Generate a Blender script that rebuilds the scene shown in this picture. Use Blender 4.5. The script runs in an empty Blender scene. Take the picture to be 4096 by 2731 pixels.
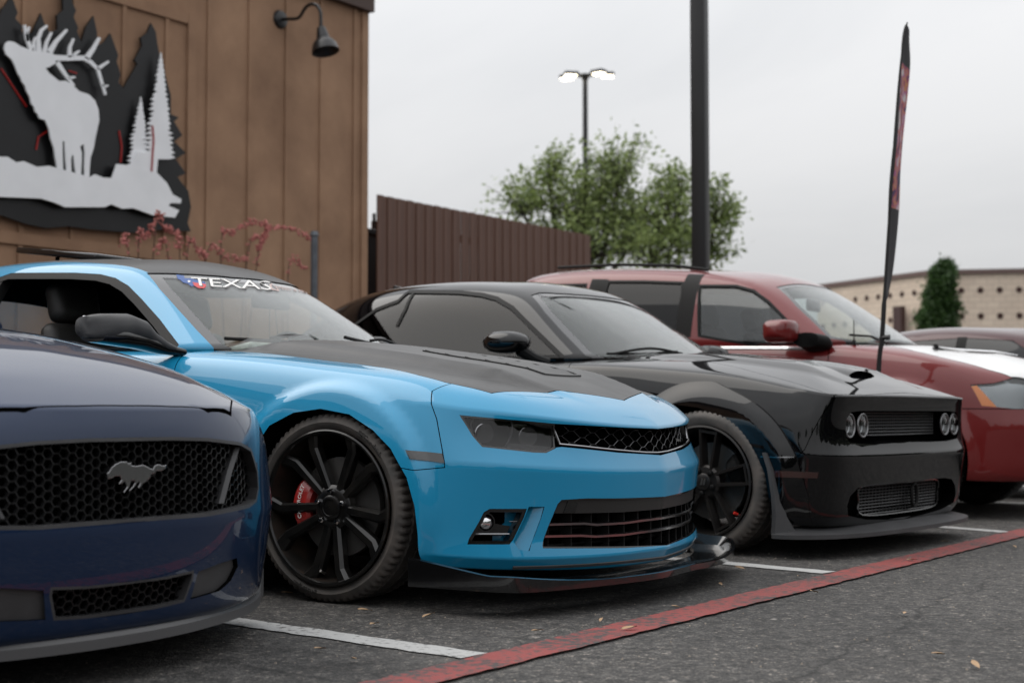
import bpy, bmesh, math, random
import numpy as np
from mathutils import Vector, Matrix
from mathutils.bvhtree import BVHTree
random.seed(7)
R = math.radians
# ------------------------------------------------------------------ camera
CAM_H, CAM_YAW, FPX, HORIZON = 0.69, 35.2, 5689.0, 1650.0   # metres, degrees, focal length and horizon row in photo pixels (4096 x 2731)
PITCH = math.atan((HORIZON - 1365.5) / FPX)
sc = bpy.context.scene
COL = sc.collection
cam_d = bpy.data.cameras.new('camera')
cam_d.sensor_width = 36.0
cam_d.lens = FPX / 4096 * 36.0
cam_d.clip_start = 0.05
cam_d.clip_end = 5000
cam = bpy.data.objects.new('camera', cam_d)
COL.objects.link(cam)
cam.location = (0, 0, CAM_H)
cam.rotation_euler = (math.pi / 2 + PITCH, 0, R(CAM_YAW))
sc.camera = cam
cam_d.dof.use_dof = True
cam_d.dof.focus_distance = 5.1
cam_d.dof.aperture_fstop = 3.0
# ------------------------------------------------------------------ sky, sun, exposure
SUN_EL, SUN_AZ = R(52), R(200)      # azimuth of the sun, counter-clockwise from +X
w = bpy.data.worlds.new('World')
sc.world = w
w.use_nodes = True
nt = w.node_tree
nt.nodes.clear()
def wn(t, **k):
    n = nt.nodes.new(t)
    for a, v in k.items():
        setattr(n, a, v)
    return n
out = wn('ShaderNodeOutputWorld'); bg = wn('ShaderNodeBackground')
sky = wn('ShaderNodeTexSky', sky_type='NISHITA', sun_disc=False, sun_elevation=SUN_EL, sun_rotation=math.pi / 2 - SUN_AZ, air_density=1.0, dust_density=4.0, ozone_density=1.0)
tc = wn('ShaderNodeTexCoord'); mp = wn('ShaderNodeMapping')
mp.inputs['Scale'].default_value = (1.0, 1.0, 2.6)
nz = wn('ShaderNodeTexNoise'); nz.inputs['Scale'].default_value = 1.9; nz.inputs['Detail'].default_value = 7; nz.inputs['Roughness'].default_value = 0.55; nz.inputs['Distortion'].default_value = 0.5
cr = wn('ShaderNodeValToRGB')
cr.color_ramp.elements[0].position = 0.30; cr.color_ramp.elements[0].color = (5.75, 5.83, 5.95, 1)
cr.color_ramp.elements[1].position = 0.68; cr.color_ramp.elements[1].color = (6.9, 6.9, 6.95, 1)
mx = wn('ShaderNodeMix', data_type='RGBA'); mx.inputs['Factor'].default_value = 0.93
L = nt.links.new
L(tc.outputs['Generated'], mp.inputs['Vector']); L(mp.outputs['Vector'], nz.inputs['Vector']); L(nz.outputs['Fac'], cr.inputs['Fac'])
L(sky.outputs['Color'], mx.inputs['A']); L(cr.outputs['Color'], mx.inputs['B'])
# overcast luminance: brighter towards the zenith, (1 + 2 sin e) / 3
sp_ = wn('ShaderNodeSeparateXYZ'); L(tc.outputs['Generated'], sp_.inputs['Vector'])
mxz = wn('ShaderNodeMath', operation='MAXIMUM'); mxz.inputs[1].default_value = 0.0; L(sp_.outputs['Z'], mxz.inputs[0])
mad = wn('ShaderNodeMath', operation='MULTIPLY_ADD'); mad.inputs[1].default_value = 1.55; mad.inputs[2].default_value = 0.78; L(mxz.outputs[0], mad.inputs[0])
mul = wn('ShaderNodeMix', data_type='RGBA', blend_type='MULTIPLY'); mul.inputs['Factor'].default_value = 1.0
L(mx.outputs['Result'], mul.inputs['A']); L(mad.outputs[0], mul.inputs['B'])
L(mul.outputs['Result'], bg.inputs['Color']); L(bg.outputs['Background'], out.inputs['Surface'])
bg.inputs['Strength'].default_value = 0.117
sun_d = bpy.data.lights.new('sun', 'SUN'); sun_d.energy = 1.5; sun_d.angle = R(60); sun_d.color = (1, 0.965, 0.91)
sun = bpy.data.objects.new('sun', sun_d); COL.objects.link(sun)
sdir = Vector((math.cos(SUN_EL) * math.cos(SUN_AZ), math.cos(SUN_EL) * math.sin(SUN_AZ), math.sin(SUN_EL)))
sun.rotation_euler = sdir.to_track_quat('Z', 'Y').to_euler()
sc.view_settings.view_transform = 'Standard'; sc.view_settings.look = 'None'
sc.view_settings.exposure = 0.0; sc.view_settings.gamma = 1.0
sc.cycles.use_denoising = True
sc.cycles.max_bounces = 10; sc.cycles.transparent_max_bounces = 16
# ------------------------------------------------------------------ photo pixel -> world ray
_f = Vector((-math.sin(R(CAM_YAW)) * math.cos(PITCH), math.cos(R(CAM_YAW)) * math.cos(PITCH), math.sin(PITCH)))
_r = Vector((math.cos(R(CAM_YAW)), math.sin(R(CAM_YAW)), 0)); _u = _r.cross(_f)
EYE = Vector((0, 0, CAM_H))
PXS = 4096 / 2352
def pray(px, py):
    """direction through a pixel of the 2352-wide view of the photograph"""
    return (_f + _r * ((px * PXS - 2048) / FPX) - _u * ((py * PXS - 1365.5) / FPX)).normalized()
def pix(px, py, x=None, y=None, z=None):
    d = pray(px, py)
    t = (x - EYE.x) / d.x if x is not None else (y - EYE.y) / d.y if y is not None else (z - EYE.z) / d.z
    return EYE + d * t
def zm(reg, wpx, pts):
    """points read in an enlarged region of the photograph -> 2352-wide pixels"""
    s = (reg[2] - reg[0]) / wpx
    return [((reg[0] + a * s) / PXS, (reg[1] + b * s) / PXS) for a, b in pts]
# ------------------------------------------------------------------ materials
MATS = {}
def mat(name, color=(0.5, 0.5, 0.5), rough=0.5, metal=0.0, coat=0.0, coat_rough=0.03, spec=0.5, noise=0.0, nscale=20.0, bump=0.0, bscale=200.0, rvar=0.0, emit=None, estr=0.0, dirt=0.0, dirtcol=(0.25, 0.21, 0.17), sheen=0.0, flake=0.0):
    m = bpy.data.materials.new(name); m.use_nodes = True
    t = m.node_tree; b = t.nodes['Principled BSDF']; lk = t.links.new
    b.inputs['Base Color'].default_value = (*color, 1); b.inputs['Roughness'].default_value = rough
    b.inputs['Metallic'].default_value = metal; b.inputs['Coat Weight'].default_value = coat
    b.inputs['Coat Roughness'].default_value = coat_rough; b.inputs['Specular IOR Level'].default_value = spec
    tcn = t.nodes.new('ShaderNodeTexCoord')
    def ntex(scale, detail=5):
        n = t.nodes.new('ShaderNodeTexNoise'); n.inputs['Scale'].default_value = scale; n.inputs['Detail'].default_value = detail
        lk(tcn.outputs['Object'], n.inputs['Vector']); return n
    src = None
    if noise > 0:
        n = ntex(nscale); r = t.nodes.new('ShaderNodeMapRange')
        r.inputs['From Min'].default_value = 0.3; r.inputs['From Max'].default_value = 0.7
        r.inputs['To Min'].default_value = 1 - noise; r.inputs['To Max'].default_value = 1 + noise
        lk(n.outputs['Fac'], r.inputs['Value'])
        mm = t.nodes.new('ShaderNodeMix'); mm.data_type = 'RGBA'; mm.blend_type = 'MULTIPLY'; mm.inputs['Factor'].default_value = 1
        mm.inputs['A'].default_value = (*color, 1); lk(r.outputs['Result'], mm.inputs['B']); src = mm.outputs['Result']
    if dirt > 0:
        n = ntex(9, 8); r = t.nodes.new('ShaderNodeMapRange')
        r.inputs['From Min'].default_value = 0.42; r.inputs['From Max'].default_value = 0.75; r.inputs['To Max'].default_value = dirt
        lk(n.outputs['Fac'], r.inputs['Value'])
        mm = t.nodes.new('ShaderNodeMix'); mm.data_type = 'RGBA'; lk(r.outputs['Result'], mm.inputs['Factor'])
        if src: lk(src, mm.inputs['A'])
        else: mm.inputs['A'].default_value = (*color, 1)
        mm.inputs['B'].default_value = (*dirtcol, 1); src = mm.outputs['Result']
    if src: lk(src, b.inputs['Base Color'])
    if rvar > 0:
        n = ntex(6, 6); r = t.nodes.new('ShaderNodeMapRange'); r.inputs['From Min'].default_value = 0.3; r.inputs['From Max'].default_value = 0.7
        r.inputs['To Min'].default_value = max(0.0, rough - rvar); r.inputs['To Max'].default_value = rough + rvar
        lk(n.outputs['Fac'], r.inputs['Value']); lk(r.outputs['Result'], b.inputs['Roughness'])
    if bump > 0:
        n = ntex(bscale, 4); bp = t.nodes.new('ShaderNodeBump'); bp.inputs['Strength'].default_value = bump; bp.inputs['Distance'].default_value = 0.01
        lk(n.outputs['Fac'], bp.inputs['Height']); lk(bp.outputs['Normal'], b.inputs['Normal'])
    if emit:
        b.inputs['Emission Color'].default_value = (*emit, 1); b.inputs['Emission Strength'].default_value = estr
    MATS[name] = m
    return m
def glass_mat(name, tint=(0.8, 0.85, 0.85), ior=1.5, rough=0.0, refl=1.0, dust=0.0):
    m = bpy.data.materials.new(name); m.use_nodes = True; t = m.node_tree; t.nodes.clear(); lk = t.links.new
    o = t.nodes.new('ShaderNodeOutputMaterial'); tr = t.nodes.new('ShaderNodeBsdfTransparent'); tr.inputs['Color'].default_value = (*tint, 1)
    gl = t.nodes.new('ShaderNodeBsdfGlossy'); gl.inputs['Roughness'].default_value = rough; gl.inputs['Color'].default_value = (refl, refl, refl, 1)
    # Schlick reflectance, the same on both faces of a thin pane
    ge = t.nodes.new('ShaderNodeNewGeometry'); dt = t.nodes.new('ShaderNodeVectorMath'); dt.operation = 'DOT_PRODUCT'; lk(ge.outputs['Normal'], dt.inputs[0]); lk(ge.outputs['Incoming'], dt.inputs[1])
    def mth(op, a, b=None, c=None):
        n = t.nodes.new('ShaderNodeMath'); n.operation = op
        for i, x in enumerate((a, b, c)):
            if x is None: continue
            if isinstance(x, (int, float)): n.inputs[i].default_value = x
            else: lk(x, n.inputs[i])
        return n.outputs[0]
    f0 = ((ior - 1) / (ior + 1)) ** 2; cs = mth('ABSOLUTE', dt.outputs['Value']); pw = mth('POWER', mth('SUBTRACT', 1.0, cs), 5.0); fac = mth('MULTIPLY_ADD', pw, 1 - f0, f0)
    mxs = t.nodes.new('ShaderNodeMixShader'); lk(fac, mxs.inputs['Fac']); lk(tr.outputs[0], mxs.inputs[1]); lk(gl.outputs[0], mxs.inputs[2])
    last = mxs.outputs[0]
    if dust > 0:
        df = t.nodes.new('ShaderNodeBsdfDiffuse'); df.inputs['Color'].default_value = (0.45, 0.45, 0.44, 1)
        tcn = t.nodes.new('ShaderNodeTexCoord'); n = t.nodes.new('ShaderNodeTexNoise'); n.inputs['Scale'].default_value = 4; n.inputs['Detail'].default_value = 6
        lk(tcn.outputs['Object'], n.inputs['Vector'])
        r = t.nodes.new('ShaderNodeMapRange'); r.inputs['From Min'].default_value = 0.3; r.inputs['From Max'].default_value = 0.75; r.inputs['To Min'].default_value = dust * 0.4; r.inputs['To Max'].default_value = dust
        lk(n.outputs['Fac'], r.inputs['Value'])
        m2 = t.nodes.new('ShaderNodeMixShader'); lk(r.outputs['Result'], m2.inputs['Fac']); lk(last, m2.inputs[1]); lk(df.outputs[0], m2.inputs[2]); last = m2.outputs[0]
    lk(last, o.inputs['Surface'])
    MATS[name] = m
    return m
def M(n): return MATS[n] if isinstance(n, str) else n
# ------------------------------------------------------------------ objects
def tag(o, label=None, cat=None, group=None, kind=None):
    for k, v in (('label', label), ('category', cat), ('group', group), ('kind', kind)):
        if v: o[k] = v
    return o
def empty(name, loc=(0, 0, 0), rz=0.0, label=None, cat=None, group=None):
    o = bpy.data.objects.new(name, None); COL.objects.link(o); o.location = loc; o.rotation_euler = (0, 0, rz); o.empty_display_size = 0.2
    return tag(o, label, cat, group)
def link(name, me, mats=None, parent=None, smooth=None):
    o = bpy.data.objects.new(name, me); COL.objects.link(o)
    if mats is not None:
        for x in (mats if isinstance(mats, (list, tuple)) else [mats]): me.materials.append(M(x))
    if parent: o.parent = parent
    if smooth is not None and len(me.polygons):
        me.shade_smooth() if smooth else me.shade_flat()
        if smooth is True or isinstance(smooth, float):
            me.set_sharp_from_angle(angle=R(32 if smooth is True else smooth))
    return o
def me_from(v, f, name='mesh'):
    me = bpy.data.meshes.new(name); me.from_pydata([tuple(p) for p in v], [], [tuple(q) for q in f]); me.update(); return me
class MB:
    """collects shapes into one mesh"""
    def __init__(s): s.v = []; s.f = []; s.m = []
    def add(s, v, f, mi=0):
        n = len(s.v); s.v += [tuple(p) for p in v]; s.f += [tuple(i + n for i in q) for q in f]; s.m += [mi] * len(f); return s
    def box(s, lo, hi, mi=0, rot=None, at=(0, 0, 0)):
        x0, y0, z0 = lo; x1, y1, z1 = hi
        v = [Vector(p) for p in ((x0, y0, z0), (x1, y0, z0), (x1, y1, z0), (x0, y1, z0), (x0, y0, z1), (x1, y0, z1), (x1, y1, z1), (x0, y1, z1))]
        if rot is not None: v = [rot @ p for p in v]
        v = [p + Vector(at) for p in v]
        return s.add(v, [(0, 3, 2, 1), (4, 5, 6, 7), (0, 1, 5, 4), (1, 2, 6, 5), (2, 3, 7, 6), (3, 0, 4, 7)], mi)
    def tube(s, pts, rad, n=8, mi=0, cap=True, closed=False, flat=None):
        pts = [Vector(p) for p in pts]; k = len(pts)
        rads = rad if isinstance(rad, (list, tuple)) else [rad] * k
        v = []; up = None
        for i, p in enumerate(pts):
            a = pts[i - 1] if (i > 0 or closed) else pts[i]; b = pts[(i + 1) % k] if (i < k - 1 or closed) else pts[i]
            t = (b - a).normalized()
            if up is None: up = Vector((0, 0, 1)) if abs(t.z) < 0.9 else Vector((1, 0, 0))
            sd = t.cross(up).normalized(); up = sd.cross(t).normalized()
            for j in range(n):
                c = math.tau * j / n
                v.append(p + sd * math.cos(c) * rads[i] + up * math.sin(c) * rads[i] * (flat or 1))
        f = []
        for i in range(k if closed else k - 1):
            for j in range(n):
                i2 = (i + 1) % k
                f.append((i * n + j, i * n + (j + 1) % n, i2 * n + (j + 1) % n, i2 * n + j))
        if cap and not closed:
            f.append(tuple(reversed(range(n)))); f.append(tuple(range((k - 1) * n, k * n)))
        return s.add(v, f, mi)
    def lathe(s, prof, n=32, axis='y', at=(0, 0, 0), mi=0, closed=False):
        """profile of (radius, axial) pairs"""
        v = []
        for r_, a in prof:
            for j in range(n):
                c = math.tau * j / n
                x, z = r_ * math.cos(c), r_ * math.sin(c)
                p = (x, a, z) if axis == 'y' else (x, z, a) if axis == 'z' else (a, x, z)
                v.append(tuple(p[q] + at[q] for q in range(3)))
        f = []
        k = len(prof)
        for i in range(k if closed else k - 1):
            i2 = (i + 1) % k
            for j in range(n):
                f.append((i * n + j, i * n + (j + 1) % n, i2 * n + (j + 1) % n, i2 * n + j))
        return s.add(v, f, mi)
    def prism(s, pts, d, mi=0):
        """polygon pts (3D) swept by vector d"""
        k = len(pts); a = [Vector(p) for p in pts]; b = [p + Vector(d) for p in a]
        return s.add(a + b, [tuple(reversed(range(k))), tuple(range(k, 2 * k))] + [(i, (i + 1) % k, k + (i + 1) % k, k + i) for i in range(k)], mi)
    def mesh(s, fix=True):
        me = me_from(s.v, s.f)
        if fix:
            bm = bmesh.new(); bm.from_mesh(me); bmesh.ops.recalc_face_normals(bm, faces=bm.faces); bm.to_mesh(me); bm.free()
        if any(s.m) and len(me.polygons) == len(s.m): me.polygons.foreach_set('material_index', s.m)
        return me
    def build(s, name, mats, parent=None, smooth=True, fix=True):
        return link(name, s.mesh(fix), mats, parent, smooth)
def copy_tree(o, parent=None):
    c = o.copy(); COL.objects.link(c); c.parent = parent
    for ch in list(o.children): copy_tree(ch, c)
    return c
# ------------------------------------------------------------------ solid modelling
WORK = bpy.data.scenes.new('work'); WCOL = WORK.collection      # modifiers are evaluated in a scene of their own, removed at the end
def evald(o):
    vl = WORK.view_layers[0]; vl.update(); dg = vl.depsgraph; dg.update()
    return bpy.data.meshes.new_from_object(o.evaluated_get(dg), preserve_all_data_layers=True, depsgraph=dg)
def boolean(a, b, op='DIFFERENCE'):
    """mesh a (op) mesh b -> new mesh; b may be a list (applied in turn)"""
    bs = b if isinstance(b, (list, tuple)) else [b]
    oa = bpy.data.objects.new('tmp', a); WCOL.objects.link(oa); obs = []
    for q in bs:
        ob = bpy.data.objects.new('tmpb', q); WCOL.objects.link(ob); obs.append(ob)
        m = oa.modifiers.new('b', 'BOOLEAN'); m.operation = op; m.object = ob; m.solver = 'MANIFOLD'
    r_ = evald(oa)
    for q in obs + [oa]: bpy.data.objects.remove(q)
    return r_
def tri_mesh(me):
    bm = bmesh.new(); bm.from_mesh(me); bmesh.ops.triangulate(bm, faces=bm.faces); bm.to_mesh(me); bm.free(); return me
def cage(cols, crease=None, level=3, sharp_rows=()):
    """half control cage (columns of (x, half width, z), first and last rows and columns on the middle plane) -> mirrored, subdivided closed mesh"""
    nc, nr = len(cols), len(cols[0])
    V = []; F = []; idx = {}
    def vid(c, r_, s):
        x, y, z = cols[c][r_]
        if abs(y) < 1e-6: s = 1
        k = (c, r_, s)
        if k not in idx: idx[k] = len(V); V.append((x, -s * y, z))
        return idx[k]
    for c in range(nc - 1):
        for r_ in range(nr - 1):
            q = [vid(c, r_, 1), vid(c + 1, r_, 1), vid(c + 1, r_ + 1, 1), vid(c, r_ + 1, 1)]
            p = [vid(c, r_, -1), vid(c, r_ + 1, -1), vid(c + 1, r_ + 1, -1), vid(c + 1, r_, -1)]
            for g in (q, p):
                h = []
                for i in g:
                    if i not in h: h.append(i)
                if len(h) > 2: F.append(h)
    me = me_from(V, F)
    bm = bmesh.new(); bm.from_mesh(me); bmesh.ops.remove_doubles(bm, verts=bm.verts, dist=1e-5); bmesh.ops.recalc_face_normals(bm, faces=bm.faces)
    bm.to_mesh(me); bm.free()
    if crease:
        cd = {}
        for kind, i, a, b, val in crease:       # ('row', row, col0, col1, value) or ('col', col, row0, row1, value)
            for j in range(a, b):
                e = ((j, i), (j + 1, i)) if kind == 'row' else ((i, j), (i, j + 1))
                for s in (1, -1):
                    pa = cols[e[0][0]][e[0][1]]; pb = cols[e[1][0]][e[1][1]]
                    ka = tuple(round(q, 4) for q in (pa[0], -s * pa[1], pa[2])); kb = tuple(round(q, 4) for q in (pb[0], -s * pb[1], pb[2]))
                    cd[frozenset((ka, kb))] = val
        at = me.attributes.new('crease_edge', 'FLOAT', 'EDGE'); vals = np.zeros(len(me.edges), dtype=np.float32)
        for e in me.edges:
            ka, kb = (tuple(round(q, 4) + 0.0 for q in me.vertices[i].co) for i in e.vertices)
            vals[e.index] = cd.get(frozenset((ka, kb)), 0.0)
        at.data.foreach_set('value', vals)
    o = bpy.data.objects.new('tmp', me); WCOL.objects.link(o)
    m = o.modifiers.new('s', 'SUBSURF'); m.levels = m.render_levels = level; m.use_limit_surface = False; m.boundary_smooth = 'ALL'
    r_ = evald(o); bpy.data.objects.remove(o)
    return r_
def coords(me):
    a = np.empty(len(me.vertices) * 3, dtype=np.float32); me.vertices.foreach_get('co', a); return a.reshape(-1, 3).astype(float)
def set_coords(me, a):
    me.vertices.foreach_set('co', a.astype(np.float32).ravel()); me.update()
def vnormals(me):
    a = np.empty(len(me.vertices) * 3, dtype=np.float32); me.vertex_normals.foreach_get('vector', a); return a.reshape(-1, 3).astype(float)
class Hull:
    """closed smooth body; knows its smooth normals, offset copies and where a photo pixel meets it"""
    def __init__(s, me, root=None):
        s.me = me; tri_mesh(me); s.root = root
        s.co = coords(me); s.nr = vnormals(me)
        t = np.empty(len(me.polygons) * 3, dtype=np.int32); me.polygons.foreach_get('vertices', t); s.t = t.reshape(-1, 3)
        s.bvh = BVHTree.FromPolygons(s.co.tolist(), s.t.tolist())
        s.cache = {}
    def off(s, d):
        """the hull moved inwards by d"""
        k = round(d, 5)
        if k not in s.cache:
            m = s.me.copy(); set_coords(m, s.co - s.nr * d); m.materials.clear(); s.cache[k] = m
        return s.cache[k]
    def offhull(s, d):
        k = ('h', round(d, 5))
        if k not in s.cache: s.cache[k] = Hull(s.off(d).copy(), s.root)
        return s.cache[k]
    def frame(s):
        return s.root.matrix_basis.inverted()
    def ray(s, px, py):
        m = s.frame(); o = m @ EYE; d = (m.to_3x3() @ pray(px, py)).normalized()
        h = s.bvh.ray_cast(o, d)
        return h[0]
    def trace(s, pts, fallback=None):
        r_ = []
        for p in pts:
            h = s.ray(*p)
            if h is None and fallback: h = fallback(*p)
            if h is not None: r_.append(h)
        return r_
    def hit(s, o, d):
        return s.bvh.ray_cast(Vector(o), Vector(d).normalized())[0]
    def near(s, p): return s.bvh.find_nearest(Vector(p))
def local_pix(root, px, py, **k):
    """pixel meets the plane x=, y= or z= in a thing's own frame"""
    m = root.matrix_basis.inverted(); o = m @ EYE; d = m.to_3x3() @ pray(px, py)
    a, v = list(k.items())[0]; i = 'xyz'.index(a)
    return o + d * ((v - o[i]) / d[i])
def prism_mesh(pts, d, near, far, bulge=None):
    """closed prism: polygon of 3D points flattened across d, from near to far along d"""
    d = Vector(d).normalized()
    base = [Vector(p) - d * Vector(p).dot(d) for p in pts]
    # drop repeats
    b2 = []
    for p in base:
        if not b2 or (p - b2[-1]).length > 1e-4: b2.append(p)
    if (b2[0] - b2[-1]).length < 1e-4: b2.pop()
    return MB().prism([p + d * near for p in b2], d * (far - near)).mesh()
def mirror_y(me):
    m = me.copy(); c = coords(m); c[:, 1] *= -1; set_coords(m, c); m.flip_normals(); return m
def refnormals(me, hulls, tol=0.0012):
    """give faces that lie on a smooth hull that hull's normals; other faces stay flat-ish"""
    n = len(me.loops)
    if n == 0: return me
    me.shade_smooth(); me.set_sharp_from_angle(angle=R(35))
    co = coords(me); nv = len(co)
    lv = np.empty(n, dtype=np.int32); me.loops.foreach_get('vertex_index', lv)
    npoly = len(me.polygons); ls = np.empty(npoly, dtype=np.int32); me.polygons.foreach_get('loop_start', ls); lt = np.empty(npoly, dtype=np.int32); me.polygons.foreach_get('loop_total', lt)
    pn = np.empty(npoly * 3, dtype=np.float32); me.polygons.foreach_get('normal', pn); pn = pn.reshape(-1, 3)
    lp = np.repeat(np.arange(npoly), lt)
    out_ = np.zeros((n, 3)); on = np.zeros(npoly, dtype=np.int32)
    for h in hulls:
        if 'key' not in h.cache: h.cache['key'] = {k: i for i, k in enumerate(map(tuple, np.round(h.co * 2e4).astype(np.int64).tolist()))}
        D = h.cache['key']; vnr = np.zeros((nv, 3)); good = np.zeros(nv, dtype=bool)
        for i, k in enumerate(map(tuple, np.round(co * 2e4).astype(np.int64).tolist())):
            j = D.get(k)
            if j is not None: vnr[i] = h.nr[j]; good[i] = True; continue
            g = h.bvh.find_nearest(Vector(co[i]), tol)
            if g[0] is None: continue
            a, b, c_ = (h.co[q] for q in h.t[g[2]]); v0, v1, v2 = b - a, c_ - a, np.array(g[0]) - a
            d00, d01, d11, d20, d21 = v0 @ v0, v0 @ v1, v1 @ v1, v2 @ v0, v2 @ v1; den = d00 * d11 - d01 * d01
            if abs(den) < 1e-18: vnr[i] = g[1]
            else:
                v_ = (d11 * d20 - d01 * d21) / den; w_ = (d00 * d21 - d01 * d20) / den; na, nb, nc_ = (h.nr[q] for q in h.t[g[2]])
                vnr[i] = na * (1 - v_ - w_) + nb * v_ + nc_ * w_
            good[i] = True
        ln = np.linalg.norm(vnr, axis=1, keepdims=True); vnr = vnr / np.maximum(ln, 1e-9)
        lok = good[lv] & ((vnr[lv] * pn[lp]).sum(1) > 0.45)
        bad = np.bincount(lp, weights=~lok, minlength=npoly); face = (bad == 0) & (on == 0)
        on[face] = 1; m = face[lp]; out_[m] = vnr[lv[m]]
    if len(me.materials) > 1: me.polygons.foreach_set('material_index', (1 - on).astype(np.int32))
    me.normals_split_custom_set([tuple(x) for x in out_.tolist()])
    return me
def part(name, me, mats, parent, hulls=None):
    me.materials.clear()
    for x in (mats if isinstance(mats, (list, tuple)) else [mats]): me.materials.append(M(x))
    if len(me.materials) == 1: me.polygons.foreach_set('material_index', [0] * len(me.polygons))
    if hulls: refnormals(me, hulls if isinstance(hulls, (list, tuple)) else [hulls])
    else:
        me.shade_smooth(); me.set_sharp_from_angle(angle=R(30))
    o = bpy.data.objects.new(name, me); COL.objects.link(o); o.parent = parent
    return o
def shell(h, d0, d1, *prisms):
    """skin of the hull between depths d0 and d1, kept inside the prisms"""
    r_ = h.off(d0) if d0 else h.me
    r_ = boolean(r_, list(prisms), 'INTERSECT') if prisms else r_.copy()
    return boolean(r_, h.off(d1), 'DIFFERENCE')
def spl(pts, n=8, closed=False):
    """Catmull-Rom through points"""
    P = [Vector(p) for p in pts]; k = len(P); o = []
    for i in range(k if closed else k - 1):
        if closed: a, b, c, d = P[i - 1], P[i], P[(i + 1) % k], P[(i + 2) % k]
        else: a, b, c, d = P[max(i - 1, 0)], P[i], P[i + 1], P[min(i + 2, k - 1)]
        for j in range(n):
            t = j / n
            o.append(0.5 * ((2 * b) + (c - a) * t + (2 * a - 5 * b + 4 * c - d) * t * t + (3 * b - a - 3 * c + d) * t ** 3))
    if not closed: o.append(P[-1])
    return o

def plug(h, depth, *prisms):
    """solid piece of the hull down to a depth, for carving a recess"""
    return boolean(boolean(h.off(-0.02), list(prisms), 'INTERSECT'), h.off(depth), 'DIFFERENCE')
def ribbon(h, pts, width, d, near=-3, far=3):
    """prism over a narrow band that follows points along the hull"""
    d = Vector(d).normalized(); P = [Vector(p) - d * Vector(p).dot(d) for p in pts]; a = []; b = []
    for i, p in enumerate(P):
        t = (P[min(i + 1, len(P) - 1)] - P[max(i - 1, 0)]).normalized(); n = t.cross(d).normalized() * (width / 2)
        a.append(p + n); b.append(p - n)
    return prism_mesh(a + b[::-1], d, near, far)
def text_mesh(txt, size=1.0, extrude=0.0, shear=0.0, res=3, space=1.0):
    c = bpy.data.curves.new('t', 'FONT'); c.body = txt; c.size = size; c.extrude = extrude; c.shear = shear; c.resolution_u = res; c.space_character = space
    o = bpy.data.objects.new('tmp', c); WCOL.objects.link(o); me = evald(o); bpy.data.objects.remove(o); return me
def shrink(poly, d):
    """inset a planar polygon of 2D/3D points (xy, xz or yz plane handled by caller as 2D)"""
    k = len(poly); A = sum(poly[i][0] * poly[(i + 1) % k][1] - poly[(i + 1) % k][0] * poly[i][1] for i in range(k)); s_ = 1 if A > 0 else -1
    out_ = []
    for i in range(k):
        p, a, b = np.array(poly[i], float), np.array(poly[i - 1], float), np.array(poly[(i + 1) % k], float)
        e1 = (p - a) / (np.linalg.norm(p - a) + 1e-9); e2 = (b - p) / (np.linalg.norm(b - p) + 1e-9)
        n1 = np.array([-e1[1], e1[0]]) * s_; n2 = np.array([-e2[1], e2[0]]) * s_; n = n1 + n2; n /= (np.linalg.norm(n) + 1e-9)
        out_.append(tuple(p + n * d / max(0.4, n @ n1)))
    return out_
def grow_prism(pts, d, near, far, g):
    """prism of the polygon inset (g > 0) or grown (g < 0) across direction d"""
    d = Vector(d).normalized(); u = Vector((0, 0, 1)) if abs(d.z) < 0.9 else Vector((1, 0, 0)); v = d.cross(u).normalized(); u = v.cross(d).normalized()
    q = [];
    for p in pts:
        c = (Vector(p).dot(u), Vector(p).dot(v))
        if not q or math.hypot(c[0] - q[-1][0], c[1] - q[-1][1]) > 1e-4: q.append(c)
    if g: q = shrink(q, g)
    return MB().prism([u * a + v * b + d * near for a, b in q], d * (far - near)).mesh()
def densify(pts, n=4):
    o = []
    for a, b in zip(pts[:-1], pts[1:]):
        for j in range(n): o.append((a[0] + (b[0] - a[0]) * j / n, a[1] + (b[1] - a[1]) * j / n))
    return o + [pts[-1]]
# ------------------------------------------------------------------ wheels
def tyre_mesh(Rt, Rr, W, n=216, grooves=72, seed=0):
    """tyre, outer face towards -y, axle at origin; W = section width"""
    h = W / 2
    prof = [(Rr - .004, h * .80), (Rr + .004, h * .92), (Rr + (Rt - Rr) * .45, h), (Rt - .026, h * .97), (Rt - .010, h * .90)]
    tread = []
    for t in (.84, .70, .55, .52, .47, .44, .25, .05, .02, -.02, -.05, -.25, -.44, -.47, -.52, -.55, -.70, -.84): tread.append((Rt - .006 * abs(t) ** 3, h * t, t))
    full = [(r_, a, None) for r_, a in prof] + tread + [(r_, -a, None) for r_, a in reversed(prof)]
    v = []; f = []
    for (r_, a, t) in full:
        for j in range(n):
            rr = r_
            if t is not None:
                if .44 < abs(t) < .55 or abs(t) < .04: rr -= .007
                ph = (j + int(abs(t) * 9)) % 3
                if abs(t) > .5 and j % 3 == 0: rr -= .010
                elif .1 < abs(t) < .45 and ph == 0: rr -= .0045
            elif abs(a) < h * .985 and r_ > Rt - .02 and j % 3 == 0: rr -= .007
            c = math.tau * j / n; v.append((rr * math.cos(c), a, rr * math.sin(c)))
    k = len(full)
    for i in range(k - 1):
        for j in range(n): f.append((i * n + j, i * n + (j + 1) % n, (i + 1) * n + (j + 1) % n, (i + 1) * n + j))
    return v, f
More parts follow.
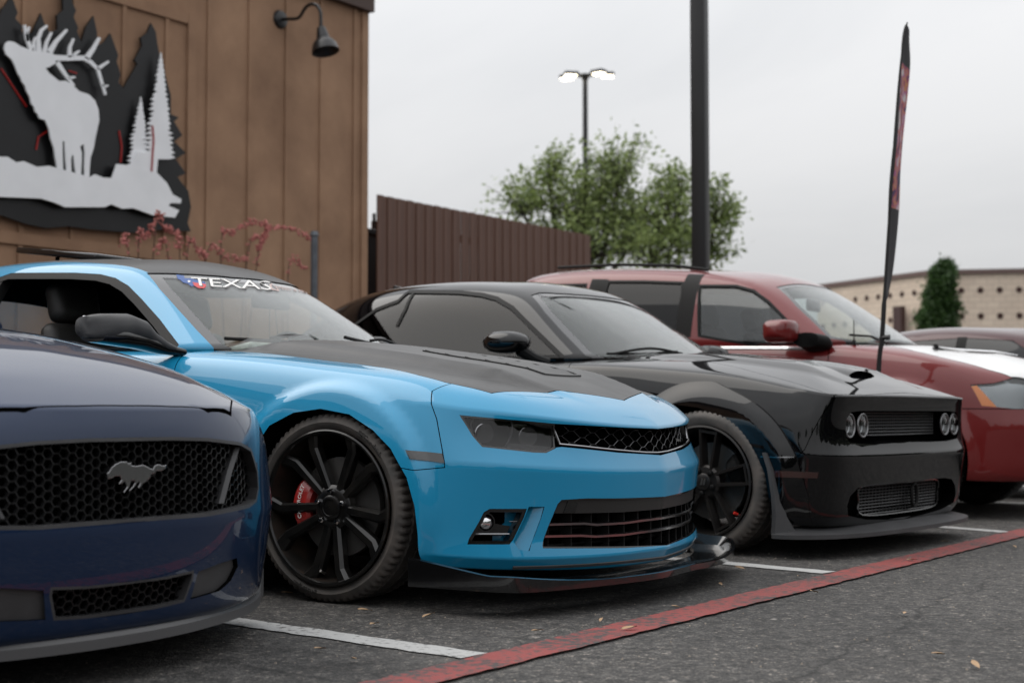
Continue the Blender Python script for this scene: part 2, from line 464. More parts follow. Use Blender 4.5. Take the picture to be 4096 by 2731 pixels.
def ring_text(txt, size, radius, a0, y, cw=True, mb=None):
    """raised letters standing on a circle, facing -y"""
    me = text_mesh(txt, size, 0.0012); mb = mb or MB(); c = coords(me)
    x0 = c[:, 0].min(); v = []
    for p in c:
        a = a0 - (p[0] - x0) / radius if cw else a0 + (p[0] - x0) / radius
        r_ = radius + p[1] if cw else radius - p[1]
        v.append((r_ * math.cos(a), y - p[2], r_ * math.sin(a)))
    mb.add(v, [tuple(q.vertices) for q in me.polygons]); return mb
# ------------------------------------------------------------------ small shape helpers
def rbox(size, bev=0.02, seg=2, at=(0, 0, 0), rot=None, taper=None):
    """box with rounded edges -> (verts, faces)"""
    bm = bmesh.new(); bmesh.ops.create_cube(bm, size=1)
    for v in bm.verts:
        v.co = Vector((v.co.x * size[0], v.co.y * size[1], v.co.z * size[2]))
        if taper and v.co.z > 0: v.co.x *= taper[0]; v.co.y *= taper[1]
    bmesh.ops.bevel(bm, geom=list(bm.edges), offset=bev, segments=seg, profile=0.5, affect='EDGES')
    if rot is not None: bmesh.ops.rotate(bm, verts=bm.verts, matrix=rot)
    bmesh.ops.translate(bm, verts=bm.verts, vec=at)
    bm.verts.index_update()
    r_ = [v.co.copy() for v in bm.verts], [[v.index for v in f.verts] for f in bm.faces]; bm.free(); return r_
def loft(rings, cap=True):
    n = len(rings[0]); v = [p for r_ in rings for p in r_]; f = []
    for i in range(len(rings) - 1):
        for j in range(n): f.append((i * n + j, i * n + (j + 1) % n, (i + 1) * n + (j + 1) % n, (i + 1) * n + j))
    if cap: f.append(tuple(reversed(range(n)))); f.append(tuple(range((len(rings) - 1) * n, len(rings) * n)))
    return v, f
def sring(c, u, v, a, b, n=20, e=2.6):
    """superellipse ring about c with half axes a along u and b along v"""
    c, u, v = Vector(c), Vector(u), Vector(v); o = []
    for j in range(n):
        t = math.tau * j / n; cs, sn = math.cos(t), math.sin(t)
        o.append(c + u * (a * math.copysign(abs(cs) ** (2 / e), cs)) + v * (b * math.copysign(abs(sn) ** (2 / e), sn)))
    return o
def Rot(ax, deg): return Matrix.Rotation(R(deg), 3, ax)
def wheel(parent, at, Rt, Rr, W, spin, style, side=-1, tyre_mat='rubber', letters=None, steer=0.0, hidden=False):
    """a road wheel; side -1 faces -y. Rr = rim flange radius"""
    w_ = bpy.data.objects.new('wheel', None); COL.objects.link(w_); w_.parent = parent; w_.location = at; w_.rotation_euler = (0, 0, R(steer) + (0 if side < 0 else math.pi)); w_.empty_display_size = .1
    v, f = tyre_mesh(Rt, Rr, W); zmin = -at[2] + .001
    v = [(x, y, max(z, zmin)) for x, y, z in v]
    ty = MB().add(v, f).build('tyre', tyre_mat, w_, smooth=40.0)
    if hidden: 
        MB().lathe([(Rr, -W * .4), (Rr - .02, -W * .38), (Rr - .03, 0), (.05, .02), (.05, -.03), (.001, -.03)], 32).build('rim', 'rim_gloss_black', w_); return w_
    if letters:
        for txt, size, rad, ang, cw in letters: ring_text(txt, size, rad, R(ang), -W / 2 + .0005, cw).build('sidewall_lettering', 'rubber_letter', w_, smooth=False)
    style(w_, Rr, W, spin)
    return w_
def spoke_bar(mb, p0, p1, w0, w1, y0, y1, dep, ridge=0.35, mid=None):
    """tapered faceted spoke from p0 to p1 in the wheel plane (x, z); outer face at y0 (hub end) and y1 (rim end); chamfered face"""
    pts = [Vector((p0[0], y0, p0[1]))] + ([Vector(mid)] if mid else []) + [Vector((p1[0], y1, p1[1]))]; k = len(pts); ws = [w0 + (w1 - w0) * i / (k - 1) for i in range(k)]
    v = []
    for i, p in enumerate(pts):
        t = pts[min(i + 1, k - 1)] - pts[max(i - 1, 0)]; t.y = 0; t.normalize(); s = Vector((-t.z, 0, t.x)); w_ = ws[i]
        v += [p + s * w_ * .5 + Vector((0, dep, 0)), p + s * w_ * .5 + Vector((0, .012, 0)), p + s * w_ * ridge * .5, p - s * w_ * ridge * .62, p - s * w_ * .5 + Vector((0, .009, 0)), p - s * w_ * .5 + Vector((0, dep, 0))]
    n = 6; f = []
    for i in range(k - 1):
        for j in range(n): f.append((i * n + j, i * n + (j + 1) % n, (i + 1) * n + (j + 1) % n, (i + 1) * n + j))
    f += [tuple(range(n)), tuple(range((k - 1) * n, k * n))]
    mb.add(v, f)
def brake(w_, r_, y, cal_ang, cal_mat, txt=None, cal_len=50):
    MB().lathe([(.07, y - .006), (r_, y - .006), (r_ + .001, y), (r_, y + .022), (.07, y + .022), (.06, y - .03), (.03, y - .034)], 48).build('brake_disc', 'iron', w_)
    mb = MB(); r0, r1 = r_ * .62, r_ * 1.06; n = 12; rings = []
    for i in range(n + 1):
        a = R(cal_ang - cal_len / 2 + cal_len * i / n); e = math.sin(math.pi * (i + .6) / (n + 1.2)) ** .35
        c, s = math.cos(a), math.sin(a); ri, ro = r0 + (1 - e) * .02, r1 - (1 - e) * .01; yo = y - .050 * e - .006
        rings.append([(ri * c, y - .004, ri * s), (ri * c, yo + .01, ri * s), ((ri + .012) * c, yo, (ri + .012) * s), ((ro - .014) * c, yo, (ro - .014) * s), (ro * c, yo + .014, ro * s), (ro * c, y + .03, ro * s)])
    v, f = loft(rings); ca = mb.add(v, f).build('brake_caliper', cal_mat, w_)
    if txt:
        t = MB(); ring_text(txt, .022, (r0 + r1) / 2 - .007, R(cal_ang + 17), y - .0585, True, t); t.build('caliper_lettering', 'decal_white', ca, smooth=False)
# ------------------------------------------------------------------ materials used by the vehicles
mat('paint_sky_blue', (0.010, 0.255, 0.465), 0.35, 0.0, spec=0.2, coat=1.0, coat_rough=0.02, noise=0.02, nscale=3)
mat('paint_black', (0.0025, 0.0025, 0.003), 0.5, 0.0, spec=0.0, coat=1.0, coat_rough=0.012)
mat('paint_navy', (0.005, 0.020, 0.062), 0.38, 0.35, spec=0.2, coat=1.0, coat_rough=0.02)
mat('paint_red', (0.145, 0.009, 0.009), 0.45, 0.0, spec=0.2, coat=1.0, coat_rough=0.03)
mat('paint_maroon', (0.045, 0.007, 0.008), 0.4, 0.2, spec=0.2, coat=0.8, coat_rough=0.03)
mat('paint_white', (0.70, 0.70, 0.69), 0.4, coat=1.0, coat_rough=0.04)
mat('satin_black', (0.017, 0.0165, 0.016), 0.38, 0.0, spec=0.6, rvar=0.04)
mat('gloss_black', (0.006, 0.006, 0.0065), 0.12, 0.0, coat=0.6)
mat('plastic_black', (0.009, 0.009, 0.009), 0.5, spec=0.15)
mat('plastic_grey', (0.045, 0.045, 0.047), 0.5, noise=0.15, nscale=12)
mat('void_black', (0.003, 0.003, 0.003), 0.8, spec=0.0)
mat('seam_black', (0.004, 0.004, 0.004), 0.7)
mat('rubber', (0.020, 0.0195, 0.019), 0.62, noise=0.35, nscale=14, dirt=0.35, dirtcol=(0.06, 0.05, 0.042))
mat('rubber_dusty', (0.070, 0.064, 0.059), 0.7, noise=0.3, nscale=9, dirt=0.5, dirtcol=(0.15, 0.12, 0.10))
mat('rubber_letter', (0.03, 0.028, 0.026), 0.7)
mat('rim_gloss_black', (0.005, 0.005, 0.005), 0.3, 0.0, spec=0.3, coat=0.35, coat_rough=0.08, dirt=0.05)
mat('rim_satin_grey', (0.028, 0.026, 0.025), 0.33, 0.5, dirt=0.15, dirtcol=(0.07, 0.05, 0.04))
mat('rim_barrel', (0.02, 0.018, 0.016), 0.4, 0.4, dirt=0.5, dirtcol=(0.11, 0.07, 0.05))
mat('chrome', (0.75, 0.75, 0.76), 0.08, 1.0)
mat('dark_chrome', (0.32, 0.32, 0.33), 0.16, 1.0)
mat('emblem_chrome', (0.42, 0.42, 0.43), 0.2, 1.0)
mat('wire_grey', (0.14, 0.14, 0.145), 0.25, 0.8)
mat('ring_grey', (0.22, 0.22, 0.225), 0.3, 0.6)
mat('steel', (0.45, 0.44, 0.42), 0.35, 1.0)
mat('iron', (0.20, 0.19, 0.18), 0.4, 0.8)
mat('caliper_red', (0.36, 0.018, 0.015), 0.35, coat=0.5)
mat('lens_amber', (0.55, 0.17, 0.03), 0.15, coat=1.0)
mat('lamp_inner', (0.25, 0.25, 0.26), 0.2, 0.9)
mat('leather_black', (0.022, 0.021, 0.020), 0.5, bump=0.2, bscale=300)
mat('dash_black', (0.012, 0.012, 0.012), 0.65)
mat('decal_white', (0.75, 0.74, 0.72), 0.5)
mat('decal_blue', (0.035, 0.09, 0.28), 0.45)
mat('decal_red', (0.55, 0.05, 0.05), 0.45)
mat('decal_grey', (0.11, 0.105, 0.10), 0.5)
mat('red_cap', (0.6, 0.03, 0.02), 0.35)
mat('brass', (0.5, 0.4, 0.25), 0.3, 1.0)
mat('paper_towel', (0.62, 0.60, 0.55), 0.9, noise=0.3, nscale=30)
glass_mat('glass_clear', (0.82, 0.86, 0.85), dust=0.03, ior=1.55)
glass_mat('glass_side', (0.80, 0.83, 0.83))
glass_mat('glass_tint', (0.16, 0.165, 0.17), ior=1.38)
glass_mat('lens_smoke', (0.74, 0.74, 0.74), ior=1.4)
glass_mat('lens_clear', (0.92, 0.94, 0.94))
mat('frit', (0.02, 0.02, 0.021), 0.15, coat=1.0)
# ------------------------------------------------------------------ ground
def at_depth(px, py, d):
    r_ = pray(px, py); return EYE + r_ * (d / r_.dot(_f))
def nmat(name):
    m = bpy.data.materials.new(name); m.use_nodes = True; MATS[name] = m; t = m.node_tree
    return m, t, t.nodes['Principled BSDF'], t.links.new
def nd(t, typ, **k):
    n = t.nodes.new(typ)
    for a, v in k.items():
        if a in n.inputs: n.inputs[a].default_value = v
        else: setattr(n, a, v)
    return n
def asphalt_mat():
    m, t, b, lk = nmat('asphalt'); g = nd(t, 'ShaderNodeTexCoord')
    def noise(s, d=4, r_=.55): 
        n = nd(t, 'ShaderNodeTexNoise', Scale=s, Detail=d, Roughness=r_); lk(g.outputs['Object'], n.inputs['Vector']); return n
    def ramp(src, *st):
        n = nd(t, 'ShaderNodeValToRGB'); e = n.color_ramp.elements
        while len(e) < len(st): e.new(.5)
        for q, (p, c) in zip(e, st): q.position = p; q.color = (*c, 1)
        lk(src, n.inputs['Fac']); return n
    def mix(a, b_, f, bt='MIX'):
        n = nd(t, 'ShaderNodeMix', data_type='RGBA', blend_type=bt)
        for s, k in ((a, 'A'), (b_, 'B')):
            if isinstance(s, tuple): n.inputs[k].default_value = (*s, 1)
            else: lk(s, n.inputs[k])
        if isinstance(f, float): n.inputs['Factor'].default_value = f
        else: lk(f, n.inputs['Factor'])
        return n.outputs['Result']
    big = ramp(noise(.55, 6).outputs['Fac'], (.3, (.066, .0645, .063)), (.7, (.112, .108, .104)))
    mid = ramp(noise(14, 6).outputs['Fac'], (.35, (.7, .7, .7)), (.65, (1.25, 1.25, 1.25)))
    c = mix(big.outputs['Color'], mid.outputs['Color'], 1.0, 'MULTIPLY')
    v = nd(t, 'ShaderNodeTexVoronoi', Scale=150.0); lk(g.outputs['Object'], v.inputs['Vector'])
    stone = ramp(v.outputs['Color'], (.0, (.45, .45, .45)), (.55, (.9, .9, .9)), (.86, (1.5, 1.45, 1.4)), (.97, (3.6, 3.3, 3.0)))
    c = mix(c, stone.outputs['Color'], 1.0, 'MULTIPLY')
    edge = ramp(v.outputs['Distance'], (.25, (1, 1, 1)), (.75, (.35, .35, .35))); c = mix(c, edge.outputs['Color'], .8, 'MULTIPLY')
    v2 = nd(t, 'ShaderNodeTexVoronoi', Scale=62.0); lk(g.outputs['Object'], v2.inputs['Vector'])
    st2 = ramp(v2.outputs['Color'], (.0, (.55, .55, .55)), (.5, (.95, .95, .95)), (.80, (1.3, 1.28, 1.25)), (.94, (2.6, 2.45, 2.3))); c = mix(c, st2.outputs['Color'], .85, 'MULTIPLY')
    cl = ramp(noise(26, 5, .7).outputs['Fac'], (.32, (.55, .55, .55)), (.5, (1, 1, 1)), (.68, (1.5, 1.48, 1.45))); c = mix(c, cl.outputs['Color'], 1.0, 'MULTIPLY')
    ol = ramp(noise(.8, 5, .6).outputs['Fac'], (.30, (.45, .45, .45)), (.42, (1, 1, 1))); c = mix(c, ol.outputs['Color'], 1.0, 'MULTIPLY')
    wd = nd(t, 'ShaderNodeTexNoise', Scale=2.2, Detail=4.0); lk(g.outputs['Object'], wd.inputs['Vector']); va = nd(t, 'ShaderNodeMix', data_type='RGBA'); va.inputs['Factor'].default_value = .22; lk(g.outputs['Object'], va.inputs['A']); lk(wd.outputs['Color'], va.inputs['B'])
    vc = nd(t, 'ShaderNodeTexVoronoi', Scale=.42); vc.feature = 'DISTANCE_TO_EDGE'; lk(va.outputs['Result'], vc.inputs['Vector']); ck = ramp(vc.outputs['Distance'], (.0, (.25, .25, .25)), (.004, (1, 1, 1))); c = mix(c, ck.outputs['Color'], .8, 'MULTIPLY')
    # pale dusty stains
    st = ramp(noise(1.15, 7, .62).outputs['Fac'], (.60, (0, 0, 0)), (.76, (.42, .42, .42))); c = mix(c, (.16, .15, .14), st.outputs['Color'])
    sp = ramp(noise(7.5, 2).outputs['Fac'], (.735, (0, 0, 0)), (.77, (.75, .75, .75))); c = mix(c, (.30, .28, .26), sp.outputs['Color'])
    lk(c, b.inputs['Base Color']); b.inputs['Roughness'].default_value = .82; b.inputs['Specular IOR Level'].default_value = .4
    bp = nd(t, 'ShaderNodeBump', Strength=.55, Distance=.006); ad = nd(t, 'ShaderNodeMath', operation='ADD'); lk(v.outputs['Distance'], ad.inputs[0]); lk(noise(300, 2).outputs['Fac'], ad.inputs[1]); lk(ad.outputs[0], bp.inputs['Height']); lk(bp.outputs['Normal'], b.inputs['Normal'])
def paint_mat(name, col, wear, tint):
    m, t, b, lk = nmat(name); g = nd(t, 'ShaderNodeTexCoord')
    n1 = nd(t, 'ShaderNodeTexNoise', Scale=38.0, Detail=6.0, Roughness=.65); lk(g.outputs['Object'], n1.inputs['Vector'])
    n2 = nd(t, 'ShaderNodeTexNoise', Scale=2.6, Detail=5.0); lk(g.outputs['Object'], n2.inputs['Vector'])
    v = nd(t, 'ShaderNodeTexVoronoi', Scale=150.0); lk(g.outputs['Object'], v.inputs['Vector'])
    a = nd(t, 'ShaderNodeMath', operation='MULTIPLY_ADD'); lk(n2.outputs['Fac'], a.inputs[0]); a.inputs[1].default_value = .55; lk(n1.outputs['Fac'], a.inputs[2])
    r_ = nd(t, 'ShaderNodeMapRange'); r_.inputs['From Min'].default_value = wear; r_.inputs['From Max'].default_value = wear + .16; lk(a.outputs[0], r_.inputs['Value'])
    mx = nd(t, 'ShaderNodeMix', data_type='RGBA'); mx.inputs['B'].default_value = (.045, .042, .04, 1)
    vr = nd(t, 'ShaderNodeValToRGB'); vr.color_ramp.elements[0].color = (*[c * .72 for c in col], 1); vr.color_ramp.elements[1].color = (*tint, 1); lk(n1.outputs['Fac'], vr.inputs['Fac'])
    lk(vr.outputs['Color'], mx.inputs['A']); lk(r_.outputs['Result'], mx.inputs['Factor']); lk(mx.outputs['Result'], b.inputs['Base Color']); b.inputs['Roughness'].default_value = .7
    bp = nd(t, 'ShaderNodeBump', Strength=.4, Distance=.004); lk(v.outputs['Distance'], bp.inputs['Height']); lk(bp.outputs['Normal'], b.inputs['Normal'])
asphalt_mat()
paint_mat('line_white', (.44, .44, .43), .80, (.50, .50, .49)); paint_mat('line_red', (.24, .030, .028), .73, (.33, .075, .066))
bm = bmesh.new(); bmesh.ops.create_grid(bm, x_segments=24, y_segments=24, size=700); me = bpy.data.meshes.new('ground'); bm.to_mesh(me); bm.free()
tag(link('parking_lot_ground', me, 'asphalt'), kind='structure').location = (-20, 40, 0)
def strip(name, a, b_, width, mt, z=.004, n=40, jit=.006, seed=1):
    """painted line with slightly ragged edges"""
    rg = random.Random(seed); a, b_ = Vector(a), Vector(b_); d = (b_ - a); L_ = d.length; d.normalize(); s = Vector((-d.y, d.x, 0)); v = []; n = int(L_ / .05) + 2
    for i in range(n):
        p = a + d * (L_ * i / (n - 1)); o1, o2 = rg.uniform(-jit, jit), rg.uniform(-jit, jit)
        v += [(p.x + s.x * (width / 2 + o1), p.y + s.y * (width / 2 + o1), z), (p.x - s.x * (width / 2 + o2), p.y - s.y * (width / 2 + o2), z)]
    me = me_from(v, [(2 * i, 2 * i + 1, 2 * i + 3, 2 * i + 2) for i in range(n - 1)]); return tag(link(name, me, mt), kind='structure')
def gp(sx, sy): p = pix(sx / PXS, sy / PXS, z=0); return Vector((p.x, p.y, 0))
_ru = [gp(1468.8, 2731), gp(4096, 2119.2)]; _rl = [gp(3074, 2400), gp(4096, 2145.5)]
rx = (_ru[0].x + _ru[1].x) / 2 + .078
strip('red_line', (rx - .012, -6, 0), (rx + .012, 40, 0), 0.158, 'line_red', .008, seed=3)
def wline(i, ea, eb, back):
    a, b_ = ea, eb; d = (a - b_).normalized(); e = a + Vector((-1, .05, 0)).normalized() * back
    strip('bay_line', a, b_, .112, 'line_white', .004, seed=10 + i)
    strip('bay_line', a + (a - e).normalized() * -.0, e, .112, 'line_white', .0045, seed=20 + i)
w1a = (gp(943.7, 2471.9) + gp(860.8, 2491.2)) / 2; w1b = (gp(1938.6, 2612.8) + gp(1850, 2638.8)) / 2
w2a = (gp(2853, 2241.2) + gp(2829, 2253)) / 2; w2b = (gp(3332.6, 2286) + gp(3298.6, 2296.9)) / 2
w3a = (gp(3789.8, 2104.4) + gp(3768.7, 2113.5)) / 2; w3b = (gp(4036.6, 2124.9) + gp(4013.4, 2133.3)) / 2
wline(1, w1a, w1b, 4.0); wline(2, w2a, w2b, 4.4); wline(3, w3a, w3b, 4.6)
wline(4, Vector((-3.3, 11.15, 0)), Vector((rx - .06, 11.02, 0)), 4.2); wline(5, Vector((-3.3, 13.7, 0)), Vector((rx - .06, 13.6, 0)), 4.2); wline(0, Vector((-3.5, .78, 0)), Vector((rx - .06, .74, 0)), 4.0)
# planting bed with kerb along the building
mat('kerb', (.36, .34, .31), .8, noise=.15, nscale=8, bump=.2, bscale=120); mat('mulch', (.07, .045, .03), .95, noise=.5, nscale=30, bump=1.0, bscale=40)
tag(MB().box((-9.6, -12, -.05), (-9.42, 14.5, .13)).build('kerb', 'kerb'), kind='structure')
tag(MB().box((-12, -12, -.05), (-9.6, 14.5, .08)).build('planting_bed', 'mulch'), kind='structure')
# ------------------------------------------------------------------ brown building
def stucco():
    m, t, b, lk = nmat('stucco'); g = nd(t, 'ShaderNodeTexCoord')
    n1 = nd(t, 'ShaderNodeTexNoise', Scale=1.3, Detail=6.0, Roughness=.6); n2 = nd(t, 'ShaderNodeTexNoise', Scale=160.0, Detail=3.0)
    for n in (n1, n2): lk(g.outputs['Object'], n.inputs['Vector'])
    r_ = nd(t, 'ShaderNodeValToRGB'); r_.color_ramp.elements[0].position = .3; r_.color_ramp.elements[0].color = (.235, .136, .082, 1); r_.color_ramp.elements[1].position = .72; r_.color_ramp.elements[1].color = (.375, .228, .140, 1)
    lk(n1.outputs['Fac'], r_.inputs['Fac']); lk(r_.outputs['Color'], b.inputs['Base Color']); b.inputs['Roughness'].default_value = .9
    bp = nd(t, 'ShaderNodeBump', Strength=.5, Distance=.01); lk(n2.outputs['Fac'], bp.inputs['Height']); lk(bp.outputs['Normal'], b.inputs['Normal'])
stucco(); mat('cornice_brown', (.055, .028, .020), .6, noise=.12, nscale=4); mat('batten_brown', (.10, .055, .033), .8, noise=.2, nscale=3)
BX = -12.0
bld = empty('stucco_building', (BX, 10, 0), 0, 'brown stucco building with vertical battens and dark cornice', 'building')
YC = pix(838, 640, x=BX).y; ZT = pix(842, 30, x=BX).z
MB().box((BX - 9, -14, 0), (BX, YC, ZT + .02)).build('wall', 'stucco', None)
bpy.data.objects['wall'].parent = bld; bpy.data.objects['wall'].location = (-BX, -10, 0)
def bpart(name, lo, hi, mt): 
    o = MB().box(lo, hi).build(name, mt, bld, smooth=False); o.location = (-BX, -10, 0); return o
bpart('cornice', (BX - 9.05, -14, ZT + .0), (BX + .10, YC + .05, ZT + .30), 'cornice_brown'); bpart('cornice_cap', (BX - 9.1, -14, ZT + .302), (BX + .17, YC + .10, ZT + .42), 'cornice_brown')
fY1 = pix(434, 300, x=BX).y; fZ0 = pix(140, 560, x=BX).z; fZ1 = pix(360, 24, x=BX).z
for p in (475, 570, 655, 735, 812):
    y = pix(p, 400, x=BX).y; bpart('batten', (BX - .01, y - .026, 0), (BX + .022, y + .026, ZT - .002), 'stucco')
bpart('corner_trim', (BX - .01, YC - .10, 0), (BX + .028, YC + .02, ZT - .002), 'stucco')
for p in (49, 167, 280, 379):
    y = pix(p, 300, x=BX).y; bpart('batten', (BX - .01, y - .026, fZ0 + .06), (BX + .022, y + .026, fZ1 - .06), 'stucco'); bpart('batten', (BX - .01, y - .026, 0), (BX + .021, y + .026, fZ0 - .06), 'stucco')
for k in range(1, 9): bpart('batten', (BX - .01, pix(49, 300, x=BX).y - .61 * k - .026, 0), (BX + .022, pix(49, 300, x=BX).y - .61 * k + .026, fZ1 - .06), 'stucco')
bpart('panel_frame', (BX - .01, fY1 - .05, fZ0 - .058), (BX + .034, fY1 + .07, fZ1 + .058), 'stucco'); bpart('panel_frame', (BX - .01, -2, fZ0 - .058), (BX + .032, fY1 - .052, fZ0 + .058), 'stucco'); bpart('panel_frame', (BX - .01, -2, fZ1 - .058), (BX + .032, fY1 - .052, fZ1 + .058), 'stucco')
# ------------------------------------------------------------------ elk sign
mat('sign_black', (.010, .010, .011), .35, .3, noise=.2, nscale=2); mat('sign_silver', (.82, .83, .85), .5, .0, noise=.06, nscale=2)
mat('sign_edge', (.06, .055, .05), .5); mat('led_red', (.2, .004, .004), .5, emit=(1, .03, .02), estr=.06)
ZS = ((0, 0, 800, 1000), 1254)
def splate(name, pts, x, th, mt, parent):
    P_ = [pix(*q, x=x) for q in zm(*ZS, pts)]; o = MB().prism([p - Vector((x, 10, 0)) for p in P_], (th, 0, 0)).build(name, [mt], parent, smooth=False); o.location = (x + .0, 0, 0); 
    o.location = (x - parent.location.x, 10 - parent.location.y, 0); return o
def bar_poly(path, w0, w1):
    a, b_ = [], []; n = len(path)
    for i, p in enumerate(path):
        q0, q1 = path[max(i - 1, 0)], path[min(i + 1, n - 1)]; dx, dy = q1[0] - q0[0], q1[1] - q0[1]; l = math.hypot(dx, dy) or 1; w_ = (w0 + (w1 - w0) * i / (n - 1)) / 2
        a.append((p[0] - dy / l * w_, p[1] + dx / l * w_)); b_.append((p[0] + dy / l * w_, p[1] - dx / l * w_))
    return a + b_[::-1]
sign = empty('elk_sign', (BX + .06, 10, 0), 0, 'layered metal sign of a silver elk before black pine trees', 'sign')
rg = random.Random(5)
black = [(-420, 1340), (-420, 200), (-330, 60), (-260, 220), (-200, 120), (-150, 260), (-90, 60), (-40, 180), (0, 60), (22, 38), (60, -25), (100, 85), (85, 120), (130, 170), (122, 205), (190, 210), (245, 88), (266, 150), (300, 205), (350, 190), (345, 100), (385, 68), (378, -70), (444, -70), (442, 20), (466, 70), (450, 112), (480, 180), (470, 200), (500, 270), (528, 172), (575, 105), (596, 200), (602, 290), (640, 270), (680, 213), (731, 350), (720, 390), (745, 470), (732, 520), (762, 558), (800, 490), (850, 405), (832, 380), (880, 290), (870, 240), (912, 210), (935, 150), (966, 205), (976, 280), (988, 340), (1010, 420), (1060, 600), (1060, 720), (1110, 740), (1080, 765), (1132, 852), (1080, 890), (1155, 962), (1090, 1000), (1155, 1090), (1100, 1112), (1170, 1200), (1186, 1300), (1165, 1400), (1185, 1452), (1000, 1442), (850, 1462), (560, 1440), (420, 1420), (280, 1432), (150, 1405), (0, 1352)]
splate('black_pines', black, BX + .06, .03, 'sign_black', sign)
ground = [(-420, 1000), (-200, 960), (0, 985), (40, 985), (95, 1020), (140, 1012), (225, 1048), (300, 1042), (352, 1056), (560, 1112), (590, 1095), (640, 1115), (695, 1118), (712, 1070), (725, 1030), (785, 1036), (980, 1088), (1040, 1150), (1075, 1220), (1130, 1250), (1126, 1276), (1062, 1274), (1050, 1292), (1115, 1320), (1090, 1366), (950, 1350), (830, 1306), (760, 1310), (690, 1282), (650, 1300), (400, 1300), (330, 1270), (250, 1246), (0, 1236), (-420, 1250)]
splate('silver_ground', ground, BX + .17, .02, 'sign_silver', sign)
elk = [(20, 310), (28, 275), (48, 262), (80, 266), (120, 292), (185, 318), (260, 330), (320, 335), (345, 360), (340, 400), (300, 425), (278, 430), (300, 460), (365, 512), (400, 508), (440, 530), (490, 575), (550, 595), (590, 635), (610, 690), (615, 760), (605, 800), (590, 870), (580, 930), (560, 990), (555, 1050), (552, 1108), (525, 1106), (522, 1050), (525, 960), (518, 905), (495, 920), (505, 960), (505, 1000), (500, 1094), (470, 1086), (462, 1050), (455, 980), (445, 970), (438, 1000), (440, 1078), (412, 1072), (405, 1020), (400, 930), (398, 890), (385, 885), (385, 960), (388, 1064), (352, 1054), (340, 990), (332, 930), (310, 870), (300, 810), (275, 755), (240, 745), (228, 715), (215, 705), (205, 670), (190, 655), (180, 610), (160, 575), (150, 540), (130, 515), (122, 490), (105, 465), (85, 410), (65, 375), (30, 345)]
splate('elk_body', elk, BX + .16, .02, 'sign_silver', sign)
for path, w0, w1 in (([(335, 365), (420, 368), (520, 366), (562, 392), (608, 438), (632, 520), (655, 597)], 36, 14), ([(535, 372), (578, 312), (618, 240)], 34, 16), ([(606, 436), (640, 412), (676, 388)], 22, 12), ([(636, 535), (655, 545), (672, 538)], 16, 10), ([(430, 362), (432, 300), (456, 246)], 26, 12), ([(455, 350), (492, 322)], 20, 12), ([(305, 330), (345, 265), (414, 190)], 36, 14), ([(272, 330), (286, 270), (318, 206)], 26, 12), ([(238, 330), (234, 245), (255, 192), (290, 164)], 30, 14), ([(195, 325), (162, 245), (148, 160)], 26, 16), ([(168, 262), (160, 225), (178, 172)], 18, 12), ([(205, 322), (206, 270), (218, 235)], 20, 10), ([(352, 395), (400, 465), (458, 542)], 30, 14), ([(425, 492), (466, 486)], 18, 10)):
    splate('antler', bar_poly(path, w0, w1), BX + .158, .02, 'sign_silver', sign)
def conifer(ax, ay, by, wl, wr, n, seed):
    rg = random.Random(seed); Lp, Rp = [], []
    for i in range(n):
        t = (i + .5) / n; y = ay + (by - ay) * t; s = t ** .85
        Lp += [(ax - wl * s * rg.uniform(.75, 1.05), y + 6), (ax - wl * s * rg.uniform(.5, .72), y + (by - ay) / n * .55)]
        Rp += [(ax + wr * s * rg.uniform(.75, 1.05), y + 6), (ax + wr * s * rg.uniform(.5, .72), y + (by - ay) / n * .55)]
    return [(ax, ay)] + Rp + [(ax + wr * .5, by), (ax - wl * .5, by)] + Lp[::-1]
splate('silver_pine', conifer(1005, 332, 1000, 130, 92, 22, 2), BX + .165, .02, 'sign_silver', sign); splate('silver_pine', conifer(878, 608, 1045, 108, 70, 16, 4), BX + .145, .02, 'sign_silver', sign)
splate('pine_trunk', [(985, 980), (975, 1092), (800, 1060), (850, 950)], BX + .166, .02, 'sign_silver', sign)
for path in ([(955, 790), (962, 880), (955, 980), (950, 1075)], [(5, 430), (90, 560), (165, 670)], [(225, 940), (240, 860), (300, 820)], [(745, 820), (762, 920), (755, 1020)], [(430, 445), (480, 462)]):
    splate('led_strip', bar_poly(path, 8, 8), BX + (.19 if path[0] == (955, 790) else .095), .008, 'led_red', sign)
# ------------------------------------------------------------------ gooseneck wall lamp
mat('lamp_black', (.008, .008, .009), .35)
ZL = ((1000, 0, 1600, 300), 2352); lampY = pix(*zm(*ZL, [(470, 310)])[0], x=BX).y
lm = empty('gooseneck_lamp', (BX, lampY, 4.9), 0, 'black gooseneck barn lamp on the stucco wall', 'wall lamp')
def lp_(pts): return [pix(*q, y=lampY) - Vector((BX, lampY, 4.9)) for q in zm(*ZL, pts)]
pth = lp_([(470, 310), (600, 303), (720, 298), (785, 262), (850, 155), (905, 95), (975, 70), (1050, 95), (1100, 180), (1112, 300), (1112, 450)]); pth = [Vector((max(p.x, 0), 0, p.z)) for p in pth]
MB().tube(spl(pth, 4), .020, 10).build('arm', 'lamp_black', lm)
MB().lathe([(.001, .045), (.05, .045), (.10, .03), (.115, .0)], 24, 'x', at=(pth[0].x, 0, pth[0].z)).build('wall_plate', 'lamp_black', lm)
e = pth[-1]; q = lp_([(1100, 440), (1100, 650), (1090, 860)]); h0, h1, h2 = q[0].z, q[1].z, q[2].z
tl = Rot('Y', -14)
prof = [(.02, 0), (.05, -.015), (.072, h1 - h0 + .05), (.078, h1 - h0), (.11, h1 - h0 - .02), (.145, h1 - h0 - .07), (.165, h2 - h0 - .0), (.158, h2 - h0 - .0), (.08, h1 - h0), (.02, h1 - h0)]
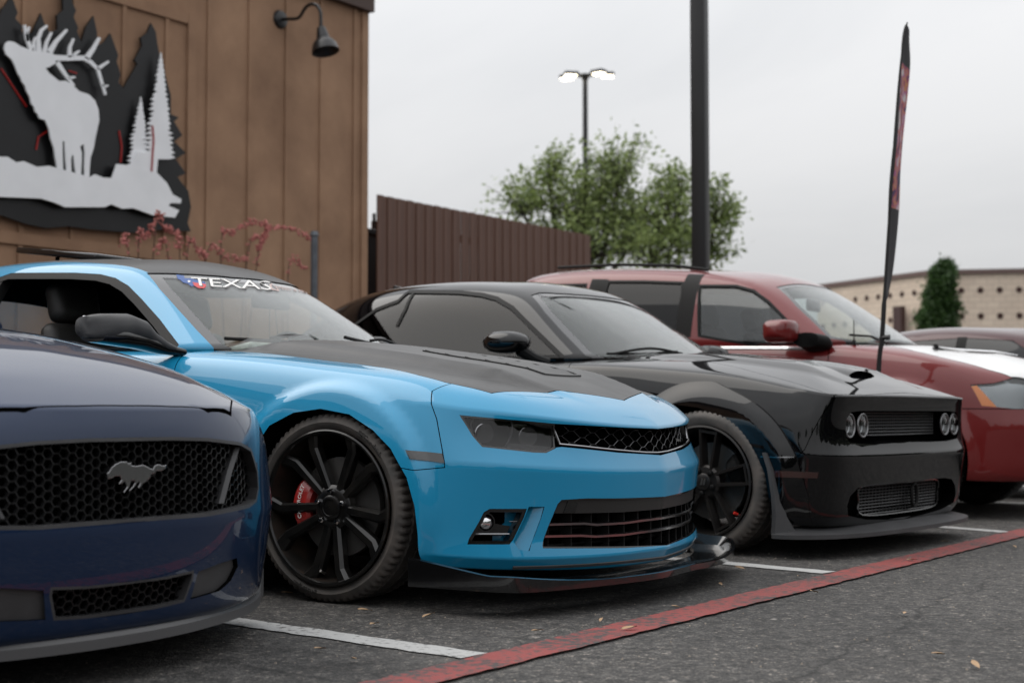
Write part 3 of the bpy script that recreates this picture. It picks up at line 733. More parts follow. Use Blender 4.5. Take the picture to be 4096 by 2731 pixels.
mb = MB().lathe(prof, 28, 'z'); mb.v = [tuple(tl @ Vector((v[0], v[1], v[2] + (h1 - h0) * 0)) + Vector((e.x, 0, e.z + .02))) if v[2] < h1 - h0 + .03 else tuple(tl @ Vector(v) + Vector((e.x, 0, e.z + .02))) for v in mb.v]; mb.build('shade', 'lamp_black', lm)
# ------------------------------------------------------------------ post, meter box and fence
mat('galv', (.10, .11, .125), .5, .4, noise=.2, nscale=12); mat('box_dark', (.012, .013, .016), .5)
p = pix(722, 541, x=-10.3); o = empty('steel_post', (p.x, p.y, .08), 0, 'grey steel post in the planting bed before the building', 'post')
MB().tube([(0, 0, 0), (0, 0, p.z - .08)], .038, 12).build('shaft', 'galv', o); MB().lathe([(.001, .05), (.035, .045), (.05, .0), (.038, -.01)], 12, 'z', at=(0, 0, p.z - .08)).build('cap', 'galv', o)
p0 = pix(848, 600, x=-13.2); o = empty('utility_cabinet', (p0.x, p0.y, 0), 0, 'dark utility cabinet in the gap between building and fence', 'cabinet')
zt_ = pix(848, 545, x=-13.2).z; MB().box((-.3, -.45, 0), (.3, .25, zt_)).build('case', 'box_dark', o, smooth=False); MB().box((.301, -.40, .2), (.32, .2, zt_ - .15)).build('door', 'box_dark', o, smooth=False); MB().box((-.32, -.47, zt_ + .001), (.34, .27, zt_ + .06)).build('lid', 'box_dark', o, smooth=False)
def fence_mat():
    m, t, b, lk = nmat('fence_brown'); g = nd(t, 'ShaderNodeTexCoord'); mp_ = nd(t, 'ShaderNodeMapping'); mp_.inputs['Scale'].default_value = (3, 3, .35); lk(g.outputs['Object'], mp_.inputs['Vector'])
    n1 = nd(t, 'ShaderNodeTexNoise', Scale=1.6, Detail=6.0); lk(mp_.outputs['Vector'], n1.inputs['Vector']); r_ = nd(t, 'ShaderNodeValToRGB'); r_.color_ramp.elements[0].position = .3; r_.color_ramp.elements[0].color = (.095, .047, .032, 1); r_.color_ramp.elements[1].position = .7; r_.color_ramp.elements[1].color = (.17, .088, .062, 1)
    lk(n1.outputs['Fac'], r_.inputs['Fac']); lk(r_.outputs['Color'], b.inputs['Base Color']); b.inputs['Roughness'].default_value = .65
fence_mat()
FX = -12.4; fy0 = pix(866, 448, x=FX); fy1 = pix(1356, 540, x=FX); fz = (fy0.z + fy1.z) / 2
fn = empty('board_fence', (FX, fy0.y, 0), 0, 'tall brown board fence beside the stucco building', 'fence')
n = 26; wy = (fy1.y - fy0.y) / n
pl = MB().box((-.012, .004, 0), (.012, wy * .62, fz)).mesh(); rb = MB().box((-.02, wy * .62, 0), (-.004, wy, fz - .002)).mesh()
for i in range(n):
    for me_, nm in ((pl, 'board'), (rb, 'recessed_board')):
        o = bpy.data.objects.new(nm, me_); COL.objects.link(o); o.parent = fn; o.location = (rg.uniform(-.004, .004), i * wy, rg.uniform(-.003, .003) if nm == 'board' else 0)
for me_ in (pl, rb): me_.materials.append(M('fence_brown'))
for z_ in (.4, fz / 2, fz - .4): MB().box((-.10, 0, z_ - .05), (-.022, fy1.y - fy0.y, z_ + .05)).build('rail', 'fence_brown', fn, smooth=False)
MB().box((-.07, -.012, fz - .45), (-.02, .0, fz - .25)).build('hinge', 'box_dark', fn, smooth=False)
# ------------------------------------------------------------------ light poles
mat('pole_black', (.012, .012, .013), .45, noise=.1, nscale=3); mat('lamp_lit', (1, 1, 1), .5, emit=(1, .88, .66), estr=7)
b0 = at_depth(1612, 947, 15.3); o = empty('lamp_pole', (b0.x, b0.y, 0), R(8), 'thick black square lamp pole rising behind the red utility vehicle', 'lamp pole')
v, f = rbox((.165, .165, 9.0), .018, 2, (0, 0, 4.9)); MB().add(v, f).build('shaft', 'pole_black', o); MB().lathe([(.30, 0), (.30, .45), (.28, .5), (.001, .5)], 24, 'z').build('concrete_base', 'kerb', o)
MB().box((-.6, -.05, 9.4), (.6, .05, 9.5)).build('cross_arm', 'pole_black', o, smooth=False)
for s in (-1, 1): v, f = rbox((.45, .35, .14), .03, 2, (s * .75, 0, 9.43)); MB().add(v, f).build('lamp_head', 'pole_black', o)
b1 = at_depth(1346, 947, 49); zt = at_depth(1346, 165, 49).z; o = empty('flood_light_pole', (b1.x, b1.y, 0), R(20), 'distant black pole with four lit floodlights above the tree', 'lamp pole')
MB().tube([(0, 0, 0), (0, 0, zt - .05)], [.12, .09], 12).build('shaft', 'pole_black', o); MB().lathe([(.10, 0), (.16, .12), (.16, .2), (.001, .22)], 12, 'z', at=(0, 0, zt - .15)).build('hub', 'pole_black', o)
for a, l in ((165, .72), (205, .52), (15, .78), (-25, .60)):
    c, s = math.cos(R(a)), math.sin(R(a)); ar = MB().tube([(0, 0, zt), (c * l * .6, s * l * .6, zt + .03)], .05, 8).build('arm', 'pole_black', o)
    v, f = rbox((.50, .36, .12), .03, 2); rz = Rot('Z', a); fx = MB().add([rz @ p + Vector((c * (l - .02), s * (l - .02), zt + .05)) for p in v], f).build('lamp_head', 'pole_black', o)
    v, f = rbox((.40, .28, .05), .02, 2); MB().add([rz @ p + Vector((c * (l + .0), s * (l + .0), zt - .035)) for p in v], f).build('lamp_glass', 'lamp_lit', fx)
# ------------------------------------------------------------------ trees
def leafmat(name, c0, c1):
    m, t, b, lk = nmat(name); g = nd(t, 'ShaderNodeTexCoord'); n1 = nd(t, 'ShaderNodeTexNoise', Scale=1.8, Detail=3.0); lk(g.outputs['Object'], n1.inputs['Vector']); oi = nd(t, 'ShaderNodeNewGeometry')
    ad = nd(t, 'ShaderNodeMath', operation='MULTIPLY_ADD'); lk(oi.outputs['Random Per Island'], ad.inputs[0]); ad.inputs[1].default_value = .6; lk(n1.outputs['Fac'], ad.inputs[2])
    r_ = nd(t, 'ShaderNodeValToRGB'); r_.color_ramp.elements[0].position = .35; r_.color_ramp.elements[0].color = (*c0, 1); r_.color_ramp.elements[1].position = 1.0; r_.color_ramp.elements[1].color = (*c1, 1)
    lk(ad.outputs[0], r_.inputs['Fac']); lk(r_.outputs['Color'], b.inputs['Base Color']); b.inputs['Roughness'].default_value = .55
    tr_ = nd(t, 'ShaderNodeBsdfTranslucent'); lk(r_.outputs['Color'], tr_.inputs['Color']); ms = nd(t, 'ShaderNodeMixShader'); ms.inputs['Fac'].default_value = .35; lk(b.outputs[0], ms.inputs[1]); lk(tr_.outputs[0], ms.inputs[2]); lk(ms.outputs[0], t.nodes['Material Output'].inputs['Surface'])
leafmat('leaf_live', (.065, .105, .030), (.26, .33, .11)); leafmat('leaf_dark', (.012, .035, .008), (.05, .11, .022)); mat('bark', (.035, .028, .022), .9, noise=.4, nscale=10)
def leaf_cloud(twigs, per, spread, size, rg):
    """leaves along twigs given as (start, end)"""
    a0 = np.array([t[0] for t in twigs]); a1 = np.array([t[1] for t in twigs]); k = rg.integers(0, len(twigs), len(twigs) * per); u = rg.uniform(0, 1.08, (len(k), 1)) ** .7
    c = a0[k] + (a1[k] - a0[k]) * u + rg.normal(0, spread, (len(k), 3)) * (1.15 - u * .55); n = len(c)
    a = rg.normal(size=(n, 3)); a /= np.linalg.norm(a, axis=1, keepdims=True); b_ = np.cross(a, rg.normal(size=(n, 3))); b_ /= np.linalg.norm(b_, axis=1, keepdims=True)
    s = size * rg.uniform(.5, 1.35, (n, 1)); v = np.stack([c - a * s, c + b_ * s * .45, c + a * s, c - b_ * s * .45], 1).reshape(-1, 3); f = np.arange(4 * n).reshape(-1, 4)
    me = bpy.data.meshes.new('leaves'); me.from_pydata(v.tolist(), [], f.tolist()); me.update(); return me
def tree(name, base, crowns, trunk_r, leaf, label, seed, per=90, spread=.09, size=.055, nb=16, stretch=1.25, up=.5):
    rg = np.random.default_rng(seed); o = empty(name, base, 0, label, 'tree', None); tw = []; br = MB()
    fork = np.array([0, 0, crowns[0][0][2] * .45]); br.tube([(0, 0, 0), (.03, .02, fork[2] * .5), tuple(fork)], [trunk_r, trunk_r * .85, trunk_r * .7], 10)
    for (c, r_) in crowns:
        c = np.array(c); r_ = np.array(r_); k = max(6, int(nb * r_[0] * r_[2] * 4)); root_ = c - np.array([0, 0, r_[2] * .55])
        m1 = fork * .5 + root_ * .5 + rg.normal(0, .12, 3); br.tube([tuple(fork), tuple(m1), tuple(root_)], [trunk_r * .5, trunk_r * .36, trunk_r * .2], 7)
        for i in range(k):
            d = rg.normal(size=3); d[2] += up; d /= np.linalg.norm(d); q = c + d * r_ * rg.uniform(.55, stretch); st = root_ + (q - root_) * rg.uniform(.15, .45); md = (st + q) / 2 + rg.normal(0, .06, 3)
            br.tube([tuple(root_), tuple(st), tuple(md), tuple(q)], [trunk_r * .14, trunk_r * .10, trunk_r * .06, trunk_r * .02], 4)
            for j in range(4):
                t0 = st + (q - st) * rg.uniform(.2, .95); dd = rg.normal(size=3); dd[2] += .3; dd /= np.linalg.norm(dd); tw.append((t0, t0 + dd * r_ * rg.uniform(.25, .6)))
            tw.append((md, q))
    br.build('trunk', 'bark', o); link('crown', leaf_cloud(tw, per, spread, size, rg), leaf, o)
    return o
def crown_at(base, px, py, d, rx_, rz_): 
    p = at_depth(px, py, d); return ((p.x - base[0], p.y - base[1], p.z), (rx_, rx_, rz_))
tb = at_depth(1330, 947, 30); tb = (tb.x, tb.y, 0)
tree('live_oak', tb, [crown_at(tb, 1330, 470, 30, 1.1, .9), crown_at(tb, 1200, 460, 30, .62, .5), crown_at(tb, 1260, 390, 30.3, .45, .5), crown_at(tb, 1420, 390, 29.7, .62, .6), crown_at(tb, 1345, 555, 29.5, 1.2, .7), crown_at(tb, 1450, 520, 30, .7, .7)], .16, 'leaf_live', 'leafy green tree with open crown behind the brown board fence', 3, per=6, spread=.13, size=.062, nb=24, stretch=1.55)
tb = at_depth(1560, 947, 29); tb = (tb.x, tb.y, 0)
tree('live_oak', tb, [crown_at(tb, 1545, 500, 29, .95, .75), crown_at(tb, 1640, 480, 29, .55, .6), crown_at(tb, 1500, 575, 28.6, .8, .5), crown_at(tb, 1620, 570, 29.2, .6, .5), crown_at(tb, 1560, 425, 29, .45, .35)], .14, 'leaf_live', 'leafy green tree with open crown behind the thick lamp pole', 8, per=6, spread=.13, size=.062, nb=24, stretch=1.55)
tb = at_depth(2160, 947, 44); tb = (tb.x, tb.y, 0)
tree('cypress_tree', tb, [crown_at(tb, 2162, 650, 44, .40, .45), crown_at(tb, 2160, 705, 44, .42, .6), crown_at(tb, 2168, 620, 44, .18, .3), crown_at(tb, 2150, 745, 44, .5, .5), crown_at(tb, 2165, 800, 44, .45, .8)], .10, 'leaf_dark', 'slim dark cypress tree before the pale brick building', 5, per=45, spread=.11, size=.065, nb=55, stretch=1.35, up=.3)
# ------------------------------------------------------------------ pale brick building
def brickmat():
    m, t, b, lk = nmat('pale_brick'); g = nd(t, 'ShaderNodeTexCoord'); br = nd(t, 'ShaderNodeTexBrick', Scale=1.0); br.inputs['Color1'].default_value = (.68, .57, .46, 1); br.inputs['Color2'].default_value = (.63, .52, .42, 1); br.inputs['Mortar'].default_value = (.50, .41, .33, 1)
    br.inputs['Mortar Size'].default_value = .012; br.inputs['Brick Width'].default_value = .40; br.inputs['Row Height'].default_value = .20
    mp_ = nd(t, 'ShaderNodeMapping'); mp_.inputs['Rotation'].default_value = (math.pi / 2, 0, 0); lk(g.outputs['Object'], mp_.inputs['Vector']); lk(mp_.outputs['Vector'], br.inputs['Vector'])
    n1 = nd(t, 'ShaderNodeTexNoise', Scale=.7, Detail=5.0); lk(g.outputs['Object'], n1.inputs['Vector']); r_ = nd(t, 'ShaderNodeMapRange'); r_.inputs['To Min'].default_value = .82; r_.inputs['To Max'].default_value = 1.15; lk(n1.outputs['Fac'], r_.inputs['Value'])
    mx_ = nd(t, 'ShaderNodeMix', data_type='RGBA', blend_type='MULTIPLY'); mx_.inputs['Factor'].default_value = 1; lk(br.outputs['Color'], mx_.inputs['A']); lk(r_.outputs['Result'], mx_.inputs['B']); lk(mx_.outputs['Result'], b.inputs['Base Color']); b.inputs['Roughness'].default_value = .9
brickmat(); mat('coping', (.13, .085, .075), .7); mat('dot_dark', (.05, .022, .018), .8); mat('downpipe', (.05, .022, .020), .5)
cn = at_depth(2142, 947, 48); le = at_depth(1880, 947, 53.5); re = at_depth(3300, 947, 45); HB = at_depth(2142, 630, 48).z
pb_ = empty('brick_building', (cn.x, cn.y, 0), 0, 'pale brick building with two rows of round dark recesses', 'building')
def facing(a, b_, name, dots, far_ext):
    d = Vector((b_.x - a.x, b_.y - a.y, 0)); L_ = d.length; d.normalize(); ang = math.atan2(d.y, d.x)
    wo = bpy.data.objects.new(name, None); COL.objects.link(wo); wo.parent = pb_; wo.location = (a.x - cn.x, a.y - cn.y, 0); wo.rotation_euler = (0, 0, ang)
    MB().box((0, 0, 0), (L_, .4, HB)).build('brickwork', 'pale_brick', wo, smooth=False); MB().box((-.05, -.08, HB + .001), (L_ + .05, .5, HB + .16)).build('coping', 'coping', wo, smooth=False)
    dm = MB().lathe([(.105, -.012), (.105, -.004), (.09, -.003), (.001, -.003)], 16, 'y').mesh(); dm.materials.append(M('dot_dark'))
    x_ = .35
    while x_ < min(L_ - .2, 14):
        for z_ in (HB - .55, HB - 1.42):
            q = bpy.data.objects.new('round_recess', dm); COL.objects.link(q); q.parent = wo; q.location = (x_, 0, z_)
        x_ += .82 if name == 'right_wall' else .62
    return wo
wl_ = facing(le, cn, 'side_wall', 0, 0); wr_ = facing(cn + Vector((.02, 0, 0)), re, 'front_wall', 0, 0)
pd_ = at_depth(2072, 720, 49.2); o = MB().box((-.11, -.16, 0), (.11, -.02, 3.4)).box((-.2, -.24, 3.4), (.2, -.02, 4.35)).build('downpipe', 'downpipe', pb_, smooth=False); o.location = (pd_.x - cn.x, pd_.y - cn.y, 0); o.rotation_euler = (0, 0, wl_.rotation_euler.z)
# ------------------------------------------------------------------ red flowering stalks
mat('stalk', (.10, .055, .035), .8); mat('petal', (.46, .16, .14), .6, noise=.3, nscale=30); mat('yucca_leaf', (.06, .085, .05), .6)
ZY = ((0, 880, 1760, 1600), 2352)
def yucca(base_px, paths, xw, lab, seed):
    rg = random.Random(seed); b_ = pix(*zm(*ZY, [base_px])[0], x=xw); o = empty('red_yucca', (b_.x, b_.y, .08), 0, lab, 'plant', 'red flowering plants before the building')
    for i in range(26):
        a = rg.uniform(0, math.tau); l = rg.uniform(.5, .8); MB().tube([(0, 0, 0), (math.cos(a) * l * .35, math.sin(a) * l * .35, l * .55), (math.cos(a) * l * .6, math.sin(a) * l * .6, l * .8)], [.012, .010, .001], 4).build('leaf', 'yucca_leaf', o)
    for pth_ in paths:
        P_ = [Vector((0, 0, 0))] + [pix(*q, x=xw) - Vector((b_.x, b_.y, .08)) for q in zm(*ZY, pth_)]; S_ = spl(P_, 8); MB().tube(S_, [.009 - .007 * i / len(S_) for i in range(len(S_))], 5).build('stalk', 'stalk', o)
        fm_ = MB(); st = int(8 * 1.2)
        for i in range(st, len(S_)):
            for k in range(4):
                p_ = S_[i].lerp(S_[i - 1], rg.random()) + Vector((rg.gauss(0, .016), rg.gauss(0, .016), rg.gauss(0, .016))); r_ = rg.uniform(.010, .017); u_ = Vector((rg.gauss(0, 1), rg.gauss(0, 1), rg.gauss(0, 1))).normalized(); w_ = u_.orthogonal().normalized()
                fm_.add([p_ - u_ * r_ * 1.6, p_ + w_ * r_, p_ - w_ * r_, p_ + u_.cross(w_) * r_, p_ - u_.cross(w_) * r_, p_ + u_ * r_ * 1.6], [(0, 1, 3), (0, 3, 2), (0, 2, 4), (0, 4, 1), (5, 3, 1), (5, 2, 3), (5, 4, 2), (5, 1, 4)])
        fo = fm_.build('blossom', 'petal', o, smooth=False); fo['kind'] = 'stuff'
yucca((760, 330), [[(740, 170), (770, 95), (830, 20)], [(690, 190), (650, 130)], [(830, 60), (880, 40), (940, 70)]], -10.6, 'red flowering stalks in front of the elk sign corner', 1)
yucca((1000, 380), [[(900, 205), (840, 160)], [(1000, 200), (1060, 160), (1100, 200)], [(1100, 215), (1200, 200), (1320, 205)], [(960, 160), (945, 145)]], -10.4, 'low red flowering stalks spreading above the blue car roof', 2)
yucca((1250, 420), [[(1180, 180), (1250, 70), (1340, 8), (1430, 30)], [(1320, 210), (1400, 100), (1450, 40), (1560, 50), (1665, 100)], [(1370, 260), (1390, 150), (1420, 80)]], -10.5, 'tall arching red flowering stalks beside the steel post', 3)
yucca((1560, 420), [[(1540, 290), (1625, 265)]], -10.2, 'single short red flowering stalk at the foot of the steel post', 4)
# ------------------------------------------------------------------ feather flag
def flagmat():
    m, t, b, lk = nmat('flag_print'); g = nd(t, 'ShaderNodeTexCoord'); n1 = nd(t, 'ShaderNodeTexNoise', Scale=5.0, Detail=4.0, Distortion=1.2); lk(g.outputs['Object'], n1.inputs['Vector']); w_ = nd(t, 'ShaderNodeTexWave', Scale=9.0, Distortion=6.0, Detail=2.0); lk(g.outputs['Object'], w_.inputs['Vector'])
    a = nd(t, 'ShaderNodeMath', operation='MULTIPLY_ADD'); lk(w_.outputs['Fac'], a.inputs[0]); a.inputs[1].default_value = .35; lk(n1.outputs['Fac'], a.inputs[2])
    r_ = nd(t, 'ShaderNodeValToRGB'); E_ = r_.color_ramp.elements; cols = ((.35, (.02, .015, .02)), (.5, (.07, .03, .11)), (.62, (.35, .06, .10)), (.72, (.5, .22, .08)), (.82, (.35, .08, .22)), (.92, (.55, .5, .5)))
    while len(E_) < len(cols): E_.new(.5)
    for q, (p_, c) in zip(E_, cols): q.position = p_; q.color = (*c, 1)
    lk(a.outputs[0], r_.inputs['Fac']); lk(r_.outputs['Color'], b.inputs['Base Color']); b.inputs['Roughness'].default_value = .7
flagmat(); mat('flag_black', (.012, .011, .014), .75); mat('pole_carbon', (.01, .01, .011), .4)
FY = 8.66; fb0 = pix(2016, 900, y=FY); fo = empty('feather_flag', (fb0.x - .03, FY, 0), 0, 'tall black feather flag with purple and orange print', 'flag')
def fp(px_, py_): return pix(px_, py_, y=FY) - Vector((fb0.x - .03, FY, 0))
poleP = [Vector((-.02, 0, .05)), fp(2018, 850), fp(2026, 775), fp(2034, 640), fp(2048, 420), fp(2064, 200), fp(2076, 90), fp(2084, 52)]
MB().tube(spl(poleP, 5), [.016] * 14 + [.011 - .0003 * i for i in range(22)], 8).build('pole', 'pole_carbon', fo); c_ = fp(2026, 775); MB().tube([c_ + Vector((-.012, 0, 0)), c_ + Vector((.05, 0, 0))], .016, 8).build('clip', 'pole_carbon', fo)
rowsF = [(2029, 690, 2040, 690), (2032, 640, 2047, 640), (2035, 600, 2051, 590), (2043, 460, 2066, 455), (2047, 400, 2070, 395), (2054, 300, 2078, 300), (2061, 200, 2085, 200), (2068, 130, 2089, 130), (2075, 80, 2091, 92), (2083, 50, 2090, 56)]
vw = []; dq = pray(2055, 400); dq.z = 0; dq.normalize()
for i, (a, b_, c_, d_) in enumerate(rowsF):
    A = fp(a, b_); Bp = fp(c_, d_)
    for k in range(5):
        t = k / 4; wv = math.sin(t * 5 + i * 1.3) * .012; vw.append(A.lerp(Bp, t) + dq * (.34 * t * math.sin(min(1, (i + .6) / 9 * 1.6 + .25) * 1.9)) + Vector((wv, 0, 0)))
ff = [(i * 5 + k, i * 5 + k + 1, (i + 1) * 5 + k + 1, (i + 1) * 5 + k) for i in range(len(rowsF) - 1) for k in range(4)]
fl_ = MB().add(vw, ff, 0); fl_.m = [1 if 3 <= i < 7 and k >= 1 else 0 for i in range(len(rowsF) - 1) for k in range(4)]; fob = fl_.build('banner', ['flag_black', 'flag_print'], fo, smooth=60.0, fix=False); sd = fob.modifiers.new('s', 'SOLIDIFY'); sd.thickness = .002; sb = fob.modifiers.new('u', 'SUBSURF'); sb.levels = sb.render_levels = 2
for a in (45, 135): MB().tube([(.42 * math.cos(R(a)), .42 * math.sin(R(a)), .012), (-.42 * math.cos(R(a)), -.42 * math.sin(R(a)), .012)], .012, 6).build('base_leg', 'pole_carbon', fo)
# ------------------------------------------------------------------ fallen leaves and grit
mat('dry_leaf', (.36, .24, .14), .8, noise=.3, nscale=60)
lf = [(1235, 1455), (1380, 1430), (860, 1440), (812, 1521), (838, 1408), (1655, 1347), (1445, 1452), (2095, 1292), (2075, 1415), (2240, 1536), (2155, 1510), (1555, 1400), (2170, 1247), (1870, 1365), (1835, 1328), (660, 1367), (985, 1420), (2330, 1260), (735, 1497), (1700, 1310)]
rl = random.Random(4); n = 9; v = []
for i in range(n + 1):
    t = i / n; w_ = .30 * math.sin(math.pi * t) ** .8 + .01; v += [(t - .5, -w_ * .5, .10 * math.sin(t * 3) + .10 * abs(t - .5)), (t - .5, 0, .02 + .10 * abs(t - .5)), (t - .5, w_ * .5, .12 * math.sin(t * 3 + .5) + .10 * abs(t - .5))]
lme = me_from(v, [(3 * i + k, 3 * i + k + 1, 3 * i + k + 4, 3 * i + k + 3) for i in range(n) for k in (0, 1)]); lme.materials.append(M('dry_leaf')); lme.shade_smooth()
for q in lf:
    p = pix(*q, z=0); o = bpy.data.objects.new('dry_leaf', lme); COL.objects.link(o); s = rl.uniform(.035, .062); o.scale = (s, s, s); o.rotation_euler = (rl.uniform(-.2, .2), rl.uniform(-.2, .2), rl.uniform(0, 6.3)); o.location = (p.x, p.y, .010 if abs(p.x - rx) > .08 else .013); tag(o, 'small dry tan leaf lying on the asphalt', 'leaf', 'dry leaves scattered on the asphalt')
mat('grit', (.26, .22, .18), .9, noise=.4, nscale=3); rn = np.random.default_rng(3); gm = MB()
for i in range(900):
    x_, y_ = rn.uniform(-5.2, -1.0), rn.uniform(2.0, 12.0); s = rn.uniform(.0015, .0045); p = Vector((x_, y_, s * .5 + (.008 if abs(x_ - rx) < .08 else .0)))
    gm.add([p + Vector(d) * s for d in ((-1, -.6, -.5), (1, -.5, -.5), (.1, 1, -.5), (0, 0, .8))], [(0, 2, 1), (0, 1, 3), (1, 2, 3), (2, 0, 3)])
tag(gm.build('loose_grit', 'grit', None, smooth=False, fix=False), 'fine loose grit scattered over the asphalt', 'grit', kind='stuff')

# ------------------------------------------------------------------ belts of trees across the lot (seen only as reflections in the cars)
mat('belt_green', (.022, .028, .016), .9, noise=.6, nscale=1.5)
def belt(a, b_, h, seed):
    rg = np.random.default_rng(seed); a, b_ = np.array(a, float), np.array(b_, float); n, m_ = 90, 12; v = []; d = (b_ - a) / np.linalg.norm(b_ - a); nn = np.array([-d[1], d[0]])
    top = h * (.75 + .25 * np.convolve(rg.uniform(-1, 1, n + 8), np.ones(5) / 2.2, 'same')[:n])
    for i in range(n):
        for j in range(m_):
            t = j / (m_ - 1); p = a + (b_ - a) * i / (n - 1) + nn * (2.2 * math.sin(t * math.pi) * rg.uniform(.3, 1.2) + rg.uniform(-.5, .5)); v.append((p[0], p[1], t * top[i] + (rg.uniform(-.4, .4) if j else -.1)))
    f = [(i * m_ + j, (i + 1) * m_ + j, (i + 1) * m_ + j + 1, i * m_ + j + 1) for i in range(n - 1) for j in range(m_ - 1)]
    tag(link('tree_belt', me_from(v, f), 'belt_green'), 'dense belt of dark trees on the far side of the lot', 'trees', kind='stuff')
belt((26, -45), (30, 75), 7.5, 1); belt((-30, -34), (30, -40), 7.0, 2)
# ================================================================== blue coupe with black hood
def body_hull(cols, crease, level, root, arches=(), under=True):
    me = cage(cols, crease, level)
    co = coords(me)
    for (ax, az, r0, r1, push, wmin) in arches:
        d = np.hypot(co[:, 0] - ax, co[:, 2] - az); t = np.clip((r1 - d) / (r1 - r0), 0, 1); t = t * t * (3 - 2 * t)
        m = (np.abs(co[:, 1]) > wmin) & (co[:, 2] > 0.1)
        co[m, 1] += np.sign(co[m, 1]) * (push * t[m])
    set_coords(me, co)
    return Hull(me, root)
CAMARO = empty('sports_coupe', (-3.608, 4.778, 0), R(4), 'sky blue sports coupe with matte black hood and black wheels', 'car')
Z3 = ((1650, 1500, 2950, 2450), 2146); Z2 = ((950, 1500, 2000, 2500), 1646); Z4 = ((0, 950, 1750, 1550), 2352); Z5 = ((1300, 1050, 2900, 1700), 2352)
Z6 = ((1750, 1650, 2750, 1850), 2352); Z44 = ((1400, 2050, 3000, 2731), 2352)
def camaro_cols():
    C = []
    def col(*p): C.append(list(p))
    col((.55, 0, .13), (.72, 0, .125), (.898, 0, .12), (.914, 0, .17), (.916, 0, .34), (.923, 0, .468), (.882, 0, .565), (.890, 0, .632), (.812, 0, .705), (.735, 0, .745), (.62, 0, .775), (.50, 0, .80))
    col((.50, 0, .13), (.68, .20, .125), (.865, .30, .12), (.885, .30, .17), (.888, .30, .34), (.896, .31, .475), (.852, .30, .572), (.860, .30, .642), (.782, .28, .715), (.69, .25, .755), (.55, .15, .79), (.40, 0, .815))
    col((.42, 0, .13), (.60, .40, .125), (.780, .56, .13), (.802, .57, .175), (.806, .57, .34), (.816, .59, .487), (.770, .57, .587), (.780, .57, .664), (.705, .54, .738), (.60, .46, .775), (.43, .26, .825), (.25, 0, .84))
    col((.30, 0, .13), (.45, .55, .13), (.645, .745, .14), (.668, .762, .18), (.675, .762, .345), (.684, .778, .505), (.642, .752, .605), (.650, .742, .688), (.585, .70, .765), (.47, .60, .80), (.30, .32, .85), (.10, 0, .865))
    col((.2, 0, .13), (.3, .65, .13), (.515, .855, .15), (.53, .868, .19), (.54, .87, .35), (.54, .877, .515), (.51, .857, .615), (.51, .837, .705), (.455, .77, .79), (.32, .66, .825), (.15, .34, .87), (-.05, 0, .885))
    col((.05, 0, .13), (.1, .7, .13), (.40, .915, .165), (.41, .925, .20), (.41, .927, .36), (.40, .925, .52), (.385, .912, .63), (.375, .883, .73), (.33, .82, .82), (.17, .69, .852), (.0, .35, .90), (-.2, 0, .91))
    col((-.1, 0, .13), (-.05, .7, .13), (.2, .915, .17), (.2, .928, .20), (.2, .93, .37), (.18, .928, .54), (.16, .918, .66), (.15, .895, .76), (.10, .84, .845), (-.05, .70, .875), (-.2, .36, .925), (-.35, 0, .935))
    col((-.3, 0, .13), (-.25, .7, .13), (-.05, .915, .17), (-.05, .928, .21), (-.06, .93, .38), (-.08, .928, .56), (-.1, .918, .69), (-.11, .895, .79), (-.15, .845, .868), (-.26, .71, .898), (-.36, .37, .945), (-.44, 0, .955))
    col((-.55, 0, .13), (-.5, .7, .14), (-.42, .91, .17), (-.42, .925, .22), (-.42, .93, .40), (-.43, .93, .58), (-.44, .922, .72), (-.45, .897, .83), (-.47, .85, .905), (-.53, .72, .93), (-.58, .38, .965), (-.61, 0, .97))
    col((-1, 0, .13), (-1, .7, .14), (-.95, .90, .18), (-.95, .92, .23), (-.95, .925, .42), (-.95, .93, .60), (-.95, .925, .75), (-.95, .90, .87), (-.95, .86, .935), (-.92, .73, .95), (-.80, .4, .955), (-.75, 0, .955))
    for x, dw, dz in ((-1.9, 0, .015), (-2.45, .02, .05), (-2.85, .03, .075), (-3.35, .01, .08)):
        col((x, 0, .13), (x, .7, .14), (x, .90 + dw, .18), (x, .92 + dw, .24), (x, .925 + dw, .43), (x, .93 + dw, .61), (x, .925 + dw, .77), (x, .90 + dw, .875 + dz), (x, .855 + dw, .945 + dz), (x, .7, .955 + dz), (x, .35, .96 + dz), (x, 0, .96 + dz))
    col((-3.5, 0, .2), (-3.6, .65, .2), (-3.72, .80, .25), (-3.76, .83, .30), (-3.78, .84, .45), (-3.78, .85, .62), (-3.76, .85, .78), (-3.74, .83, .93), (-3.70, .79, 1.02), (-3.64, .64, 1.035), (-3.58, .33, 1.04), (-3.55, 0, 1.04))
    col((-3.6, 0, .2), (-3.7, .4, .2), (-3.84, .5, .26), (-3.88, .52, .32), (-3.90, .52, .47), (-3.90, .53, .64), (-3.88, .53, .80), (-3.86, .52, .95), (-3.82, .5, 1.03), (-3.74, .4, 1.04), (-3.66, .2, 1.045), (-3.6, 0, 1.045))
    col(*[(x, 0, z) for x, z in ((-3.65, .2), (-3.75, .2), (-3.88, .26), (-3.92, .32), (-3.94, .47), (-3.94, .64), (-3.92, .80), (-3.90, .95), (-3.86, 1.03), (-3.78, 1.04), (-3.7, 1.045), (-3.66, 1.045))])
    for c, q in enumerate(C):      # ledge above the chin: an extra row between the chin and the face
        x3, w3, z3 = q[3]; x4, w4, z4 = q[4]
        f = (.022, .022, .02, .016, .012, .006)[c] if c < 6 else 0
        n = Vector((w3 and .6 or 1, w3 and .5 * min(1, w3 / .8) or 0)).normalized() * f
        q[3] = (x3 + n.x * .6, w3 + n.y * .6 if w3 else 0, z3)
        q.insert(4, (x4 - n.x * .3, max(0, w4 - n.y * .3) if w4 else 0, z3 + (.065 if c < 6 else .06)))
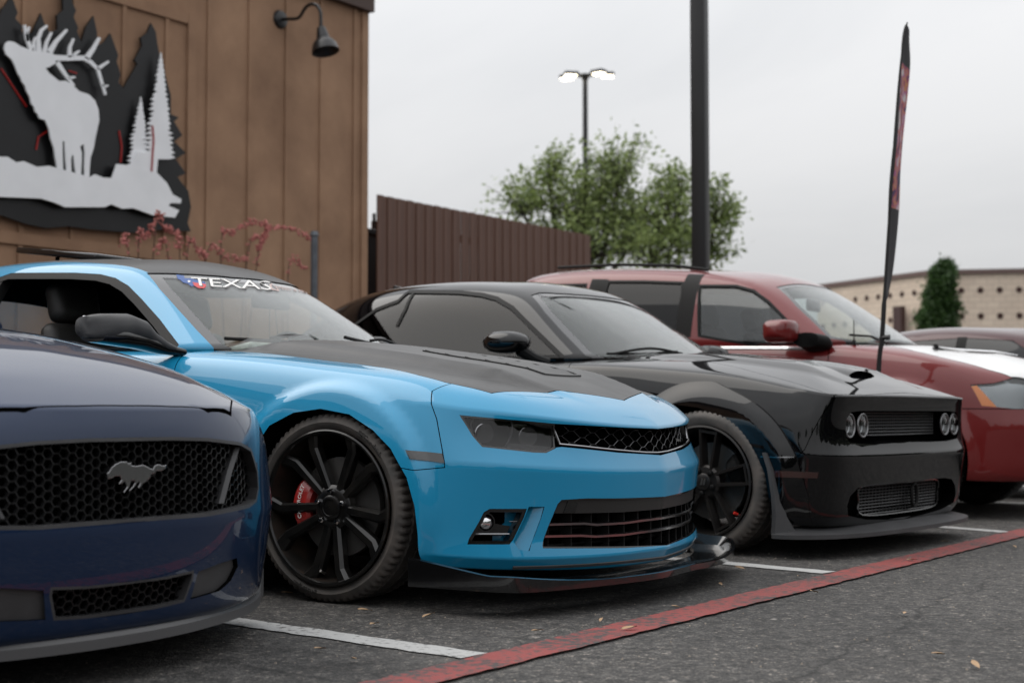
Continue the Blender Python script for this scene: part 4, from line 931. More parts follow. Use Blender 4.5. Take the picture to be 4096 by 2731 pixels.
    return C
def camaro_cabin():
    C = []
    def col(b, m, t, rm, c): # base, mid, top edge, roof mid, centre
        lo = (b[0] - .05 if b[0] > -2 else b[0] + .05, b[1] * .97, .82)
        C.append([(lo[0] if True else 0, 0, .82), lo, b, m, t, rm, c])
    col((-0.550, 0, .965), (-0.880, 0, 1.175), (-1.230, 0, 1.352), (-1.370, 0, 1.392), (-1.510, 0, 1.415))
    col((-0.620, .42, .962), (-0.930, .36, 1.17), (-1.250, .33, 1.345), (-1.410, .27, 1.392), (-1.610, 0, 1.425))
    col((-0.810, .70, .955), (-1.060, .615, 1.135), (-1.320, .525, 1.312), (-1.510, .40, 1.385), (-1.740, 0, 1.434))
    col((-0.910, .775, .955), (-1.160, .675, 1.135), (-1.420, .565, 1.325), (-1.640, .42, 1.398), (-1.890, 0, 1.438))
    col((-1.340, .805, .96), (-1.470, .705, 1.16), (-1.650, .585, 1.358), (-1.840, .43, 1.408), (-2.040, 0, 1.44))
    col((-1.840, .825, .97), (-1.890, .72, 1.18), (-1.970, .59, 1.376), (-2.110, .43, 1.415), (-2.210, 0, 1.44))
    col((-2.410, .83, 1.0), (-2.410, .71, 1.19), (-2.410, .575, 1.372), (-2.410, .42, 1.41), (-2.410, 0, 1.432))
    col((-2.860, .80, 1.02), (-2.810, .66, 1.19), (-2.710, .53, 1.34), (-2.660, .39, 1.385), (-2.610, 0, 1.41))
    col((-3.260, .70, 1.03), (-3.110, .56, 1.17), (-2.890, .44, 1.30), (-2.810, .33, 1.355), (-2.730, 0, 1.385))
    col((-3.410, .4, 1.035), (-3.210, .33, 1.17), (-2.960, .27, 1.30), (-2.880, .2, 1.34), (-2.810, 0, 1.36))
    col((-3.450, 0, 1.035), (-3.240, 0, 1.17), (-2.990, 0, 1.30), (-2.930, 0, 1.33), (-2.880, 0, 1.345))
    return C
CB = body_hull(camaro_cols(), [('row', 6, 0, 5, .85), ('row', 8, 0, 5, .95), ('row', 8, 5, 7, .4), ('row', 3, 0, 5, .85), ('row', 4, 0, 4, .5), ('row', 2, 0, 16, .7), ('col', 0, 2, 9, .8)], 3, CAMARO,
               arches=((0, .34, .43, .48, .032, .80), (-2.852, .34, .42, .52, .02, .80)))
_c = coords(CB.me)      # power bulge along the hood
_e = np.interp(_c[:, 0], [-.6, .2, .62, .78], [.56, .50, .40, .30]); _t = np.clip((_e + .03 - np.abs(_c[:, 1])) / .06, 0, 1); _t = _t * _t * (3 - 2 * _t)
_c[:, 2] += np.where((_c[:, 2] > .70) & (_c[:, 0] > -.75), .040 * _t * np.interp(_c[:, 0], [-.78, -.55, .40, .76], [0, 1, 1, 0]), 0)
set_coords(CB.me, _c); CB = Hull(CB.me, CAMARO)
CC = Hull(cage(camaro_cabin(), [('row', 2, 0, 10, 1.0), ('row', 1, 0, 10, 1.0), ('row', 4, 2, 7, .25)], 3), CAMARO)
X, Y, Zv = (1, 0, 0), (0, 1, 0), (0, 0, 1)
def scp_in(poly, c):
    n = len(poly); r_ = False
    for i in range(n):
        a, b = poly[i], poly[i - 1]
        if (a.z > c.z) != (b.z > c.z) and c.y < (b.y - a.y) * (c.z - a.z) / (b.z - a.z) + a.y: r_ = not r_
    return r_
def camaro_body():
    root = CAMARO
    # --- front slot: headlights and grille in one dark band
    hl = CB.trace(zm(*Z6, [(205, 22), (420, 42), (650, 62), (880, 82), (1110, 104), (1112, 335), (1020, 379), (900, 374), (640, 346), (420, 322), (330, 220), (262, 110)]))
    gt = CB.trace(zm(*Z6, [(1095, 103), (1300, 114), (1500, 126), (1770, 140), (2030, 152)])); gb = CB.trace(zm(*Z6, [(2022, 404), (1700, 376), (1400, 344), (1165, 322), (1100, 330)]))
    gt[-1] = Vector((gt[-1].x, .004, gt[-1].z)); gb[0] = Vector((gb[0].x, .004, gb[0].z))
    dh = (.90, -.43, 0)
    p_hl = prism_mesh(hl, dh, .3, 2); p_gr = prism_mesh(gt + gb, X, .3, 1.4)
    k1 = plug(CB, .055, p_hl); k2 = plug(CB, .075, p_gr)
    # --- lower intake and fog recesses
    li = CB.trace(zm(*Z3, [(985, 822), (1150, 812), (1340, 812), (1500, 808), (1658, 802), (1652, 1000), (1602, 1134), (1400, 1140), (1150, 1142), (862, 1142), (858, 1122), (895, 1000), (935, 905), (958, 850)]))
    for i in (4, 5, 6): li[i] = Vector((li[i].x, .004, li[i].z))
    k3 = plug(CB, .09, prism_mesh(li, X, .3, 1.4))
    fg = CB.trace(zm(*Z3, [(510, 881), (755, 881), (735, 940), (665, 1085), (640, 1116), (362, 1116), (372, 1080), (440, 965), (470, 905)]))
    sw_ = CB.trace(zm(*Z3, [(768, 868), (872, 868), (850, 940), (805, 1060), (772, 1160), (700, 1150), (668, 1095), (740, 940)])); _o = Vector((.55, .30, 0)).normalized()
    scp = MB(); _a = [p + Vector((.05, 0, 0)) for p in sw_]; _dep = [.085, .004, .002, .002, .004, .03, .06, .085]; _b = [p - Vector((dd, 0, 0)) for p, dd in zip(sw_, _dep)]; k = len(_a)
    scp.add(_a + _b, [tuple(range(k))] + [tuple(reversed(range(k, 2 * k)))] + [(i, (i + 1) % k, k + (i + 1) % k, k + i) for i in range(k)]); scp = tri_mesh(scp.mesh())
    df = (.80, -.60, 0); k4 = plug(CB, .07, prism_mesh(fg, df, .3, 2))
    # --- wheel openings
    ar = CB.trace(zm(*Z2, [(120, 430), (200, 315), (350, 235), (520, 210), (700, 245), (850, 345), (960, 460), (1060, 640), (1110, 820), (1130, 1000)]))
    ap = [(p.x, -1.3, p.z) for p in ar]; ap = [(-.405, -1.3, .0), (-.40, -1.3, .36)] + ap + [(ap[-1][0] + .01, -1.3, .0)]
    arch = MB().prism(ap, (0, .75, 0)).mesh()
    rar = MB().lathe([(.375, -1.3), (.375, -.55)], 48, at=(-2.852, 0, .34)); rar.f.append(tuple(range(48))); rar.f.append(tuple(range(48, 96))); rar.m += [0, 0]; rar = rar.mesh()
    side = [arch, mirror_y(arch), rar, mirror_y(rar)]
    # --- cabin well so that the interior is open
    well = prism_mesh([(-.72, -.60, 0), (-.85, -.74, 0), (-1.9, -.76, 0), (-2.6, -.74, 0), (-2.6, .74, 0), (-1.9, .76, 0), (-.85, .74, 0), (-.72, .60, 0)], Zv, .45, 1.2)
    B = boolean(CB.me, [k1, mirror_y(k1), k2, mirror_y(k2), k3, mirror_y(k3), k4, mirror_y(k4)] + side + [well])
    # --- hood
    he = CB.trace(zm(*Z5, [(0, 575), (200, 597), (400, 627), (560, 665), (710, 705), (980, 768), (1760, 810)]))
    near = [(p.x, p.y) for p in he]; near[-1] = (near[-1][0], 0)
    near = [(-.66, -.40), (-.80, -.66), (-.72, -.69), (-.45, -.69)] + [q for q in near if q[0] > -.3]
    hp = [(x, y, 0) for x, y in near] + [(x, -y, 0) for x, y in reversed(near[:-1])]
    d_h = .022
    hood = boolean(boolean(CB.me, grow_prism(hp, Zv, .5, 1.3, .0022), 'INTERSECT'), CB.off(d_h)); kh = plug(CB, d_h, grow_prism(hp, Zv, .5, 1.3, -.0018))
    B = boolean(B, kh)
    # --- seams between bumper, fender and door
    sm = CB.trace(zm(*Z3, [(150, 92), (130, 105), (160, 290), (185, 430), (212, 580)]))
    sp = [(p.x, p.z) for p in sm]
    poly = [(sp[0][0] + .06, .93), (sp[0][0] + .045, .84), (sp[0][0] + .02, sp[0][1] + .02)] + sp[1:] + [(sp[-1][0], .50), (.40, .49), (.33, .50), (.30, .0), (1.6, 0), (1.6, .93)]
    pb = [(x, 0, z) for x, z in poly]
    bump = boolean(B, grow_prism(pb, Y, -1.3, 1.3, .0016), 'INTERSECT')
    dz = [(-.815, 0, .955), (-.80, 0, .90), (-.78, 0, .60), (-.80, 0, .30), (-.84, 0, .20), (-1.98, 0, .20), (-2.10, 0, .40), (-2.12, 0, .70), (-2.12, 0, 1.3), (-.83, 0, 1.3)]
    B2 = boolean(B, grow_prism(pb, Y, -1.3, 1.3, -.0016))
    B2 = boolean(B2, plug(CB, .03, grow_prism(dz, Y, -1.3, -.5, -.002))); B2 = boolean(B2, plug(CB, .03, grow_prism(dz, Y, .5, 1.3, -.002)))
    part('body', B2, ['paint_sky_blue', 'void_black'], root, CB)
    SCP = [scp, mirror_y(scp)]
    bump = boolean(bump, SCP); fb = part('front_bumper', bump, ['paint_sky_blue', 'void_black'], root, CB)
    pa = [Vector(p) for p in sw_]
    for fc in fb.data.polygons:      # the carved flank beside the fog lamp is painted like the bumper
        c_ = Vector((fc.center.x, -abs(fc.center.y), fc.center.z))
        if fc.material_index == 1 and min((c_ - p).length for p in pa) < .09 and -.80 < c_.y < -.45 and CB.near(c_)[3] < .086 and abs(fc.normal.x) > .2 and scp_in(sw_, c_): fc.material_index = 0
    for y0, y1 in ((-1.3, -.78), (.78, 1.3)):
        part('door', boolean(boolean(CB.me, grow_prism(dz, Y, y0, y1, .002), 'INTERSECT'), CB.off(.029)), ['paint_sky_blue', 'void_black'], root, CB)
    hd = part('hood', hood, ['satin_black', 'void_black'], root, CB)
    hd['label'] = 'matte black hood with slatted centre vent'
    return hl, gt, gb, li, fg, hd, (p_hl, p_gr, dh, df)
_t0 = __import__('time').time()
CF = camaro_body()
print('camaro body', __import__('time').time() - _t0)
# ------------------------------------------------------------------ blue coupe: wheels
def rim_split_spoke(w_, Rr, W, spin):
    h = W / 2
    MB().lathe([(Rr, -h + .004), (Rr + .001, -h - .001), (Rr - .006, -h - .003), (Rr - .013, -h + .003), (Rr - .017, -h + .018), (Rr - .022, -h + .05), (Rr - .035, 0), (Rr - .04, h * .8), (Rr - .004, h * .95)], 96).build('rim', 'rim_barrel', w_)
    MB().lathe([(Rr + .0015, -h - .0035), (Rr - .004, -h - .0065), (Rr - .012, -h - .004), (Rr - .016, -h + .004)], 96).build('rim_lip', 'rim_gloss_black', w_)
    for k in range(5):
        a = R(spin + 72 * k); mb = MB()
        for s in (1, -1):
            a0, a1, am = a + s * R(15), a + s * R(17.5), a + s * R(13.0); rh, rm, rr = .058, Rr * .80, Rr - .010
            p0 = (rh * math.cos(a0), rh * math.sin(a0)); p1 = (rr * math.cos(a1), rr * math.sin(a1)); pm = (rm * math.cos(am), -h + .016, rm * math.sin(am))
            spoke_bar(mb, p0, p1, .033, .052, -h + .034, -h + .004, .04, .5, pm)
        mb.build('spoke', 'rim_gloss_black', w_, smooth=20.0)
    hub = MB().lathe([(.085, -h + .07), (.082, -h + .040), (.066, -h + .030), (.046, -h + .028), (.044, -h + .022), (.036, -h + .018), (.0305, -h + .018), (.029, -h + .021), (.001, -h + .020)], 40).build('hub', 'rim_gloss_black', w_)
    for k in range(5):
        a = R(spin + 36 + 72 * k); c = (.060 * math.cos(a), 0, .060 * math.sin(a))
        MB().lathe([(.0105, -h + .05), (.0105, -h + .018), (.007, -h + .012), (.001, -h + .011)], 6, at=c).build('lug_nut', 'chrome', w_, smooth=20.0)
    brake(w_, .182, -h + .09, 180, 'caliper_red', 'CHEVROLET', 66)
    a = R(262); MB().tube([(.245 * math.cos(a), -h + .04, .245 * math.sin(a)), (.232 * math.cos(a), -h + .012, .232 * math.sin(a))], [.006, .005]).build('valve_stem', 'steel', w_)
CW, CR_ = .345, .283
for (x, yy, sd, hid) in ((0, -.93 + .125, -1, False), (-2.852, -.93 + .125, -1, True), (0, .93 - .125, 1, True), (-2.852, .93 - .125, 1, True)):
    wheel(CAMARO, (x, yy, CW), CW, CR_, .25, 340, rim_split_spoke, sd, 'rubber_dusty', [('BFGoodrich', .026, .302, 62, True), ('g-Force Sport', .020, .304, 262, True)], hidden=hid)
# ------------------------------------------------------------------ blue coupe: cabin
glass_mat('glass_pane', (.93, .95, .95))
def camaro_cabin_parts():
    root = CAMARO; B = CC
    def tr(pts): return B.trace(zm(*Z4, pts))
    wl = tr([(787, 190), (860, 280), (960, 390), (1060, 500), (1148, 592)])                    # outer edge of the windscreen beside the pillar
    wt = tr([(860, 190), (980, 194), (1100, 200), (1250, 213)])
    d = (.80, 0, .60)
    low = [Vector((-.66, wl[-1].y + .06, .90)), Vector((-.50, -.3, .90)), Vector((-.45, 0, .90))]
    pc = Vector((wt[-1].x, 0, wt[-1].z + .004)); top = [p for p in wt if p.y < -.06]
    half = [pc] + top[::-1] + wl + low; full = half + [Vector((p.x, -p.y, p.z)) for p in reversed(half[1:-1])]
    pw = grow_prism(full, d, -2.5, 2.5, 0)
    sw = [(-40, 205), (100, 190), (400, 189), (540, 197), (620, 217), (690, 258), (760, 328), (860, 440), (962, 575)]
    so = [local_pix(root, *zm(*Z4, [p])[0], y=-.70) for p in sw]
    so = tr(sw[1:])
    sx = [Vector((-2.30, 0, so[0].z - .045)), Vector((-2.12, 0, so[0].z + .002))] + [Vector((p.x, 0, p.z)) for p in so] + [Vector((so[-1].x + .01, 0, .93)), Vector((-2.30, 0, .93))]
    swn = [Vector((p.x, -1, p.z)) for p in sx]
    ps = grow_prism(swn, Y, -1.3, -.2, 0); psr = grow_prism(swn, Y, .2, 1.3, 0)
    rear = [(-2.95, -.42, 1.29), (-3.30, -.60, 1.08), (-3.36, 0, 1.08), (-3.30, .60, 1.08), (-2.95, .42, 1.29)]
    pr = prism_mesh(rear, (-.5, 0, .86), .2, 3.5)
    base = prism_mesh([(-5, -2, 0), (1, -2, 0), (1, 2, 0), (-5, 2, 0)], Zv, .90, 2)
    F = boolean(CC.me, CC.off(.035)); F = boolean(F, base, 'INTERSECT'); F = boolean(F, [pw, ps, psr, pr])
    rp = [(p.x - .0, p.y, 0) for p in wl[:1]]
    x0, w0 = wl[0].x, abs(wl[0].y)
    plan = [(-.9, -w0 * .98, 0), (x0 - .01, -w0 * .985, 0), (x0 - .12, -w0 * .97 - .01, 0), (x0 - .35, -w0 - .01, 0), (-2.4, -w0, 0), (-2.86, -.44, 0), (-2.86, .44, 0), (-2.4, w0, 0), (x0 - .35, w0 + .01, 0), (x0 - .12, w0 * .97 + .01, 0), (x0 - .01, w0 * .985, 0), (-.9, w0 * .98, 0)]
    pp = prism_mesh(plan, Zv, 1.0, 2.0)
    up = prism_mesh([(-5, 0, 1.20), (-5, 0, 3), (2, 0, 3), (2, 0, 1.20)], Y, -2, 2)
    part('pillars', boolean(F, boolean(pp, up, 'INTERSECT')), ['paint_sky_blue', 'void_black'], root, CC)
    rf = part('roof', boolean(boolean(F, pp, 'INTERSECT'), up, 'INTERSECT'), ['satin_black', 'void_black'], root, CC); rf['label'] = 'matte black roof panel'
    # windscreen: glass inside a dark printed border
    inner = grow_prism(full, d, -2.5, 2.5, .045)
    h1 = CC.offhull(.004)
    fr_ = boolean(shell(CC, .004, .010, pw), inner)
    ws = part('windshield', shell(CC, .004, .009, inner), 'glass_clear', root, [h1]); part('border', fr_, ['frit', 'frit'], ws, [h1])
    # side window trim and weatherstrip
    tin = grow_prism(swn, Y, -1.3, -.2, .030); t_ = boolean(shell(CC, .001, .022, ps), tin)
    part('window_trim', t_, 'plastic_black', root)
    part('window_trim', mirror_y(t_), 'plastic_black', root)
    part('side_window', mirror_y(shell(CC, .008, .013, ps)), 'glass_pane', root, None)
    part('rear_window', shell(CC, .004, .009, pr), 'glass_side', root)
    # rear pillar of the door opening
    part('pillar_cover', shell(CC, .003, .05, prism_mesh([(-2.12, 0, .9), (-2.30, 0, .9), (-2.34, 0, 1.5), (-2.16, 0, 1.5)], Y, -1.3, -.3)), 'plastic_black', root)
    return wl, full
CGL = camaro_cabin_parts()
# door top strip, small sail panel behind the pillar
# ------------------------------------------------------------------ interior
def seat(parent, x, y, z, mt, h=.62, w_=.50, lean=14):
    s = bpy.data.objects.new('seat', None); COL.objects.link(s); s.parent = parent; s.location = (x, y, z)
    v, f = rbox((.52, w_, .16), .05, 3, (.20, 0, -.06)); MB().add(v, f).build('cushion', mt, s)
    rt = Rot('Y', -lean); v, f = rbox((.13, w_ * .98, h), .05, 3, (0, 0, h / 2), taper=(.8, .82)); v = [rt @ p + Vector((-.06, 0, -.05)) for p in v]; MB().add(v, f).build('backrest', mt, s)
    v, f = rbox((.11, .27, .19), .045, 3, (0, 0, h + .10)); v = [rt @ p + Vector((-.06, 0, -.05)) for p in v]; MB().add(v, f).build('headrest', mt, s)
    return s
seat(CAMARO, -1.72, -.38, .55, 'leather_black'); seat(CAMARO, -1.72, .38, .55, 'leather_black')
v, f = rbox((.16, 1.2, .5), .06, 3, (-2.62, 0, .80)); MB().add(v, f).build('rear_seat', 'leather_black', CAMARO)
v, f = loft([[(-.58, y, .70), (-.60, y, .905), (-.95, y, .93 - .02 * abs(y)), (-1.12, y, .90), (-1.16, y, .80), (-1.1, y, .6)] for y in (-.72, -.5, -.2, 0, .2, .5, .72)]); MB().add(v, f).build('dashboard', 'dash_black', CAMARO)
mb = MB(); c = Vector((-1.22, .38, .90)); u_ = Vector((0, 1, 0)); w2 = Vector((-.35, 0, .93)).normalized()
mb.tube([c + u_ * (.185 * math.cos(t)) + w2 * (.185 * math.sin(t)) for t in [math.tau * i / 32 for i in range(32)]], .016, 8, closed=True)
for a in (90, 210, 330): mb.tube([c, c + u_ * (.18 * math.cos(R(a))) + w2 * (.18 * math.sin(R(a)))], .018, 6, flat=.5)
mb.tube([c, c + Vector((.2, 0, -.08))], .04, 10); mb.build('steering_wheel', 'leather_black', CAMARO)
v, f = rbox((.03, .26, .075), .02, 2, (-1.09, .02, 1.205)); rvm = MB().add(v, f).tube([(-1.09, 0, 1.21), (-1.13, 0, 1.29)], .012).build('rear_view_mirror', 'plastic_black', CAMARO)
v, f = rbox((.14, .34, .06), .025, 2, (-.84, -.30, .955)); mb = MB().add([Vector((p.x, p.y, p.z + .012 * math.sin(p.y * 60) * math.cos(p.x * 50))) for p in v], f); o = mb.build('rolled_cloth', 'paper_towel', None); o.parent = CAMARO; o.name = 'dash_cloth'
for q in (-.02, .02): MB().tube([(-1.08, .02 + q, 1.17), (-1.07, .02 + q * 1.5, 1.02)], .0018, 5).build('hanging_cord', 'plastic_black', CAMARO)
# ------------------------------------------------------------------ tilted sunroof glass
v, f = rbox((.56, .74, .030), .010, 2); rt = Rot('Y', 6.5)
MB().add([rt @ p + Vector((-2.10, 0, 1.449)) for p in v], f).build('sunroof_panel', 'gloss_black', CAMARO)
for q in (.37, -.37): MB().tube([(-2.25, q * .6, 1.40), (-2.25, q * .6, 1.455)], .01).build('sunroof_arm', 'plastic_black', CAMARO)
# ------------------------------------------------------------------ door mirrors
def mirror_camaro(s):
    m = bpy.data.objects.new('door_mirror', None); COL.objects.link(m); m.parent = CAMARO
    def fl(v): return [(p[0] - (.16 if s > 0 else 0), (p[1] + (.10 if s > 0 else 0)) * -s, p[2]) for p in v]
    rings = [sring((-1.045, -1.135, 1.022), (.5, .85, 0), Zv, .02, .022), sring((-1.04, -1.125, 1.025), (.75, .5, 0), Zv, .05, .042), sring((-1.02, -1.08, 1.027), (.95, .2, 0), Zv, .082, .052), sring((-.99, -1.0, 1.028), (1, 0, 0), Zv, .098, .055), sring((-.95, -.945, 1.012), (1, -.1, 0), Zv, .085, .047), sring((-.91, -.915, .985), (1, -.2, 0), Zv, .055, .030), sring((-.86, -.885, .955), (1, -.2, 0), Zv, .04, .018), sring((-.83, -.86, .942), (1, -.2, 0), Zv, .025, .012)]
    v, f = loft(rings); up = MB().add(fl(v), f).build('mirror_cap', 'plastic_grey', m, smooth=50.0)
    rings = [[Vector((p.x, p.y, min(p.z, 1.012 + .25 * (p.x + 1.02) * 0) - .004)) for p in sring(c_, u_, Zv, a_, b_)] for c_, u_, a_, b_ in (((-1.03, -1.10, 1.0), (.9, .3, 0), .06, .030), ((-1.0, -1.03, .995), (1, 0, 0), .088, .034), ((-.955, -.95, .982), (1, 0, 0), .08, .032), ((-.88, -.89, .950), (1, 0, 0), .055, .022), ((-.82, -.84, .935), (1, 0, 0), .04, .015))]
    v, f = loft(rings); MB().add(fl(v), f).build('mirror_base', 'gloss_black', m, smooth=50.0)
    v, f = rbox((.006, .15, .085), .003, 1, (-1.085, -1.03, 1.03)); MB().add(fl(v), f).build('mirror_glass', 'chrome', m)
mirror_camaro(1); mirror_camaro(-1)
# ------------------------------------------------------------------ front lamps, grilles, splitter
def camaro_front():
    hl, gt, gb, li, fg, hood, (p_hl, p_gr, dh, df) = CF; root = CAMARO
    h3 = CB.offhull(.006)
    for s in (1, -1):
        fl = (lambda m: m) if s == 1 else mirror_y
        lamp = bpy.data.objects.new('headlight', None); COL.objects.link(lamp); lamp.parent = root
        pin = grow_prism(hl, dh, .3, 2, .006)
        part('lens', fl(shell(CB, .006, .010, pin)), 'lens_smoke', lamp)
        part('housing', fl(boolean(shell(CB, .003, .03, p_hl), grow_prism(hl, dh, .3, 2, .007))), 'gloss_black', lamp)
        # projector and indicator bowls set on the recess floor
        c1 = CB.ray(*zm(*Z6, [(470, 195)])[0]); c2 = CB.ray(*zm(*Z6, [(880, 225)])[0]); dv = Vector(dh).normalized()
        def mp(pts): return [(p[0], p[1] * s, p[2]) for p in pts]
        for c_, r_ in ((c1, .040), (c2, .040)):
            mb = MB()
            q = c_ - dv * .032; uu = dv.cross(Vector(Zv)).normalized(); rings = [[q + dv * a + uu * (rr * math.cos(t)) + Vector(Zv) * (rr * .9 * math.sin(t)) for t in [math.tau * i / 24 for i in range(24)]] for rr, a in ((r_, .012), (r_ * .92, .014), (r_ * .8, -.008), (r_ * .6, -.008), (r_ * .5, .006), (r_ * .2, .012))]
            v, f = loft(rings); mb.add(mp(v), f)
            mb.build('projector', 'lamp_inner', lamp)
        a = [CB.ray(*p) for p in zm(*Z6, [(715, 102), (860, 112), (862, 150), (722, 142)])]; a = [p - dv * .013 for p in a]
        MB().prism(mp(a), (-.004 * dv.x, -.004 * dv.y * s, 0)).build('reflector', 'chrome', lamp)
        a = [CB.ray(*p) for p in zm(*Z6, [(690, 285), (1090, 322), (1020, 372), (650, 340)])]; a = [p - dv * .015 for p in a]
        MB().prism(mp(a), (-.004 * dv.x, -.004 * dv.y * s, 0)).build('lower_bezel', 'plastic_grey', lamp)
        a = [CB.ray(*p) - dv * .014 for p in zm(*Z6, [(700, 72), (722, 110), (715, 200), (690, 270), (650, 335)])]
        MB().tube(mp(a), .004, 6).build('divider', 'plastic_grey', lamp)
        a = [CB.ray(*p) - dv * .014 for p in zm(*Z6, [(355, 48), (335, 110), (345, 200), (385, 280)])]
        MB().tube(mp(a), .004, 6).build('divider', 'plastic_grey', lamp)
    # upper grille: honeycomb wires in front of the recess floor
    g = bpy.data.objects.new('upper_grille', None); COL.objects.link(g); g.parent = root
    hin = CB.offhull(.035)
    y1 = gt[0].y + .012
    def zlim(y): 
        y = -abs(y); T = np.interp(y, [p.y for p in gt], [p.z for p in gt]); q = gb[::-1]; Bm = np.interp(y, [p.y for p in q], [p.z for p in q]); return Bm, T
    def onface(y, z):
        p = hin.hit((2, y, z), (-1, 0, 0)); return p if p else Vector((.8, y, z))
    mb = MB(); cw, rh_ = .105, .021; fl_ = .010
    def seg(a, b):
        pts = []
        for t in np.linspace(0, 1, 9):
            y, z = a[0] + (b[0] - a[0]) * t, a[1] + (b[1] - a[1]) * t; lo, hi = zlim(y)
            if z < lo + .010 or z > hi - .004 or abs(y) > abs(y1) - .004: continue
            pts.append(onface(y, z))
        if len(pts) > 1: mb.tube(pts, .0013, 5)
    def node(r_, c_):
        y = c_ * cw + (cw / 2 if r_ % 2 else 0); lo, hi = zlim(y); return y, (lo + hi) / 2 + r_ * rh_
    for r_ in range(-4, 5):
        for c_ in range(-8, 9):
            y, z = node(r_, c_); seg((y - fl_, z), (y + fl_, z))
            for sg in (1, -1):
                c2 = c_ + ((0 if r_ % 2 == 0 else 1) if sg > 0 else (-1 if r_ % 2 == 0 else 0)); y2, z2 = node(r_ + 1, c2)
                seg((y + sg * fl_, z), (y2 - sg * fl_, z2))
    mb.build('mesh_wire', 'wire_grey', g)['kind'] = 'stuff'
    # bright lower edge of the upper grille
    lowp = [p + Vector((.002, 0, .010)) for p in gb[:-1]]; lp = lowp[::-1][:-1] + [Vector((lowp[0].x + .002, 0, lowp[0].z))]; lp = lp + [Vector((p.x, -p.y, p.z)) for p in reversed(lp[:-1])]
    MB().tube([p - Vector((.012, 0, 0)) for p in spl(lp, 3)], .0042, 6).build('chrome_edge', 'dark_chrome', g)
    for s in (1, -1):
        q = [Vector((p.x - .012, p.y * s, p.z)) for p in (gt[0] + Vector((0, .014, -.012)), (gt[0] + gb[-2]) / 2 + Vector((.0, .010, 0)), gb[-2] + Vector((0, .008, .012)))]
        MB().tube(q, .004, 6).build('chrome_edge', 'dark_chrome', g)
    # lower intake
    g = bpy.data.objects.new('lower_grille', None); COL.objects.link(g); g.parent = root
    h4 = CB.offhull(.03)
    pl = grow_prism(li, X, .3, 1.4, .006)
    topb = CB.trace(zm(*Z3, [(1000, 812), (1340, 812), (1665, 798), (1650, 885), (1400, 905), (1100, 912), (935, 912)])); topb[2].y = topb[3].y = .01
    b_ = boolean(shell(CB, .012, .02, prism_mesh(li, X, .3, 1.4)), prism_mesh(topb, X, .3, 1.4), 'INTERSECT')
    pnl = part('blank_panel', b_, ['satin_black', 'plastic_black'], g, [CB.offhull(.012)]); part('blank_panel', mirror_y(b_), ['satin_black', 'plastic_black'], g)
    fq = [p for i, p in enumerate(li) if i not in (5,)]; fq = fq[5:] + fq[:4]; fq = fq + [Vector((p.x, -p.y, p.z)) for p in reversed(fq)]
    part('surround', boolean(shell(CB, .004, .05, grow_prism(fq, X, .3, 1.4, 0)), grow_prism(fq, X, .3, 1.4, .006)), 'gloss_black', g)
    for rowpts in ([(900, 984), (1150, 976), (1235, 984), (1430, 972), (1525, 958), (1640, 945)], [(872, 1062), (1130, 1056), (1230, 1062), (1420, 1050), (1515, 1036), (1620, 1024)]):
        q = [p - Vector((.016, 0, 0)) for p in CB.trace(zm(*Z3, rowpts))]; q[-1].y = 0
        full = q + [Vector((p.x, -p.y, p.z)) for p in reversed(q[:-1])]; rings = []
        for p in full: rings.append([p + Vector((0, 0, .006)), p + Vector((.006, 0, .002)), p + Vector((.004, 0, -.006)), p + Vector((-.03, 0, -.006)), p + Vector((-.03, 0, .004))])
        v, f = loft(rings); MB().add(v, f).build('bar', 'dark_chrome', g, smooth=20.0)
    for yy in np.arange(-.60, .61, .092):
        p0 = h4.hit((2, yy, .20), (-1, 0, 0)); p1 = h4.hit((2, yy, .34), (-1, 0, 0))
        if not p0: continue
        e = abs(yy) / .62; zt = .345; zb = .185
        MB().box((min(p0.x, p1.x) - .05, yy - .003, zb), (max(p0.x, p1.x) - .004, yy + .003, zt)).build('fin', 'plastic_black', g, smooth=False)
    for z_ in (.215, .275):
        q = [h4.hit((2, yy, z_), (-1, 0, 0)) - Vector((.03, 0, 0)) for yy in np.linspace(-.6, .6, 13)]; MB().tube(q, .006, 6).build('slat', 'plastic_black', g)
    t = [CB.ray(*p) for p in zm(*Z3, [(1050, 815), (1118, 815), (1090, 905), (1015, 908)])]; pc = plug(CB, .06, prism_mesh(t, X, .3, 1.4))
    part('tow_hook_recess', shell(CB, .009, .03, prism_mesh(t, X, .3, 1.4)), 'gloss_black', g)
    # fog lamps
    for s in (1, -1):
        fl = (lambda m: m) if s == 1 else mirror_y
        fo = bpy.data.objects.new('fog_light', None); COL.objects.link(fo); fo.parent = root
        dv = Vector(df).normalized(); uu = dv.cross(Vector(Zv)).normalized()
        part('bezel', fl(boolean(shell(CB, .002, .05, prism_mesh(fg, df, .3, 2)), grow_prism(fg, df, .3, 2, .012))), 'gloss_black', fo)
        bs = [CB.ray(*p) - dv * .03 for p in zm(*Z3, [(400, 1060), (640, 1060), (665, 1000), (460, 965)])]
        MB().prism([(p.x, p.y * s, p.z) for p in bs], (-.01, 0, 0)).build('shelf', 'gloss_black', fo)
        c_ = CB.ray(*zm(*Z3, [(500, 975)])[0]) - dv * .035
        rings = [[c_ + dv * a + uu * (rr * math.cos(t)) + Vector(Zv) * (rr * math.sin(t)) for t in [math.tau * i / 24 for i in range(24)]] for rr, a in ((.034, 0), (.034, .014), (.029, .014), (.027, .004))]
        v, f = loft(rings, False); MB().add([(p.x, p.y * s, p.z) for p in v], f).build('lamp_ring', 'gloss_black', fo)
        rings = [[c_ + dv * a + uu * (rr * math.cos(t)) + Vector(Zv) * (rr * math.sin(t)) for t in [math.tau * i / 24 for i in range(24)]] for rr, a in ((.027, .003), (.022, .014), (.012, .020), (.002, .022))]
